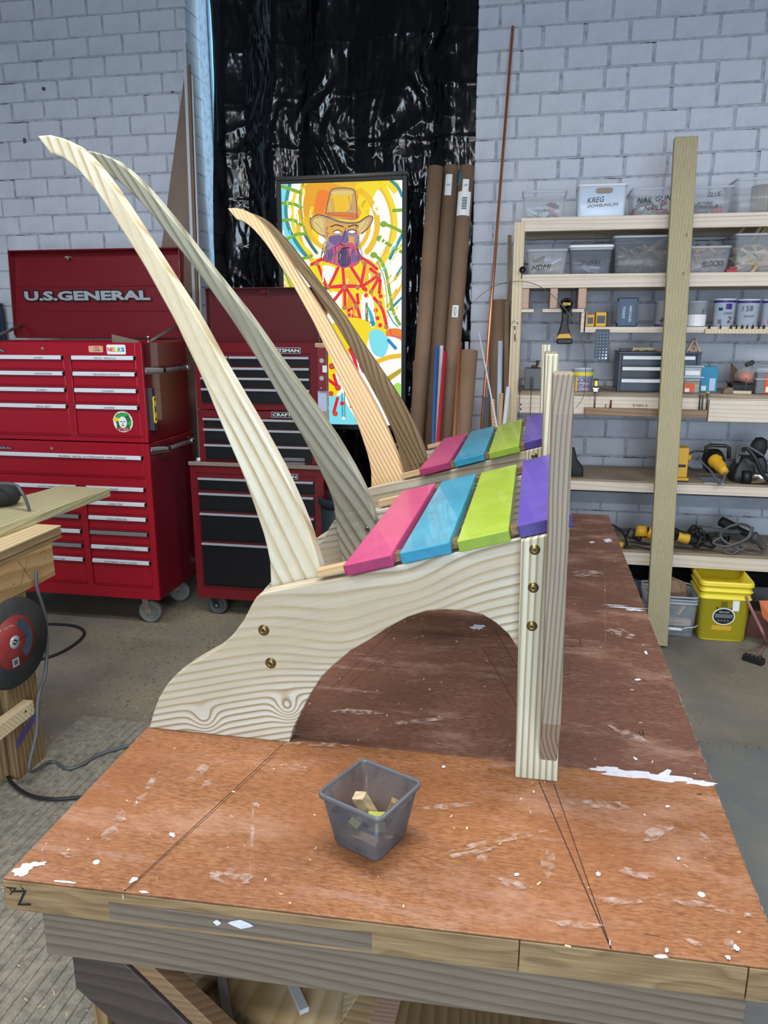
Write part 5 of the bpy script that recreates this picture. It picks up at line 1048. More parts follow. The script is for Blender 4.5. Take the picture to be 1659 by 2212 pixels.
o = B().tube(spline([AY(988, 710, 4.36), AY(1000, 680, 4.4), AY(1030, 645, 4.4), AY(1070, 618, 4.38), AY(1110, 608, 4.33), AY(1150, 612, 4.31), AY(1190, 635, 4.22), AY(1230, 680, 4.20), AY(1255, 730, 4.20), AY(1264, 780, 4.22), AY(1262, 850, 4.26), AY(1245, 880, 4.27)]), .0016, n=6).obj('steel_wire', 'wire', None, loc=AY(1110, 608, 4.33)); tag(o, 'thin curved steel wire looping over the left shelf corner', 'wire')

# ------------------------------------------------------------ wooden storage shelves
YS, YW = 4.35, 4.80; XS0, XS1 = -.125, 3.2
sh = thing('storage_shelves', 'long pale wooden wall shelving unit loaded with bins and tools', 'shelves', (1.5, 4.58, 0))
def sz(py, px=1400, Y=YS): return AY(px, py, Y).z
ZT, Z2, ZB, Z4, Z5 = 2.226, 1.94, sz(849), .836, .437
xL = AY(1116, 700, YS).x-.012
def level(zt, face_h, x0=XS0+.055, deck=.018, fy_=0):
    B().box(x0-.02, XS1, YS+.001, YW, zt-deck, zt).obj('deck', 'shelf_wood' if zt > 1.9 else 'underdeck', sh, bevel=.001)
    B().box(x0-.02, XS1, YS+.0-fy_, YS+.036, zt-deck-face_h, zt-deck-.0005).obj('front_rail', 'shelf_wood', sh, bevel=.002)
    B().box(x0, XS1, YW-.04, YW, zt-deck-face_h, zt-deck-.0005).obj('back_rail', 'underdeck', sh)
level(ZT, .05); level(Z2, .052); level(ZB, .084, deck=.022); level(Z4, .052, deck=.012); level(Z5, .072, deck=.016)
B().box(XS0, XS0+.055, YS-.002, YS+.036, 0, ZT-.019).obj('front_post', 'shelf_post', sh, bevel=.002)
B().box(XS0-.0, XS0+.038, YW-.05, YW-.01, 0, ZT-.02).obj('back_post', 'shelf_post', sh)
for xx in (2.0, 3.15): B().box(xx, xx+.04, YW-.09, YW-.045, 0, ZT-.02).box(xx, xx+.04, YS+.04, YS+.08, 0, ZT-.02).obj('inner_post', 'shelf_post', sh)
def px_x(px, Y=YS, py=700): return AY(px, py, Y).x
# tool ledge and thick front board on the work level
z0_, z1_ = sz(898), sz(882)
B().box(px_x(1263, YS-.05, 890), px_x(1528, YS-.05, 890), YS-.05, YS-.002, z0_, z1_).obj('tool_ledge', 'ledge_wood', sh, bevel=.002)
B().box(px_x(1532, YS-.04, 880), XS1, YS-.038, YS-.001, sz(906), sz(860)).obj('thick_front_board', 'shelf_wood', sh, bevel=.002)
B().box(XS0+.057, px_x(1262, YS, 880), YS-.010, YS-.001, sz(897), sz(862)).obj('front_board', 'shelf_wood', sh, bevel=.001)
text('II NO.2', (px_x(1383, YS, 876), YS-.003, sz(876)), (1, 0, 0), (0, 0, 1), .014, 'kraft_dark', sh, width=.075)
for (px, py) in ((1125, 874), (1125, 884)):
    p = AY(px, py, YS-.012); B().cyl((p.x, YS-.011, p.z), (p.x, YS-.0103, p.z), .005, n=10).obj('screw_hole', 'tool_black', sh)
# three hung joist blocks with lips (tool hangers)
for (a, c, l0, l1) in ((1127, 1143, 1124, 1153), (1188, 1205, 1172, 1213), (1249, 1267, 1235, 1262)):
    x0, x1 = px_x(a, YS+.0, 640), px_x(c, YS, 640); zt_, zb_ = Z2-.072, sz(667, 1200)
    o = B().box(x0, x1, YS+.004, YS+.30, zb_, zt_).obj('hanger_block', 'end_grain', sh, bevel=.005)
    B().box(px_x(l0, YS, 670), px_x(l1, YS, 670), YS+.0, YS+.28, zb_-.018, zb_-.001).obj('hanger_lip', 'shelf_wood', sh, bevel=.001)
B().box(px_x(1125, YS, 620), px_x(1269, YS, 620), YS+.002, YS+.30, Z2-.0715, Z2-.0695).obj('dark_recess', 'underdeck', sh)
x0 = px_x(1255, YS, 700); B().box(x0, x0+.016, YS+.01, YS+.2, sz(718), sz(672)).obj('divider', 'shelf_wood', sh)
# small inner shelf
zi = sz(706, 1400, YS+.02)
B().box(px_x(1264, YS, 712), XS1, YS+.012, YS+.22, zi-.03, zi).obj('inner_shelf', 'shelf_wood', sh, bevel=.002)
B().box(px_x(1522, YS, 718), XS1, YS-.016, YS+.011, zi-.034, zi-.010).obj('bit_rail', 'shelf_post', sh, bevel=.001)
B().box(px_x(1266, YS, 690), px_x(1266, YS, 690)+.004, YS+.012, YS+.1, zi+.0005, sz(672)).obj('end_lip', 'shelf_post', sh)

def on(px, Y, z): p = AY(px, 700, Y); return p.x
def bin_(name, lab, x0, x1, ht, zt_, Y0, dep=.26, mat='bin_clear', rim='bin_rim', taper=.86, group=None, words=(), th=.003, lid=None, cat='bin'):
    cx_, hx, cy_, hy = (x0+x1)/2, (x1-x0)/2, Y0+dep/2, dep/2; z = zt_+.0006
    t = thing(name, lab, cat, (cx_, cy_, zt_), group)
    g = lambda k, zz_, r_=.02, o=0: [(x, y, zz_) for x, y in rrect(cx_, cy_, hx*k-o, hy*k-o, r_)]
    B().loops([g(taper, z), g(taper+.02, z+.006), g(.97, z+ht-.012), g(.97, z+ht-.012, .018, th), g(taper+.02, z+.008, .018, th), g(taper, z+.004, .018, th)]).obj('bin_body', mat, t)
    B().loops([g(.97, z+ht-.012), g(1.0, z+ht-.012), g(1.0, z+ht), g(.955, z+ht), g(.955, z+ht-.010)], cap0=False, cap1=False).obj('rim', rim, t)
    if lid: B().loops([g(1.03, z+ht+.0006), g(1.03, z+ht+.012), g(.96, z+ht+.016), g(.95, z+ht+.013)]).obj('lid', lid, t, label='white lid')
    for s_, fx, fz, h_, wd in words:
        yy = Y0+hy*(1-(taper+(.97-taper)*fz))-.003
        text(s_, (x0+(x1-x0)*fx, yy, z+ht*fz), (1, 0, .06), (0, 0, 1), h_, 'ink', t, width=wd, bold=0, shear=.2)
    return t
def filler(lab, x0, x1, y0, y1, z0, hh, n, mats, name='wood_scraps', ln_=(.04, .12), seed=1, cat='wood scraps', lift=0):
    rr = random.Random(seed); bb = B()
    for i in range(n):
        l = rr.uniform(*ln_)/2; wd = rr.uniform(.006, .016); th = rr.uniform(.003, .008)
        l = min(l, (x1-x0)/2-.004)
        M_ = Matrix.Rotation(rr.uniform(-1.2, 1.2) if (y1-y0) > .15 else rr.uniform(-.5, .5), 3, 'Z') @ Matrix.Rotation(rr.uniform(-.6, .6), 3, 'Y') @ Matrix.Rotation(rr.uniform(-1, 1), 3, 'X')
        c_ = Vector((rr.uniform(x0+l*.8, x1-l*.8), rr.uniform(y0+.02, y1-.02), z0+.02+rr.random()*hh+lift))
        bb.obox(c_, M_ @ Vector((l, 0, 0)), M_ @ Vector((0, wd, 0)), M_ @ Vector((0, 0, th)), rr.randrange(len(mats)))
    c_ = ((x0+x1)/2, (y0+y1)/2, z0); o = bb.obj(name, list(mats), None, kind='stuff', loc=c_); o['label'] = lab; o['category'] = cat; return o
def binpx(name, lab, a, c, ytop, level_z, Y0=YS+.03, **k):
    x0, x1 = AY(a, ytop, Y0).x, AY(c, ytop, Y0).x; h_ = AY((a+c)/2, ytop, Y0).z-level_z
    return bin_(name, lab, x0, x1, h_, level_z, Y0, **k), x0, x1, h_
g_ = 'clear bins on the shelves'
# top level
t, x0, x1, h_ = binpx('storage_bin', 'small clear bin of plastic parts, leftmost on the top shelf', 1128, 1226, 411, ZT, dep=.22)
filler('tangled white, red and grey plastic parts in the leftmost top bin', x0+.03, x1-.03, YS+.07, YS+.2, ZT, h_*.5, 26, ('bluewhite', 's_red', 'sticker_white', 'tool_grey'), 'plastic_parts', (.03, .07), 2, 'plastic parts')
x0, x1 = AY(1248, 400, YS+.03).x, AY(1357, 400, YS+.03).x; hb_ = AY(1300, 397, YS+.03).z-ZT
t = bin_('storage_bin', 'opaque white bin lettered for a doweling jig, on the top shelf', x0, x1, hb_, ZT, YS+.03, .2, 'bluewhite', 'white_plastic', .93, words=(('KREG', .38, .52, .026, .085), ('.DOWELING JIG', .52, .34, .018, .16)), cat='bin')
B().prism([(x, YS+.029, z) for x, z in rrect((x0+x1)/2+.01, ZT+hb_*.80, .042, .013, .012)], [(x, YS+.0315, z) for x, z in rrect((x0+x1)/2+.01, ZT+hb_*.80, .042, .013, .012)]).obj('hand_hole', 'dusty_metal', t)
t, x0, x1, h_ = binpx('storage_bin', 'clear bin lettered for nail gun nails, on the top shelf left of the tall post', 1366, 1475, 404, ZT, dep=.26, words=(('NAIL GUN', .46, .58, .026, .17), ('NAILS', .46, .27, .024, .09)))
filler('red, white and dark nail boxes in the clear nail bin', x0+.03, x1-.03, YS+.08, YS+.26, ZT, h_*.45, 18, ('tool_grey', 's_red', 'sticker_white', 'tool_black'), 'nail_boxes', (.04, .09), 3, 'boxes')
t, x0, x1, h_ = binpx('storage_bin', 'clear bin lettered for glue, right of the tall post on the top shelf', 1492, 1590, 401, ZT, dep=.26, words=(('GLUE', .55, .70, .022, .065), ('JB WELD', .36, .40, .014, .08), ('SUPERGLUE', .40, .25, .015, .115)))
filler('glue packets lying in the clear glue bin', x0+.03, x1-.03, YS+.08, YS+.26, ZT, h_*.3, 12, ('tool_grey', 'grey_box', 's_red'), 'glue_packets', (.04, .08), 4, 'packets')
t, x0, x1, h_ = binpx('storage_bin', 'large clear bin with a dark roll inside, rightmost on the top shelf', 1594, 1725, 382, ZT, dep=.34)
o = B().cyl(((x0+x1)/2+.02, YS+.12, ZT+.016), ((x0+x1)/2+.02, YS+.12, ZT+.14), .07).obj('tape_roll', 'old_pine', None, bevel=.004, loc=((x0+x1)/2, YS+.12, ZT)); tag(o, 'dark brown roll standing inside the rightmost top bin', 'roll')
# second level
t, x0, x1, h_ = binpx('storage_bin', 'small clear bin lettered HDMI, leftmost on the second shelf', 1137, 1228, 538, Z2, dep=.22, words=(('HDMI', .38, .30, .026, .10),))
filler('cables and adapters in the small clear cable bin', x0+.03, x1-.03, YS+.07, YS+.2, Z2, h_*.55, 22, ('tool_grey', 'bluewhite', 'scrap_a'), 'adapters', (.03, .07), 5, 'adapters')
t, x0, x1, h_ = binpx('storage_bin', 'clear bin with a white lid lettered for jewelry, on the second shelf', 1231, 1326, 535, Z2, dep=.22, mat='bin_smoke', lid='sticker_white', words=(('JEWELRY', .50, .42, .024, .105),))
filler('grey trays inside the white-lidded bin', x0+.03, x1-.03, YS+.07, YS+.2, Z2, h_*.5, 10, ('grey_box', 'tool_grey', 'bluewhite'), 'trays', (.05, .08), 6, 'trays')
t, x0, x1, h_ = binpx('storage_bin', 'large clear bin of long wood scraps, left of the tall post on the second shelf', 1326, 1470, 508, Z2, dep=.34, mat='bin_smoke')
filler('long thin wood scraps heaped in the large bin left of the post', x0+.03, x1-.03, YS+.08, YS+.32, Z2, h_*.62, 60, ('scrap_a', 'scrap_b', 'scrap_c'), ln_=(.06, .2), seed=7)
t, x0, x1, h_ = binpx('storage_bin', 'clear bin lettered for blocks, overfilled, right of the tall post', 1487, 1583, 531, Z2, dep=.26, words=(('BLOCKS', .60, .34, .028, .105),))
filler('square wood offcuts heaped above the rim of the blocks bin', x0+.025, x1-.025, YS+.06, YS+.26, Z2, h_*.95, 46, ('scrap_a', 'scrap_b', 'end_grain'), ln_=(.03, .08), seed=8)
t, x0, x1, h_ = binpx('storage_bin', 'large clear bin of pale wood scraps, rightmost on the second shelf', 1590, 1735, 503, Z2, dep=.34)
filler('pale wood scraps filling the rightmost bin of the second shelf', x0+.03, x1-.03, YS+.05, YS+.3, Z2, h_*.62, 90, ('scrap_a', 'scrap_c', 'spacer_wood'), ln_=(.04, .12), seed=9)
for k, (a, c, wd, m_, lb_) in enumerate((((1622, 520), (1654, 474), .012, 'plank_green', 'greenish board sticking out of the rightmost second shelf bin'), ((1641, 520), (1668, 462), .016, 'scrap_b', 'brown board sticking out of the rightmost second shelf bin'), ((1596, 505), (1607, 492), .012, 'scrap_c', 'short pale offcut lying on the rightmost second shelf bin'))):
    p_, q_ = AY(*a, YS+.14), AY(*c, YS+.10+.03*k); o = B().beam(p_, q_, (wd, 0, wd*.5), (0, .01, 0)).obj('wood_offcut', m_, None, loc=p_); tag(o, lb_, 'offcut')
p = AY(1582, 586, YS+.02); o = B().box(p.x-.03, p.x+.014, YS+.004, YS+.05, Z2+.0005, Z2+.016).box(p.x-.02, p.x+.02, YS+.01, YS+.05, Z2+.018, Z2+.026).obj('red_edged_block', 'red_sticker', None, loc=(p.x, YS+.02, Z2)); tag(o, 'small red-edged wood piece between the two right bins', 'block')

# battery drill hanging between the blocks, seen from its battery end
dr = thing('cordless_drill', 'black and yellow cordless impact driver hanging by its head under the second shelf', 'drill', AY(1222, 700, YS))
YD_ = YS-.03; hd = AY(1224, 657, YD_-.04)
B().lathe([(.020, -.05), (.033, -.04), (.034, .05), (.030, .075), (.022, .10), (.012, .12), (.008, .14)], (hd.x, YD_, hd.z), (0, 1, 0), 24).obj('motor_housing', 'tool_black', dr)
B().box(hd.x-.020, hd.x+.020, YD_-.053, YD_-.047, hd.z-.007, hd.z+.008).obj('name_patch', 'tool_yellow', dr, bevel=.002)
text('DEWALT', (hd.x, YD_-.0545, hd.z), (1, 0, 0), (0, 0, 1), .008, 'ink', dr, width=.03)
def rr3(cx_, cy_, hx, hy, z, r_=.006): return [(x, y, z) for x, y in rrect(cx_, cy_, hx, hy, r_)]
zA, zB2 = hd.z-.025, AY(1222, 726, YD_).z; zC = zB2-.019; xg = AY(1221, 700, YD_).x
B().loops([rr3(hd.x-.002, YD_+.005, .020, .022, zA, .01), rr3(xg-.002, YD_+.01, .017, .024, (zA+zB2)/2+.015, .01), rr3(xg-.004, YD_+.01, .021, .024, (zA+zB2)/2-.02, .01), rr3(xg-.003, YD_, .036, .034, zB2, .01), rr3(xg-.003, YD_, .037, .036, zB2-.012, .01)]).obj('grip', 'tool_black', dr)
B().prism([(xg-.044, YD_-.040, zB2-.012), (xg-.030, YD_-.041, zB2+.010), (xg+.022, YD_-.041, zB2+.014), (xg+.036, YD_-.040, zB2-.010)], [(xg-.044, YD_+.03, zB2-.012), (xg-.030, YD_+.03, zB2+.010), (xg+.022, YD_+.03, zB2+.014), (xg+.036, YD_+.03, zB2-.010)]).obj('yellow_base', 'tool_yellow', dr)
B().box(xg-.040, xg+.042, YD_-.05, YD_+.055, zC-.022, zC+.006).obj('battery', 'tool_black', dr, bevel=.006)
B().tube([(xg-.048, YD_-.02, zC+.03), (xg-.056, YD_-.02, zC+.025), (xg-.056, YD_-.02, zC-.005), (xg-.044, YD_-.02, zC-.010)], .0016, n=6).obj('belt_clip', 'chrome', dr)
# two batteries on the inner shelf
for k, (a, c, yt) in enumerate(((1266, 1284, 679), (1286, 1322, 674))):
    x0, x1 = px_x(a, YS+.03), px_x(c, YS+.03); ht = sz(yt, 1300, YS+.03)-zi
    t = thing('drill_battery', ('partly hidden yellow battery at the left end of the inner shelf', 'larger yellow and black battery beside the blue bit case')[k], 'battery', ((x0+x1)/2, YS+.07, zi))
    B().box(x0, x1-(.03 if k else 0), YS+.03, YS+.11, zi+.0006, zi+ht).obj('battery_body', 'tool_yellow', t, bevel=.006)
    B().box(x0+.008, x1-(.038 if k else .008), YS+.0265, YS+.031, zi+ht*.25, zi+ht*.75).obj('contact_plate', 'navy_dark', t, bevel=.001)
    if k: B().box(x1-.030, x1, YS+.032, YS+.11, zi+.0006, zi+ht*1.02).obj('terminal_block', 'tool_black', t, bevel=.003)
# blue bit case
x0, x1 = px_x(1332, YS+.04), px_x(1376, YS+.04); ht = sz(643, 1350, YS+.04)-zi
t = thing('bit_case', 'dark blue upright bit case lettered along its side, on the inner shelf', 'case', ((x0+x1)/2, YS+.06, zi))
B().box(x0, x1, YS+.04, YS+.09, zi+.0006, zi+ht).obj('case_body', 'navy', t, bevel=.006)
B().box(x0-.003, x0+.012, YS+.036, YS+.04, zi+.02, zi+ht-.02).box(x1-.012, x1+.003, YS+.036, YS+.04, zi+.02, zi+ht-.02).obj('ribs', 'navy_dark', t, kind='stuff')
text('HERCULES', ((x0+x1)/2+.014, YS+.0385, zi+ht*.45), (0, 0, -1), (1, 0, 0), .013, 'sticker_white', t, width=ht*.55)
text('TITANIUM', ((x0+x1)/2-.020, YS+.0385, zi+ht*.5), (0, 0, -1), (1, 0, 0), .014, 'bluewhite', t, width=ht*.4)
# plastic cups and screw tubs
def cup(name, lab, a, c, yt, mat, zb_=None, Y0=YS+.06, taper=.9, parts=(), cat='tub', inv=False, group=None):
    zb_ = zi if zb_ is None else zb_
    x0, x1 = px_x(a, Y0+.03), px_x(c, Y0+.03); r_ = (x1-x0)/2; ht = AY((a+c)/2, yt, Y0).z-zb_; cx_ = (x0+x1)/2; cy_ = Y0+r_
    t = thing(name, lab, cat, (cx_, cy_, zb_), group); rb, rt = (r_*taper, r_) if not inv else (r_, r_*taper)
    B().lathe([(0, .0006), (rb, .0006), (rb+(rt-rb)*.95, ht*.95), (rt*1.03, ht*.955), (rt*1.03, ht), (rt*.96, ht), (rb*.96, .004), (0, .004)], (cx_, cy_, zb_), n=28).obj('tub_wall', mat, t)
    def band(z0f, z1f, a0, a1, m_, nm='print'):
        vs = []; n_ = 10
        for f in (z0f, z1f):
            rr_ = (rb+(rt-rb)*f*.95/.95)*1.006+.0006
            for i in range(n_+1):
                an = a0+(a1-a0)*i/n_; vs.append((cx_+rr_*math.sin(an), cy_-rr_*math.cos(an), zb_+ht*f))
        B().add(vs, [(i, i+1, n_+2+i, n_+1+i) for i in range(n_)]).obj(nm, m_, t)
    for p_ in parts:
        if p_[0] == 'band': band(*p_[1:])
        else:
            s_, an, f, h_, wd, m_ = p_[1:]; rr_ = (rb+(rt-rb)*f)*1.01+.003
            text(s_, (cx_+rr_*math.sin(an), cy_-rr_*math.cos(an), zb_+ht*f), (math.cos(an), math.sin(an), 0), (0, 0, 1), h_, m_, t, width=wd, shear=.15)
    return t
cup('plastic_cup', 'white cup with purple base band and logo, left of the tall post', 1414, 1456, 650, 'bin_rim', taper=.88, inv=True, parts=(('band', .02, .09, -1.5, 1.5, 'purple_print'), ('band', .12, .42, -.2, 1.0, 'sticker_white'), ('text', 'ALL', .35, .3, .018, .03, 'purple_print'), ('text', '+', -.35, .25, .03, .03, 'ink')), cat='cup')
cup('plastic_cup', 'clear cup half filled with white, marked 3, right of the tall post', 1482, 1527, 650, 'bin_rim', parts=(('band', .03, .48, -1.55, 1.55, 'sticker_white'), ('text', "3'", .45, .58, .026, .018, 'ink')), cat='cup')
cup('screw_tub', 'white tub with purple rim marked with a large 2, on the inner shelf', 1540, 1588, 645, 'bluewhite', parts=(('band', .86, .94, -1.5, 1.5, 'purple_print'), ('band', .62, .82, -.1, .5, 'purple_print'), ('band', .58, .68, -.75, -.35, 'navy'), ('band', .1, .26, -.75, -.4, 'grey_box'), ('text', 'SCREW', .15, .48, .012, .045, 'ink'), ('text', '2', .3, .26, .032, .022, 'ink')))
cup('screw_tub', 'white tub with purple rim marked 1 5/8, rightward neighbour of the tub marked 2', 1590, 1640, 646, 'bluewhite', parts=(('band', .86, .94, -1.5, 1.5, 'purple_print'), ('text', '1 5/8', -.25, .66, .028, .05, 'ink'), ('text', 'drywall', -.1, .38, .014, .05, 'ink')))
cup('screw_tub', 'white tub with purple rim at the right edge of the inner shelf', 1644, 1692, 646, 'bluewhite', parts=(('band', .86, .94, -1.5, 1.5, 'purple_print'), ('band', .1, .4, -.6, .0, 's_red'), ('text', 'PVC', -.3, .66, .02, .03, 'ink')))
for k, px in enumerate((1533, 1557, 1580, 1592, 1604, 1615, 1627, 1640, 1651)):
    p = AY(px, 707, YS-.01); o = B().cyl((p.x, YS-.003, zi-.030), (p.x, YS-.003, p.z+.006), .0045 if k % 2 else .006).cyl((p.x, YS-.003, p.z+.0055), (p.x, YS-.003, p.z+.016), .003 if k % 2 else .004, .001).obj('router_bit', 'tool_black', None, loc=(p.x, YS-.003, zi-.03)); tag(o, ('leftmost black router bit in the rail, apart from the row', 'second black router bit from the left, below the tub marked 2', 'third black router bit from the left in the rail', 'fourth black router bit from the left in the rail', 'middle black router bit of the nine in the rail', 'sixth black router bit from the left, below the tub marked 1 5/8', 'third black router bit from the right frame edge', 'second black router bit from the right frame edge', 'black router bit nearest the right frame edge')[k], 'router bit', 'router bits in the front rail')
# black drill gauge plate
a, c = AY(1302, 711, YS-.005), AY(1298, 775, YS-.005)
t = thing('drill_gauge', 'black perforated drill gauge plate hanging below the batteries', 'gauge', (a.x, YS, a.z))
for_q = rrect((a.x+c.x)/2, (a.z+c.z)/2, .0365, (a.z-c.z)/2, .005)
B().prism([(x, YS-.008, z) for x, z in for_q], [(x, YS-.004, z) for x, z in for_q]).obj('plate', 'navy_dark', t)
hb = B()
for i in range(9):
    for j in range(4):
        r_ = .0018+(.0012*max(0, i-4)*(j/3)); cxq, czq = a.x-.024+j*.0165, a.z-.02-i*.0165
        hb.add([(cxq+r_*math.cos(6.28*q/10), YS-.0084, czq+r_*math.sin(6.28*q/10)) for q in range(10)], [tuple(range(10))])
hb.obj('gauge_holes', 'bluewhite', t, kind='stuff')
# eye bolt / ring spike hung on the post
t = AY(1112, 698, YS-.01); o = B().tube([(t.x+.016*math.cos(a_)*(1 if 1 else 0), YS-.010, t.z+.015*math.sin(a_)) for a_ in [6.283*i/8 for i in range(9)]], .0028).cyl((t.x, YS-.010, t.z-.014), (t.x+.005, YS-.010, t.z-.095), .0035).obj('ring_spike', 'chrome', None, loc=(t.x, YS-.01, t.z)); tag(o, 'steel ring with a long shank hanging on the left shelf post', 'ring')
t = AY(1129, 583, YS-.02); o = B().lathe([(.004, -.012), (.016, -.006), (.018, .006), (.010, .012)], (t.x, YS-.02, t.z), (0, -1, 0), 16).cyl((t.x-.002, YS-.02, t.z-.014), (t.x-.006, YS-.02, t.z-.045), .0022).obj('magnetic_knob', 'tool_black', None, loc=t); tag(o, 'black round knob on the left shelf post', 'knob')

# ---- work level
def bx(name, lab, cat, a, c, yt, zlev, Y0, dep, mat, bev=.002, top=None):
    x0, x1 = px_x(a, Y0, 820), px_x(c, Y0, 820); ht = AY((a+c)/2, yt, Y0).z-zlev
    o = B().box(x0, x1, Y0, Y0+dep, zlev+.0006, zlev+ht).obj(name, mat, None, bevel=bev, loc=((x0+x1)/2, Y0+dep/2, zlev)); tag(o, lab, cat); return o, x0, x1, ht
x0, x1 = px_x(1336, YS+.05, 800), px_x(1512, YS+.05, 800); ht = sz(760, 1420, YS+.05)-ZB
t = thing('drawer_cabinet', 'small dark blue metal parts cabinet with three white-labelled drawers, behind the tall post', 'cabinet', ((x0+x1)/2, YS+.18, ZB))
B().box(x0, x1, YS+.062, YS+.3, ZB+.0006, ZB+ht-.012).box(x0-.003, x1+.003, YS+.05, YS+.302, ZB+ht-.0118, ZB+ht).box(x0, x0+.012, YS+.05, YS+.0618, ZB+.0006, ZB+ht-.012).box(x1-.02, x1, YS+.05, YS+.0618, ZB+.0006, ZB+ht-.012).obj('cabinet_body', 'cabinet_blue', t, bevel=.002)
zs = [ht*.93, ht*.66, ht*.36, ht*.03]
for k in range(3):
    d = B().box(x0+.014, x1-.022, YS+.052, YS+.0618, ZB+zs[k+1]+.003, ZB+zs[k]-.003).obj('drawer', 'cabinet_dark' if k == 1 else 'cabinet_blue', t, bevel=.001)
    B().box(x0+.02, x1-.03, YS+.044, YS+.0515, ZB+zs[k]-.026, ZB+zs[k]-.008).obj('label_strip', 'sticker_white', d, bevel=.001)
for (a, c, yt, h_, m_, nm, lb_, ct) in ((1339, 1364, 748, .016, 'tool_grey', 'spirit_level', 'small black torpedo level lying on the blue cabinet', 'spirit level'), (1366, 1412, 744, .02, 'plank_green', 'wood_offcut', 'pale wood offcut lying on the blue cabinet, left of the post', 'offcut')):
    xa, xb = px_x(a, YS+.1, 750), px_x(c, YS+.1, 750); o = B().box(xa, xb, YS+.08, YS+.12, ZB+ht+.001, ZB+ht+.001+h_).obj(nm, m_, None, bevel=.002, loc=(xa, YS+.1, ZB+ht)); tag(o, lb_, ct)
bb = B(); xq = px_x(1370, YS+.1, 750)
for i in range(9): bb.obox((xq-.03+i*.022, YS+.07+.005*(i % 3), ZB+ht+.006), (.014, .004*(i % 2), 0), (0, .006, 0), (0, 0, .0035), i % 2)
o = bb.obj('small_offcuts', ['kraft_dark', 'scrap_b'], None, kind='stuff', loc=(xq, YS+.07, ZB+ht)); tag(o, 'small brown offcuts scattered along the front of the blue cabinet top', 'offcuts')
q = AY(1499, 733, YS+.1); o = B().beam((q.x-.030, YS+.1, ZB+ht+.001), (q.x, YS+.1, ZB+ht+.068), (.007, 0, .002), (0, .012, 0)).beam((q.x+.034, YS+.1, ZB+ht+.001), (q.x+.002, YS+.1, ZB+ht+.070), (.007, 0, -.002), (0, .012, 0)).box(q.x-.018, q.x+.022, YS+.097, YS+.1, ZB+ht+.001, ZB+ht+.03).obj('wood_triangle', 'end_grain', None, loc=(q.x, YS+.1, ZB+ht)); tag(o, 'small wooden A-shaped jig marked with an x, right of the post', 'jig')
text('X', (q.x+.002, YS+.096, ZB+ht+.016), (1, 0, 0), (0, 0, 1), .018, 'ink', o, width=.018)
# food boxes and packets right of the post
o, x0, x1, ht = bx('cardboard_box', 'bright teal blue box with a white label, right of the blue cabinet', 'box', 1514, 1550, 792, ZB, YS+.10, .08, 'teal_box')
B().box(x0+.045, x1-.01, YS+.0985, YS+.0997, ZB+.01, ZB+ht*.55).obj('paper_label', 'label_blue', o); B().box(x0+.005, x0+.03, YS+.0985, YS+.0997, ZB+.01, ZB+.035).obj('barcode', 'sticker_white', o)
t, x0, x1, h_ = binpx('food_container', 'clear container with orange label and brass screws, below the blue cabinet corner', 1478, 1516, 819, ZB, Y0=YS+.0, dep=.09, cat='container', taper=.97)
o = B().box(x0+.008, x1-.008, YS+.008, YS+.08, ZB+.008, ZB+h_*.8).obj('brass_screws', 'brass_fill', None, kind='stuff', loc=((x0+x1)/2, YS+.04, ZB)); tag(o, 'brass screws filling the orange-labelled container', 'screws')
B().box(x0+.003, x0+.055, YS-.002, YS-.0008, ZB+.006, ZB+h_*.75).obj('orange_label', 'orange', t); B().box(x0+.008, x0+.03, YS-.003, YS-.002, ZB+.01, ZB+.028).obj('label_lines', 'sticker_white', t)
zc2 = ZB+h_+.0008
t = thing('food_container', 'frosted lidded container stacked on the orange-labelled one', 'container', ((x0+x1)/2, YS+.05, zc2))
B().box(x0+.0, x1-.002, YS+.008, YS+.085, zc2, zc2+.060).obj('container_body', 'bin_rim', t, bevel=.004); B().box(x0-.003, x1+.008, YS+.003, YS+.09, zc2+.0605, zc2+.070).box(x0-.003, x1+.012, YS+.0, YS+.09, zc2+.004, zc2+.012).obj('lid', 'bin_rim', t, bevel=.002); B().box(x0+.004, x1-.012, YS+.0065, YS+.0075, zc2+.02, zc2+.042).obj('paper_label', 'sticker_white', t)
# orange bag on a dark tray, saw triangle, blocks
q = AY(1612, 812, YS+.1)
o = B().lathe([(0, 0), (.05, .004), (.062, .03), (.050, .06), (.022, .082), (.006, .095)], (q.x, YS+.14, ZB+.052), (.25, 0, 1), 14).obj('plastic_bag', 'bag_clear', None, loc=(q.x, YS+.1, ZB+.05)); tag(o, 'clear plastic bag with orange contents, lying on a dark tray', 'bag')
o = B().lathe([(0, 0), (.038, .004), (.046, .024), (.034, .046), (0, .056)], (q.x+.004, YS+.14, ZB+.056), (.25, 0, 1), 14).obj('orange_packet', 'orange', None, loc=(q.x, YS+.1, ZB+.05)); tag(o, 'bright orange packet inside the clear bag', 'packet')
x0, x1 = px_x(1582, YS+.09, 830), px_x(1632, YS+.09, 830); o = B().box(x0, x1, YS+.09, YS+.2, ZB+.0006, ZB+.046).box(x0-.008, x1, YS+.086, YS+.2, ZB+.046, ZB+.051).obj('black_tray', 'tool_black', None, bevel=.002, loc=((x0+x1)/2, YS+.12, ZB)); tag(o, 'low black tray under the orange bag', 'tray')
q = AY(1620, 782, YS+.12); o = B().obox((q.x+.005, YS+.14, q.z-.01), (.02, 0, .012), (0, .01, 0), (-.006, 0, .010)).obj('marker_pen', 'tool_black', None, bevel=.004, loc=q); tag(o, 'small black pen-like piece resting on top of the orange bag', 'pen')
p0, p1, p2 = AY(1581, 784, YS+.2), AY(1580, 838, YS+.2), AY(1600, 838, YS+.2); p3_ = AY(1596, 800, YS+.2)
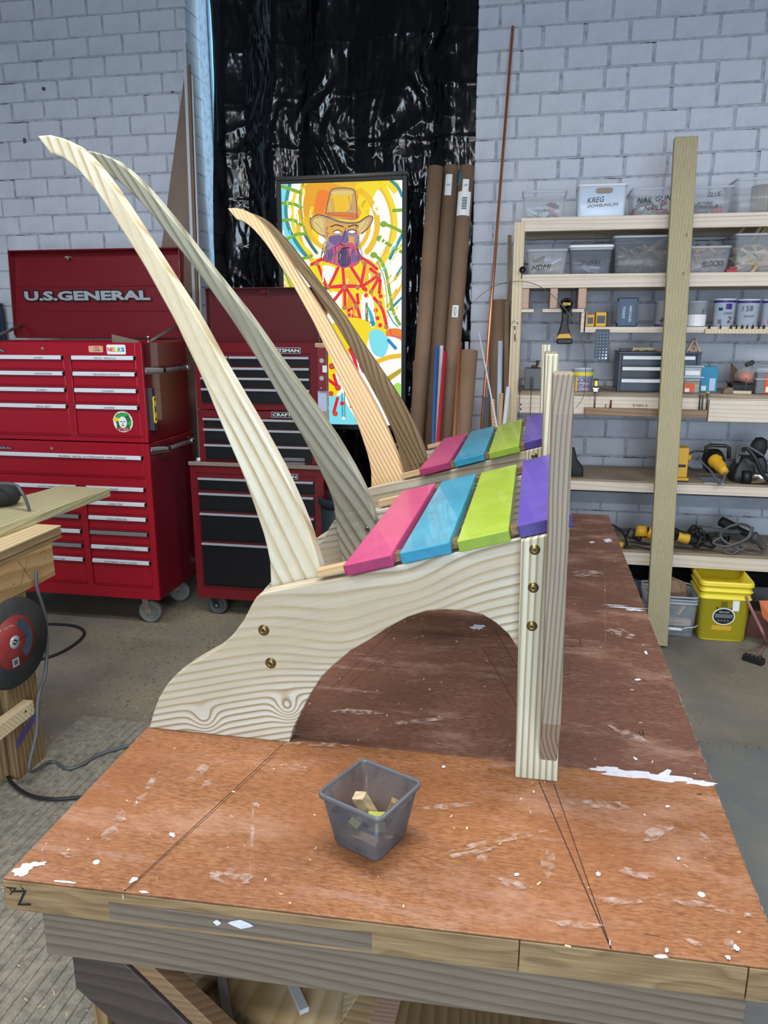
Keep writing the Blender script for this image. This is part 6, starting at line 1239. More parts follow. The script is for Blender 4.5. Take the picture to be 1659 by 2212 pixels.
o = B().prism([(p0.x, YS+.215, p0.z), (p1.x, YS+.215, ZB+.001), (p2.x+.02, YS+.215, ZB+.001), (p3_.x, YS+.215, p3_.z)], [(p0.x, YS+.222, p0.z), (p1.x, YS+.222, ZB+.001), (p2.x+.02, YS+.222, ZB+.001), (p3_.x, YS+.222, p3_.z)]).obj('brown_triangle', 'kraft_dark', None, loc=(p1.x, YS+.2, ZB)); tag(o, 'dark brown triangular card standing behind the orange bag', 'card')
q = AY(1573, 838, YS+.04); o = B().prism([(q.x-.03, YS+.02, ZB+.0006), (q.x+.022, YS+.02, ZB+.0006), (q.x+.022, YS+.02, ZB+.030), (q.x+.0, YS+.02, ZB+.036), (q.x-.022, YS+.02, ZB+.024)], [(q.x-.03, YS+.07, ZB+.0006), (q.x+.022, YS+.07, ZB+.0006), (q.x+.022, YS+.07, ZB+.030), (q.x+.0, YS+.07, ZB+.036), (q.x-.022, YS+.07, ZB+.024)]).obj('rounded_block', 'kraft', None, bevel=.003, loc=(q.x, YS+.04, ZB)); tag(o, 'small rounded brown block left of the black tray', 'block')
q = AY(1603, 846, YS+.01); o = B().obox((q.x, YS+.035, ZB+.009), (.05, -.008, 0), (.002, .012, 0), (0, 0, .008)).obox((q.x-.01, YS+.062, ZB+.007), (.04, .003, 0), (0, .01, 0), (0, 0, .006)).obj('clothespin', 'shelf_post', None, bevel=.001, loc=(q.x, YS+.03, ZB)); tag(o, 'pale wooden clothespin-like clamp lying at the shelf front', 'clamp')
o = B().cyl((q.x+.02, YS+.03, ZB+.019), (q.x+.02, YS+.032, ZB+.085), .0022).obj('metal_pin', 'grey_metal', None, loc=(q.x+.02, YS+.03, ZB+.018)); tag(o, 'thin metal pin standing in the wooden clamp', 'pin')
x0, x1 = px_x(1633, YS+.03, 830), px_x(1680, YS+.03, 830); t = thing('screw_jar', 'clear square jar of screws with an orange label, right edge of the work level', 'jar', ((x0+x1)/2, YS+.06, ZB))
B().box(x0, x1, YS+.03, YS+.12, ZB+.0006, ZB+.135).obj('jar_body', 'bin_clear', t, bevel=.006); B().box(x0-.004, x1+.004, YS+.026, YS+.124, ZB+.075, ZB+.083).obj('lip', 'bin_rim', t)
B().box(x0+.006, x1-.006, YS+.036, YS+.114, ZB+.006, ZB+.11).obj('screws', 'screws', t, kind='stuff'); B().box(x0+.042, x1-.004, YS+.0275, YS+.0285, ZB+.005, ZB+.10).obj('orange_label', 'orange', t); B().box(x0+.05, x1-.01, YS+.0265, YS+.0273, ZB+.012, ZB+.04).obj('label_lines', 'sticker_white', t)
# glue tub, clamp, grey box, screwdrivers
cup('glue_tub', 'white tub with yellow band and handwritten words, left part of the work level', 1243, 1290, 796, 'bluewhite', zb_=ZB, Y0=YS+.04, parts=(('band', .68, .84, -1.5, 1.5, 'yellow'), ('band', .05, .62, -1.0, .0, 'label_blue'), ('band', .05, .4, -.9, .5, 'pink_label'), ('text', 'GOLD', .05, .50, .026, .08, 'purple_print'), ('text', 'STAIN', .1, .22, .024, .07, 'purple_print')))
q = AY(1287, 832, YS-.03); t = thing('hand_tool', 'small black and yellow chrome-ended tool standing beside the glue tub', 'tool', (q.x, YS-.03, ZB))
B().box(q.x-.011, q.x+.011, YS-.042, YS-.018, q.z-.012, q.z+.034).obj('body', 'tool_black', t, bevel=.003); B().box(q.x-.008, q.x+.008, YS-.0445, YS-.0425, q.z-.004, q.z+.024).obj('yellow_face', 'yellow', t)
B().box(q.x-.017, q.x+.017, YS-.046, YS-.018, q.z-.019, q.z-.0125).box(q.x-.012, q.x+.012, YS-.044, YS-.018, q.z-.034, q.z-.0195).obj('chrome_jaw', 'chrome', t, bevel=.002); B().cyl((q.x, YS-.03, q.z-.034), (q.x, YS-.03, z1_+.0005), .0042).obj('shaft', 'grey_metal', t)
o, x0, x1, ht = bx('grey_case', 'plain grey box on the left end of the work level behind the post', 'box', 1133, 1168, 796, ZB, YS+.10, .14, 'grey_box', .006)
q = AY(1160, 783, YS+.12); o = B().cyl((q.x-.012, YS+.15, ZB+ht+.001), (q.x-.012, YS+.15, ZB+ht+.016), .018).cyl((q.x+.003, YS+.15, ZB+ht+.016), (q.x+.003, YS+.15, ZB+ht+.042), .009).obj('wooden_peg', 'kraft_dark', None, bevel=.002, loc=(q.x, YS+.15, ZB+ht)); tag(o, 'small brown turned peg standing on the grey box', 'peg')
for k, (px, yt, yb_, r_, lb_) in enumerate(((1124, 818, 902, .008, 'first screwdriver from the left shelf post, in the front slots'), (1149, 814, 902, .009, 'second screwdriver from the left shelf post, in the front slots'))):
    a, c = AY(px, yt, YS-.02), AY(px-1, yb_, YS-.02); o = B().lathe([(0, 0), (r_*.7, .001), (r_, .01), (r_, .06), (r_*.5, .07), (.0018, .074), (.0018, a.z-c.z), (0, a.z-c.z)], (a.x, YS-.02, a.z), (0, 0, -1), 12).obj('screwdriver', 'tool_grey', None, loc=(a.x, YS-.02, a.z)); tag(o, lb_, 'screwdriver')
q = AY(1246, 822, YS+.02); o = B().box(q.x-.008, q.x+.004, YS+.004, YS+.03, ZB+.0006, q.z+.02).obj('yellow_tool', 'tool_yellow', None, bevel=.003, loc=(q.x, YS+.02, ZB)); tag(o, 'yellow tool end just left of the glue tub', 'tool')
o = B().cyl(AY(1292, 836, YS+.06), AY(1332, 840, YS+.06), .0035).obj('thin_chisel', 'grey_metal', None, loc=AY(1300, 838, YS+.06)); tag(o, 'thin metal rod lying between the glue tub and the blue cabinet', 'rod')
for k, (px, yt, yb_, r_, m_, lb_) in enumerate(((1309, 872, 883, .002, 'tool_black', 'tiny dark bit standing left on the tool ledge'), (1320, 864, 883, .0055, 'mahogany_edge', 'small red-brown bit on the tool ledge'), (1512, 852, 884, .004, 'tool_black', 'flat black file in the ledge right of the tall post'), (1518, 853, 884, .0045, 'tool_grey', 'grey file in the ledge, between the black one and the yellow pencil'), (1528, 850, 884, .0045, 'tool_grey', 'dark yellow-topped pencil-like tool in the ledge'))):
    a, c = AY(px, yt, YS-.02), AY(px-2, yb_, YS-.02)
    o = B().cyl((a.x, YS-.025, a.z), (c.x, YS-.025, z1_+.0006), r_*.8, r_).obj('ledge_tool', m_, None, loc=(c.x, YS-.025, z1_)); tag(o, lb_, 'tool')
    if px == 1528: B().cyl((a.x, YS-.025, a.z+.0005), (a.x+.001, YS-.025, a.z+.01), .010).obj('yellow_cap', 'tool_yellow', o)

# ---- fourth level: power tools
q = AY(1246, 1003, YS+.05); o = B().loops([[(x, y, z) for x, y in rrect(q.x+dx, YS+.1, hx, hy, .015)] for z, dx, hx, hy in ((Z4+.001, .006, .035, .05), (Z4+.05, 0, .038, .05), (Z4+.09, -.02, .025, .04), (Z4+.16, -.035, .02, .03))]).obj('black_tool_grip', 'black_soft', None, bevel=.003, loc=(q.x, YS+.1, Z4)); tag(o, 'black power tool body at the left of the fourth shelf, partly behind the chair post', 'power tool')
q0, q1 = AY(1452, 1030, YS+.02), AY(1489, 1030, YS+.02); t = thing('palm_sander', 'yellow boxy power tool half hidden behind the tall post on the fourth shelf', 'power tool', (q0.x, YS+.06, Z4))
ht = AY(1470, 967, YS+.02).z-Z4
B().box(q0.x-.06, q1.x-.01, YS+.03, YS+.14, Z4+.022, Z4+ht*.98).obj('tool_body', 'tool_yellow', t, bevel=.006); B().box(q0.x-.06, q1.x-.004, YS+.01, YS+.14, Z4+.008, Z4+.0215).obj('foot', 'tool_yellow', t, bevel=.002); B().box(q0.x-.06, q1.x-.008, YS+.012, YS+.13, Z4+.0006, Z4+.0075).obj('base_plate', 'tool_black', t)
B().box(q0.x, q1.x-.022, YS+.0285, YS+.0296, Z4+ht*.42, Z4+ht*.5).obj('switch_slot', 'tool_black', t); B().cyl((q1.x-.009, YS+.06, Z4+ht*.68), (q1.x+.004, YS+.06, Z4+ht*.68), .018).obj('side_knob', 'tool_yellow', t)
B().tube(spline([(q0.x-.075, YS+.03, Z4+.02), (q0.x-.09, YS+.03, Z4+.05), (q0.x-.07, YS+.04, Z4+.08), (q0.x-.06, YS+.05, Z4+.07)]), .005).obj('cord', 'cord_black', t)
q = AY(1545, 1000, YS+.05); t = thing('circular_saw', 'yellow and black corded circular saw, middle of the fourth shelf', 'saw', (q.x, YS+.08, Z4))
B().cyl((q.x-.012, YS+.11, q.z+.0), (q.x+.02, YS+.13, q.z+.0), .068, n=28).obj('blade_guard', 'tool_black', t, bevel=.003)
B().lathe([(.038, 0), (.040, .02), (.032, .03), (.031, .08), (.024, .10), (.022, .125), (0, .128)], (q.x+.004, YS+.09, q.z+.01), (.30, -1, -.42), 20).obj('motor', 'tool_yellow', t)
hh = [AY(1523, 985, YS+.06), AY(1526, 965, YS+.06), AY(1536, 962, YS+.06), AY(1566, 963, YS+.06), AY(1575, 967, YS+.06), AY(1574, 990, YS+.06)]
B().tube([hh[0], hh[1], hh[2], hh[3], hh[4], hh[5]], .0105, n=10).obj('top_handle', 'tool_black', t)
B().box(q.x-.055, q.x+.045, YS+.0, YS+.17, Z4+.0006, Z4+.004).obj('base_plate', 'aluminium', t)
B().tube(spline([AY(1563, 1010, YS-.0), AY(1566, 1022, YS-.02), AY(1563, 1036, YS-.03), AY(1555, 1044, YS-.035), AY(1546, 1036, YS-.01), AY(1536, 1018, YS+.02), AY(1518, 1000, YS+.08), AY(1510, 985, YS+.1)]), .006).obj('cord', 'cord_grey', t)
B().tube(spline([(q.x-.07+.09*math.cos(a_)*.8, YS+.14, q.z-.005+.055*math.sin(a_)) for a_ in [i*.7 for i in range(14)]], 3), .005).obj('cord', 'cord_black', t)
q = AY(1625, 990, YS+.05); t = thing('belt_sander', 'silver and black corded tool with a big black hose, right end of the fourth shelf', 'power tool', (q.x, YS+.1, Z4))
B().loops([[(x, y, z) for x, y in rrect(q.x+dx, YS+.12, hx, hy, .02)] for z, dx, hx, hy in ((Z4+.001, 0, .085, .07), (Z4+.04, 0, .09, .075), (Z4+.10, .01, .08, .06), (Z4+.14, .015, .06, .045))]).obj('tool_body', 'tool_black', t, bevel=.004)
B().cyl((q.x-.005, YS+.03, Z4+.035), (q.x+.12, YS+.03, Z4+.045), .034, n=20).obj('roller_cover', 'chrome', t); B().cyl((q.x-.045, YS+.03, Z4+.038), (q.x-.006, YS+.03, Z4+.038), .034, n=20).obj('roller_end', 'tool_black', t)
B().lathe([(0, 0), (.04, .01), (.045, .06), (.03, .10), (0, .11)], (q.x+.03, YS+.1, Z4+.14), (.2, 0, 1), 16).obj('dust_bag', 'black_soft', t)
B().tube(spline([AY(1605, 975, YS+.04), AY(1612, 968, YS+.03), AY(1632, 990, YS+.0), AY(1645, 1020, YS-.005), AY(1665, 1045, YS+.0)]), .011).obj('cord', 'cord_black', t)
B().tube(spline([AY(1598, 985, YS+.05), AY(1592, 1000, YS+.04), AY(1595, 970, YS+.04), AY(1615, 965, YS+.03), AY(1650, 985, YS+.02)]), .007).obj('cord', 'cord_grey', t)
o = B().prism([(q.x+.02, YS+.018, Z4+.05), (q.x+.05, YS+.018, Z4+.05), (q.x+.03, YS+.018, Z4+.14), (q.x+.0, YS+.018, Z4+.14)], [(q.x+.02, YS+.022, Z4+.05), (q.x+.05, YS+.022, Z4+.05), (q.x+.03, YS+.022, Z4+.14), (q.x+.0, YS+.022, Z4+.14)]).obj('strap', 'tool_grey', t)

# ---- fifth level: grinders and cords
def grinder(lab, p0, p1, r_, mats, dy=.0, head=True):
    a, c = AY(*p0, YS+dy), AY(*p1, YS+dy); a.z = max(a.z, Z5+r_+.001); c.z = max(c.z, Z5+r_+.001); d_ = (c-a).normalized(); L_ = (c-a).length
    t = thing('angle_grinder', lab, 'power tool', (a.x, a.y, Z5))
    B().lathe([(0, -.002), (r_*.8, 0), (r_, .012), (r_, L_*.35), (r_*.72, L_*.45), (r_*.7, L_*.85), (r_*.8, L_*.92), (r_*.4, L_), (0, L_)], a, d_, 18).obj('body', mats[0], t)
    B().lathe([(r_*1.03, L_*.02), (r_*1.05, L_*.03), (r_*1.05, L_*.30), (r_*1.03, L_*.31)], a, d_, 18).obj('sleeve', mats[1], t)
    if head: B().cyl(a-d_*.03+Vector((0, -.02, -r_*.9)), a-d_*.03+Vector((0, .0, r_*.7)), r_*1.1, r_*.8, n=18).obj('gear_head', mats[2], t)
    return t
grinder('yellow-headed grinder lying left of the tall post on the lowest shelf', (1396, 1150), (1440, 1168), .035, ('tool_black', 'tool_yellow', 'tool_yellow'), .08)
grinder('black grinder with yellow sleeve and collar, right of the tall post on the lowest shelf', (1462, 1158), (1545, 1180), .027, ('tool_black', 'tool_yellow', 'tool_black'), .04)
grinder('dusty grey long-bodied tool lying across the coiled cords', (1500, 1143), (1600, 1150), .022, ('tool_grey', 'tool_grey', 'tool_grey'), .16, False)
grinder('black tool pointing down to the right behind the coiled cords', (1555, 1125), (1640, 1185), .028, ('tool_black', 'black_soft', 'tool_black'), .24, False)
grinder('dusty grey tool with a tapered nose at the right end of the lowest shelf', (1625, 1155), (1652, 1192), .026, ('tool_grey', 'tool_grey', 'black_soft'), .06, False)
grinder('dark tool with a small yellow plate, leftmost on the lowest shelf beside the workbench', (1356, 1150), (1385, 1165), .03, ('tool_black', 'tool_grey', 'aluminium'), .12, False)
q = AY(1342, 1168, YS+.06); o = B().box(q.x-.015, q.x+.012, YS+.04, YS+.07, Z5+.001, Z5+.028).obj('yellow_plug', 'tool_yellow', None, bevel=.003, loc=(q.x, YS+.05, Z5)); tag(o, 'small yellow part at the left end of the lowest shelf', 'plug')
def coil(lab, pts, r_, mat='cord_black', dy=.02):
    P_ = []
    for i, p in enumerate(pts):
        q = AY(p[0], p[1], YS+(p[2] if len(p) > 2 else dy)); q.z = max(q.z, Z5+r_+.0008); P_.append(q)
    o = B().tube(spline(P_, 5), r_).obj('power_cord', mat, None, loc=P_[0]); tag(o, lab, 'cord')
coil('thin black cord curling round the yellow plug left of the post', [(1322, 1133, .2), (1345, 1150, .14), (1354, 1175, .06), (1348, 1190, .02), (1372, 1180, .02), (1400, 1185, .0), (1420, 1190, .02)], .006)
coil('black cord wound round the black and yellow grinder', [(1450, 1138, .12), (1480, 1150, .02), (1500, 1135, .1), (1514, 1160, .0), (1500, 1182, .0), (1490, 1150, .1), (1515, 1142, .0), (1522, 1170, .0), (1505, 1184, .02)], .006)
coil('big loop of dusty grey cord lying on the tools of the lowest shelf', [(1560, 1160, .02), (1540, 1172, .0), (1570, 1180, .0), (1610, 1165, .0), (1622, 1142, .02), (1600, 1132, .1), (1570, 1140, .1), (1556, 1158, .02), (1580, 1176, -.0), (1618, 1160, .0), (1626, 1140, .05)], .007, 'cord_grey')
coil('short loops of grey cord hanging over the lowest shelf front', [(1590, 1176, .02), (1608, 1180, .0), (1600, 1188, .0), (1575, 1178, .02), (1564, 1190, .0), (1580, 1196, .0), (1594, 1190, .0), (1600, 1180, .03)], .006, 'cord_grey')
coil('grey cord ending in the nose of the rightmost tool on the lowest shelf', [(1614, 1170, .03), (1628, 1184, .0), (1645, 1190, .0), (1654, 1184, .05)], .005, 'cord_grey')
rr = random.Random(4); bb = B()
for i in range(6):
    c0 = AY(rr.uniform(1480, 1560), 1150, YS+.2); bb.tube(spline([(c0.x+.07*math.cos(a_+i)*rr.uniform(.7, 1.1), YS+.2+.05*math.sin(a_+i), Z5+.012+.05*rr.random()) for a_ in [j*.9 for j in range(9)]], 3), .005, n=6)
o = bb.obj('tangled_cords', 'cord_black', None, kind='stuff', loc=(AY(1520, 1150, YS+.2).x, YS+.2, Z5)); tag(o, 'tangle of black cords piled behind the grinders on the lowest shelf', 'cords')

# ------------------------------------------------------------ tall greenish post leaning on the shelves
pt_, pf_ = AY(1481.5, 297, 4.318), AZ(1413, 1402, 0); pf_.y = 4.0
pf_ = AY(1421, 1330, 4.04); d_ = (pt_-pf_); pf_ = pf_-d_*(pf_.z-.006)/d_.z
hw = 41/1650*4.35/2; wv = Vector((hw, 0, -hw*(-.08))); n_ = d_.cross(wv).normalized()*.019; 
up_ = AY(1424, 1324, 4.04)
o = B().beam(pf_+Vector((0, 0, .002)), pt_, Vector((hw*1.03, 0, 0)), n_).obj('timber_post', 'treated_post', None, bevel=.004, loc=pf_); tag(o, 'very tall greenish treated timber leaning upright against the storage shelves', 'post')
for yy, xx in ((507, 1483), (592, 1476)):
    q = AY(xx, yy, 4.2); k = (q.z-pf_.z)/d_.z; c_ = pf_+d_*k; c_.x = AY(xx, yy, c_.y-.02).x; nn = Vector((0, -1, .12)).normalized()
    B().tube([c_+nn*.0205+Vector((.005*math.cos(a_), 0, .008*math.sin(a_))) for a_ in [6.283*i/10 for i in range(11)]], .0009, n=5).obj('dark_mark', 'kraft_dark', o)

# ------------------------------------------------------------ floor things on the right
q0, q1 = AZ(1508, 1380, 0), AZ(1605, 1388, 0); Yb_ = 4.165
x0, x1 = q0.x, AY(1605, 1388, Yb_).x; ht = .343; cx_, cy_ = (x0+x1)/2, Yb_+.13; hx0, hx1 = (x1-x0)/2, (x1-x0)/2*1.13
t = thing('yellow_bucket', 'bright yellow square pail with a round black label under the shelves', 'bucket', (cx_, cy_, 0))
g = lambda k, z, r_=.03: [(x, y, z) for x, y in rrect(cx_+.002, cy_, hx0*k, .13*k, r_)]
prof = [(1.0, .0008), (1.01, .004), (1.10, ht*.70), (1.16, ht*.71), (1.17, ht*.725), (1.115, ht*.735), (1.12, ht*.82), (1.18, ht*.83), (1.18, ht*.845), (1.12, ht*.855), (1.13, ht*.92), (1.20, ht*.93), (1.20, ht*.945), (1.15, ht*.95), (1.20, ht*.965), (1.19, ht*.975), (1.15, ht*.98), (1.17, ht), (1.13, ht), (1.05, .012)]
B().loops([g(k, z) for k, z in prof], cap1=True).obj('pail_wall', 'yellow', t)
yf_ = lambda z: cy_-.13*(1.01+.09*z/(ht*.7))-.003
def dsk(bb, x, z, rx, rz, dy, mi=0, n=24): bb.add([(x+rx*math.cos(6.283*i/n), yf_(z+rz*math.sin(6.283*i/n))-dy, z+rz*math.sin(6.283*i/n)) for i in range(n)], [tuple(range(n))], mi)
cl_ = AY(1562, 1330, Yb_); bb = B(); dsk(bb, cl_.x, cl_.z, .058, .050, .0006, 0); dsk(bb, cl_.x, cl_.z, .052, .044, .0012, 1); bb.obj('round_label', ['sticker_white', 'tool_black'], t, kind='stuff', label='round black label with a pale rim')
z_ = cl_.z+.004; bb = B(); bb.add([(cl_.x-.044, yf_(z_-.01)-.0018, z_-.012), (cl_.x+.044, yf_(z_-.01)-.0018, z_-.012), (cl_.x+.046, yf_(z_+.012)-.0018, z_+.010), (cl_.x-.046, yf_(z_+.012)-.0018, z_+.010)], [(0, 1, 2, 3)])
for k in range(4): dsk(bb, cl_.x-.024+k*.016, cl_.z-.024, .005, .006, .0018)
bb.obj('label_print', 'grey_box', t, kind='stuff')
text('FREE & CLEAN', (cl_.x, yf_(cl_.z+.026)-.0018, cl_.z+.026), (1, 0, 0), (0, 0, 1), .008, 'sticker_white', t, width=.05)
for s_ in (-1, 1): bb = B().add([(cl_.x+s_*.040, yf_(cl_.z+.04)-.0014, cl_.z+.040), (cl_.x+s_*.030, yf_(cl_.z+.05)-.0014, cl_.z+.047), (cl_.x+s_*.042, yf_(cl_.z+.06)-.0014, cl_.z+.056)], [(0, 1, 2)]).obj('ear_mark', 'ink', t)
for s_, dz, w_, h_ in (('PURINA', .082, .035, .005), ('TIDY', .072, .034, .011), ('CATS', .059, .036, .012)): text(s_, (cl_.x-.004, yf_(cl_.z+dz)-.001, cl_.z+dz), (1, 0, 0), (0, 0, 1), h_, 'ink', t, width=w_, bold=.02)
q = AY(1588, 1307, Yb_); bb = B().add([(q.x-.016, yf_(q.z)-.001, q.z-.03), (q.x+.018, yf_(q.z)-.001, q.z-.03), (q.x+.018, yf_(q.z)-.001, q.z+.032), (q.x-.016, yf_(q.z)-.001, q.z+.032)], [(0, 1, 2, 3)]).obj('white_sticker', 'sticker_white', t)
bb = B().add([(cl_.x-.055, yf_(cl_.z-.065)-.0008, cl_.z-.080), (cl_.x+.045, yf_(cl_.z-.065)-.0008, cl_.z-.080), (cl_.x+.045, yf_(cl_.z-.065)-.0008, cl_.z-.055), (cl_.x-.055, yf_(cl_.z-.065)-.0008, cl_.z-.055)], [(0, 1, 2, 3)]).obj('faint_print', 'tool_yellow', t)
# clear tub beside it
bx0, bx1 = AY(1395, 1375, 4.18).x, AY(1497, 1378, 4.18).x
t = thing('storage_bin', 'clear lidless floor tub with a white bail handle, left of the yellow bucket', 'bin', ((bx0+bx1)/2, 4.3, 0))
g = lambda k, z, r_=.03, o_=0: [(x, y, z) for x, y in rrect((bx0+bx1)/2, 4.30, (bx1-bx0)/2*k-o_, .12*k-o_, r_)]
B().loops([g(.98, .0008), g(1.0, .006), g(1.08, .21), g(1.08, .21, .028, .003), g(1.0, .008, .028, .003)]).obj('bin_body', 'bin_clear', t)
for zq in (.196, .214, .232): B().loops([g(1.08, zq-.005), g(1.11, zq-.005), g(1.11, zq+.005), g(1.07, zq+.005)], cap0=False, cap1=False).obj('rim', 'bin_rim', t)
hz = AY(1470, 1357, 4.17); B().cyl((AY(1436, 1355, 4.15).x, 4.15, hz.z+.002), (AY(1472, 1359, 4.15).x, 4.15, hz.z), .0085).obj('handle_grip', 'sticker_white', t)
B().tube([(AY(1472, 1359, 4.15).x, 4.15, hz.z), AY(1482, 1356, 4.15), AY(1500, 1355, 4.16), AY(1508, 1350, 4.2), AY(1505, 1325, 4.28), AY(1503, 1312, 4.30)], .003, n=6).obj('bail_wire', 'bluewhite', t)
filler('grey boxes and brown offcuts inside the clear floor tub', bx0+.02, bx1-.02, 4.2, 4.4, 0, .12, 26, ('tool_grey', 'grey_box', 'scrap_a'), 'boxes', (.08, .16), 12, 'boxes')
q = AY(1460, 1345, 4.2); o = B().box(q.x-.06, q.x+.075, 4.19, 4.22, q.z-.012, q.z+.022).obj('cardboard_box', 'end_grain', None, loc=q); tag(o, 'pinkish cardboard box inside the clear floor tub', 'box'); text('BD-441', (q.x, 4.189, q.z+.004), (1, 0, 0), (0, 0, 1), .012, 'kraft_dark', o, width=.06)
q = AY(1455, 1290, 4.3); bb = B(); rr = random.Random(8)
rings = []
for k, (rx, ry, dz) in enumerate(((.03, .03, 0), (.09, .06, .01), (.095, .07, .04), (.07, .05, .075), (.03, .03, .095))): rings.append([(q.x-.02+rx*math.cos(6.283*i/12)*rr.uniform(.85, 1.1), 4.3+ry*math.sin(6.283*i/12)*rr.uniform(.85, 1.1), .20+dz+rr.uniform(-.006, .006)) for i in range(12)])
o = bb.loops(rings, sm=False).obj('paper_bag', 'kraft', None, loc=q); tag(o, 'crumpled brown paper bag on top of the clear floor tub', 'paper bag')
q = AY(1442, 1300, 4.22); o = B().obox((q.x, 4.23, .232), (.012, 0, .006), (0, .01, 0), (-.004, 0, .016)).obj('red_scrap', 's_red', None, loc=q); tag(o, 'small red scrap beside the paper bag', 'scrap')
# orange sheet and brown board at the right edge
a, c = AY(1640, 1298, 4.12), AY(1675, 1380, 4.05)
o = B().prism([(a.x, 4.12, a.z), (a.x+.02, 4.10, a.z-.08), (a.x+.16, 4.0, .05), (a.x+.3, 4.0, .10), (a.x+.3, 4.14, a.z+.02)], [(a.x, 4.126, a.z), (a.x+.02, 4.106, a.z-.08), (a.x+.16, 4.006, .05), (a.x+.3, 4.006, .10), (a.x+.3, 4.146, a.z+.02)]).obj('orange_board', 'orange_board', None, loc=(a.x+.1, 4.05, .1)); tag(o, 'orange board corner leaning at the right edge under the shelves', 'board')
a = AY(1614, 1335, 4.25); o = B().prism([(a.x, 4.26, .002), (a.x+.02, 4.26, .15), (a.x+.5, 4.2, .17), (a.x+.5, 4.12, .002)], [(a.x, 4.27, .002), (a.x+.02, 4.27, .15), (a.x+.5, 4.21, .17), (a.x+.5, 4.13, .002)]).obj('dark_board', 'mahogany_edge', None, loc=(a.x+.2, 4.25, 0)); tag(o, 'dark red-brown board behind the orange board', 'board')
# pink cord with a four-way plug block
def fpath(pts, r_): return [(lambda v: Vector((v.x, v.y, r_+.0006+(p[2] if len(p) > 2 else 0))))(AZ(p[0], p[1], 0)) for p in pts]
t = thing('extension_cord', 'dusty pink extension cord with a black four-way plug block on the floor', 'cord', AZ(1628, 1418, 0))
B().tube(spline([AY(1605, 1262, 4.2), AY(1612, 1290, 4.15), AY(1630, 1330, 4.06), AY(1648, 1368, 3.97)]+fpath([(1652, 1392), (1646, 1406), (1640, 1414)], .009)), .008).obj('cable', 'cord_pink', t)
a, c = AZ(1607, 1416, .02), AZ(1650, 1430, .02); d2 = (c-a); d2.z = 0; L2 = d2.length; d2.normalize(); n2 = Vector((-d2.y, d2.x, 0))
B().obox((a+c)/2+Vector((0, 0, -.003)), d2*L2/2, n2*.020, (0, 0, .0165)).obj('plug_block', 'tool_black', t, bevel=.004)
for i in range(4):
    q = a+d2*(L2*(.2+.2*i)); B().cyl((q.x, q.y, .0335), (q.x, q.y, .0355), .006, n=10).obj('socket', 'grey_metal', t)
B().cyl(a+d2*L2*.55+n2*.019+Vector((0, 0, 0)), a+d2*L2*.62+n2*.055, .010, .008).obj('strain_relief', 'tool_grey', t)
# interlocking foam mats on the right
f0, f1, f2 = AZ(1510, 1600, 0), AZ(1659, 1628, 0), AZ(1640, 1745, 0)
ya = f0.y-.02
for k, (xa, xb, y0, y1, lb_) in enumerate(((.2, .995, 1.8, ya, 'grey interlocking foam mat beside the workbench, at the right frame edge'), (.2, .995, .9, 1.78, 'grey interlocking foam mat near the front right corner of the workbench'))):
    bb = B(); n_ = 16; pts = [(xa, y0), (xb, y0)]
    for i in range(n_): pts += [(xb, y0+(y1-y0)*(i+.25)/n_), (xb+.012, y0+(y1-y0)*(i+.35)/n_), (xb+.012, y0+(y1-y0)*(i+.65)/n_), (xb, y0+(y1-y0)*(i+.75)/n_)]
    pts += [(xb, y1)]
    for i in range(n_): pts += [(xb-(xb-xa)*(i+.3)/n_, y1), (xb-(xb-xa)*(i+.4)/n_, y1-.022), (xb-(xb-xa)*(i+.6)/n_, y1-.022), (xb-(xb-xa)*(i+.7)/n_, y1)]
    pts += [(xa, y1)]
    o = bb.prism([(x, y, .0006) for x, y in pts], [(x, y, .011) for x, y in pts]).obj('foam_mat', 'foam_mat', None, loc=((xa+xb)/2, (y0+y1)/2, 0)); tag(o, lb_, 'mat')

# ------------------------------------------------------------ ribbed rubber mat on the left
m0 = AZ(182, 1548, 0); mx0, my1 = -1.875, 2.755
bb = B(); bb.box(mx0, -.62, .2, my1, .0006, .006)
n_ = 38; wx = (1.255)/n_
for i in range(n_): bb.prism([(mx0+wx*(i+.16), .22, .006), (mx0+wx*(i+.84), .22, .006), (mx0+wx*(i+.78), .22, .0105), (mx0+wx*(i+.22), .22, .0105)], [(mx0+wx*(i+.16), my1-.05, .006), (mx0+wx*(i+.84), my1-.05, .006), (mx0+wx*(i+.78), my1-.05, .0105), (mx0+wx*(i+.22), my1-.05, .0105)])
o = bb.obj('rubber_mat', 'rubber_mat', None, loc=(-1.2, 1.5, 0)); tag(o, 'dusty grey ribbed rubber mat on the floor left of the workbench', 'mat')
bb = B(); rr = random.Random(21)
for i in range(420):
    x, y = rr.uniform(-2.3, -.7), rr.uniform(.9, 2.4) if rr.random() < .75 else rr.uniform(2.3, 3.0); a_ = rr.uniform(0, 3.14); l = rr.uniform(.002, .007); z = .0118 if (x > mx0 and y < my1) else .0012
    if not(-2.0 < x < -.9) and rr.random() < .6: continue
    bb.obox((x, y, z), (l*math.cos(a_), l*math.sin(a_), .0006), (-.0012*math.sin(a_), .0012*math.cos(a_), 0), (0, 0, .0004))
o = bb.obj('wood_shavings', 'chip', None, kind='stuff', loc=(-1.5, 1.7, 0)); tag(o, 'small pale wood shavings scattered on the ribbed mat and floor', 'shavings')

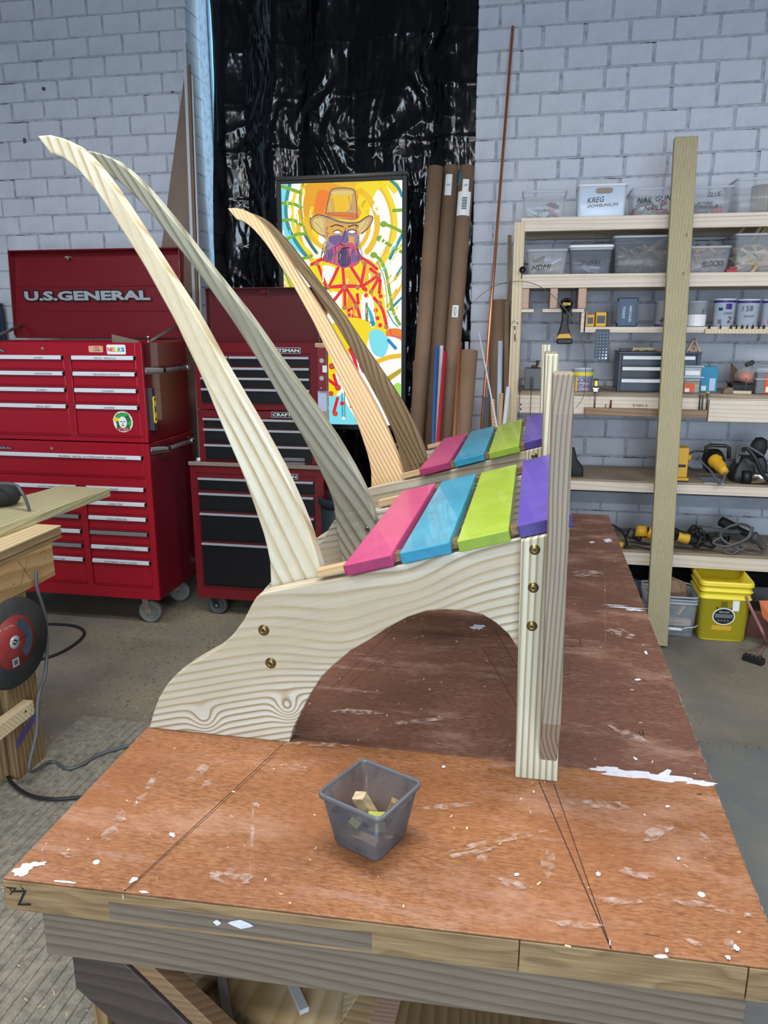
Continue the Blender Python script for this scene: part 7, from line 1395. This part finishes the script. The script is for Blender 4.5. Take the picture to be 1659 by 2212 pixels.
# ------------------------------------------------------------ sawhorse table at the left edge
t = thing('sawhorse', 'rough plywood-topped sawhorse table at the left edge', 'sawhorse', (-2.1, 2.3, 0))
XR = -1.823
B().box(-2.6, XR, 1.2, 2.66, .893, .900).obj('plywood_top', 'saw_ply', t, bevel=.001)
for i in range(5): B().box(-2.6, XR-.002+.003*((i*7) % 3-1), 1.2, 2.658+.003*((i*5) % 3-1), .893-.0086*(i+1), .893-.0086*i-.0006).obj('ply_layer', 'ply_layers' if i % 2 else 'scrap_b', t)
zap = .849
B().box(XR-.045, XR-.006, 1.2, 2.60, zap-.14, zap-.001).obj('apron_board', 'saw_apron', t, bevel=.002)
B().box(XR-.045, XR-.008, 2.256, 2.417, .0006, zap-.142).obj('leg', 'old_pine', t, bevel=.002)
B().box(XR-.090, XR-.050, 2.25, 2.39, .0006, zap-.142).obj('leg', 'old_pine', t, bevel=.002); B().box(-2.6, -2.56, 2.25, 2.39, .0006, zap-.02).obj('leg', 'old_pine', t)
B().box(XR-.007, XR+.034, 1.3, 2.33, .250, .306).obj('cross_rail', 'scrap_c', t, bevel=.002)
q = AX(78, 1523, XR+.035); B().cyl((XR+.0342, 2.28, .285), (XR+.0348, 2.28, .285), .005, n=10).obj('screw_hole', 'tool_black', t)
bb = B(); rr = random.Random(2)
for i in range(12):
    y, z = rr.uniform(1.95, 2.55), rr.uniform(zap-.125, zap-.02); bb.cyl((XR-.0062, y, z), (XR-.0054, y, z), rr.uniform(.0015, .0035), n=8)
bb.obj('nail_holes', 'tool_black', t, kind='stuff')
for (y, z) in ((2.42, zap-.06), (1.98, zap-.09)):
    for s_ in (-1, 1): B().beam((XR-.0052, y-.03, z-.045*s_), (XR-.0052, y+.03, z+.045*s_), (0, .0008, 0), (.0002, 0, 0)).obj('pencil_cross', 'kraft_dark', t)
bb = B(); bb.add([(XR-.0078, 2.262, .13), (XR-.0078, 2.41, .20), (XR-.0078, 2.41, .235), (XR-.0078, 2.262, .17)], [(0, 1, 2, 3)]); bb.obj('purple_smear', 'purple_mark', t)
# treated board and black tool on the top
zpl = .9006
o = B().prism([(-2.42, 1.5, zpl), (-1.985, 1.5, zpl), (-1.905, 3.18, zpl), (-2.17, 3.20, zpl)], [(-2.42, 1.5, zpl+.038), (-1.985, 1.5, zpl+.038), (-1.905, 3.18, zpl+.038), (-2.17, 3.20, zpl+.038)]).obj('treated_board', 'plank_green', None, bevel=.004, loc=(-2.15, 2.2, zpl)); tag(o, 'pale greenish board overhanging the sawhorse table end', 'board')
zt2 = zpl+.0385; q = AZ(10, 1072, zt2+.05)
tt = thing('corded_tool', 'black cylindrical power tool body with a curved cord, lying on the greenish board', 'power tool', (q.x, q.y, zt2))
a = AZ(40, 1062, zt2+.055); dd = Vector((-.7, -.75, 0)).normalized()
B().lathe([(0, -.004), (.030, 0), (.046, .015), (.050, .05), (.050, .22), (.04, .3), (0, .3)], (a.x, a.y, zt2+.0512), dd, 24).obj('motor_body', 'black_soft', tt)
B().tube(spline([Vector((a.x, a.y, zt2+.105))+dd*.12, AZ(28, 1046, zt2+.11), AZ(45, 1060, zt2+.09), AZ(58, 1085, zt2+.04), AZ(66, 1114, zt2-.02)]), .0065).obj('tool_cord', 'cord_grey', tt)
# cut-off wheel leaning on the sawhorse side
c0 = AX(30, 1387, XR+.045); Rw = .148
dz_ = AX(30, 1287, XR+.045).z-c0.z; Rw = abs(dz_)*.985
tt = thing('cutoff_wheel', 'large black abrasive cut-off wheel with a red label hung on the sawhorse', 'cut-off wheel', (XR+.045, c0.y, c0.z))
ax_ = Vector((1, -.12, .03)).normalized()
B().lathe([(.012, 0), (Rw, 0), (Rw, .004), (.012, .004)], c0, ax_, 56).obj('abrasive_disc', 'disc_black', tt, label='black abrasive disc')
B().lathe([(.012, 0), (Rw, 0), (Rw, .004), (.012, .004)], c0-ax_*.008+Vector((0, -.004, -.006)), ax_, 56).obj('second_disc', 'disc_black', tt)
B().lathe([(.012, .0042), (Rw*.60, .0042), (Rw*.60, .0048), (.012, .0048)], c0, ax_, 44).obj('paper_label', 'disc_red', tt, label='red paper label')
e1 = ax_.cross(Vector((0, 0, 1))).normalized()*-1; e2 = Vector((0, 0, 1)); e1 = Vector((0, 1, .0)) - ax_*ax_.y; e1.normalize(); e2 = ax_.cross(e1).normalized()
if e2.z < 0: e2 = -e2
bb = B(); n_ = 14; vs = []
for r_ in (Rw*.30, Rw*.52):
    for i in range(n_+1): an = math.radians(70-130*i/n_); vs.append(c0+ax_*.0052+e1*r_*math.cos(an)+e2*r_*math.sin(an))
bb.add(vs, [(i, i+1, n_+2+i, n_+1+i) for i in range(n_)]).obj('blue_print', 'disc_blue', tt)
B().lathe([(.010, .0050), (.024, .0050), (.024, .0056), (.010, .0056)], c0, ax_, 24).obj('steel_ring', 'label_silver', tt)
qq = c0+ax_*.0053-e1*Rw*.06-e2*Rw*.45; bb = B().obox(qq, e1*.015, e2*.015, ax_*.0003).obj('white_patch', 'label_silver', tt); B().obox(qq+ax_*.0005, e1*.009, e2*.009, ax_*.0002).obj('barcode', 'tool_grey', tt)
text('14" METAL', c0+ax_*.0053-e1*Rw*.18+e2*Rw*.40, e1*1, e2, .012, 'sticker_tan', tt, width=.07)
B().beam(c0+ax_*.007, c0+ax_*.0075+e1*.06+e2*.008, e2*.0012, ax_*.0004).obj('hanging_nail', 'chrome', tt)
B().cyl(c0-ax_*.045, c0+ax_*.008, .0045, n=10).obj('hanging_pin', 'dusty_metal', tt)
# cords on the left floor
def cord(lab, P_, r_, mat):
    o = B().tube(spline(P_, 7), r_, n=8).obj('power_cord', mat, None, loc=P_[-1]); tag(o, lab, 'cord'); return o
XQ = XR+.014
cord('grey-black cord hanging down the sawhorse leg and crossing the mat', [AX(78, 1232, XQ), AX(80, 1270, XQ), AX(97, 1330, XQ+.02), AX(101, 1400, XQ+.03), AX(97, 1460, XQ+.03), AX(83, 1505, XQ+.05), AX(79, 1580, XQ+.05)]+[Vector((-1.755, 2.22, .08))]+[AZ(x, y, .018) for x, y in ((110, 1645), (145, 1660), (175, 1652), (215, 1630), (270, 1613), (330, 1600))], .0068, 'cord_grey')
cord('black cord looping on the bare floor behind the sawhorse leg', [AZ(-30, 1358, .008), AZ(60, 1350, .008), AZ(110, 1348, .008), AZ(160, 1352, .008), AZ(182, 1365, .008), AZ(170, 1385, .008), AZ(130, 1410, .008), AZ(80, 1426, .008), AZ(20, 1440, .008)], .0075, 'cord_black')
cord('black cord crossing the near mat toward the workbench', [AZ(-30, 1600, .02), AZ(2, 1650, .02), AZ(25, 1690, .02), AZ(60, 1716, .02), AZ(110, 1726, .02), AZ(165, 1723, .02), AZ(200, 1722, .02)], .0068, 'cord_black')
cord('short black cord arching behind the sawhorse leg foot', [AZ(-30, 1662, .012), AZ(0, 1660, .012), AZ(14, 1652, .03), AZ(24, 1640, .05), AZ(25, 1620, .03)], .006, 'cord_black')

# trash can behind the chairs
q = AY(745, 1078, 3.80); cx_, cy_, rt = AY(742, 1075, 3.78).x, 4.0, .165
ztp = AY(700, 1082, 3.85).z
t = thing('trash_can', 'dark green round trash can showing between the chair ribs', 'trash can', (cx_, cy_, 0))
cx_ = AY(690, 1080, 4.0).x+rt
B().lathe([(0, .0006), (rt*.78, .0006), (rt*.93, ztp-.04), (rt*.91, ztp-.04), (rt*.76, .006), (0, .006)], (cx_, cy_, 0), n=40).obj('can_wall', 'trash_green', t)
B().lathe([(rt*.93, ztp-.045), (rt*1.0, ztp-.04), (rt*1.0, ztp-.008), (rt*.97, ztp), (rt*.90, ztp-.004), (rt*.90, ztp-.04)], (cx_, cy_, 0), n=40).obj('rim', 'trash_green', t)
B().tube(spline([(cx_-.04, cy_-rt*.95, ztp-.05), (cx_-.045, cy_-rt*.95, ztp-.15), (cx_-.055, cy_-rt*.93, ztp-.24), (cx_-.045, cy_-rt*.92, ztp-.25)]), .002, n=6).obj('hanging_string', 'wire', t)

# ------------------------------------------------------------ scrap boards under the workbench
def scrap(lab, c, l, wd, th, yaw, mat, tilt=0, roll=0, edge=None):
    M_ = Matrix.Rotation(yaw, 3, 'Z') @ Matrix.Rotation(tilt, 3, 'Y') @ Matrix.Rotation(roll, 3, 'X')
    o = B().obox(c, M_ @ Vector((l/2, 0, 0)), M_ @ Vector((0, wd/2, 0)), M_ @ Vector((0, 0, th/2))).obj('scrap_board', mat, None, bevel=.0015, loc=c); tag(o, lab, 'board')
    if edge: B().obox(Vector(c)+M_ @ Vector((0, -wd/2-.002, 0)), M_ @ Vector((l/2, 0, 0)), M_ @ Vector((0, .002, 0)), M_ @ Vector((0, 0, th/2))).obj('dark_edge', edge, o)
def sp(px, py, z): v = AZ(px, py, z); return (v.x, v.y, z)
scrap('long pale board leaning forward behind the dark brace', sp(372, 2135, .335), .40, .12, .018, 1.15, 'scrap_c', -.10)
scrap('narrow tan strip beside the long pale board', sp(418, 2150, .35), .34, .022, .022, 1.1, 'scrap_a', -.08)
scrap('small upright tan panel standing in front of the scrap pile', sp(428, 2172, .365), .075, .012, .075, -.25, 'saw_ply', .12, .1)
scrap('tan board with a white edge, left of the broad panel', sp(462, 2140, .335), .26, .12, .014, -1.0, 'scrap_a', .05)
scrap('white painted strip lying between two tan panels', sp(484, 2148, .352), .30, .018, .014, -1.05, 'board_white', .05)
scrap('broad tan panel with dark red edges under the workbench', sp(578, 2140, .335), .32, .20, .018, .14, 'saw_ply', -.03, .06, 'mahogany_edge')
scrap('small white-edged corner piece on the broad panel', sp(640, 2146, .36), .09, .02, .012, -.9, 'board_white', .05)
scrap('flat tan board lying lowest at the front of the pile', sp(620, 2205, .325), .28, .06, .012, .16, 'scrap_a', -.03)
scrap('rough short offcut at the left foot of the scrap pile', sp(398, 2192, .345), .05, .035, .035, .5, 'scrap_c')
scrap('greenish offcut at the bottom of the scrap pile', sp(476, 2200, .335), .12, .06, .014, -.4, 'plank_green', .05)
scrap('tall pale board standing right of the broad panel', sp(712, 2180, .33), .30, .08, .018, 1.25, 'scrap_c', -.1)
scrap('second pale board right of the broad panel', sp(778, 2195, .33), .28, .05, .018, 1.4, 'scrap_a', -.1)
scrap('brown board right of the second pale board', sp(826, 2205, .33), .28, .05, .018, 1.5, 'end_grain', -.1)
scrap('wide tan sheet lying far to the right under the workbench', sp(980, 2225, .315), .40, .2, .012, -.1, 'scrap_b')
fixnormals()
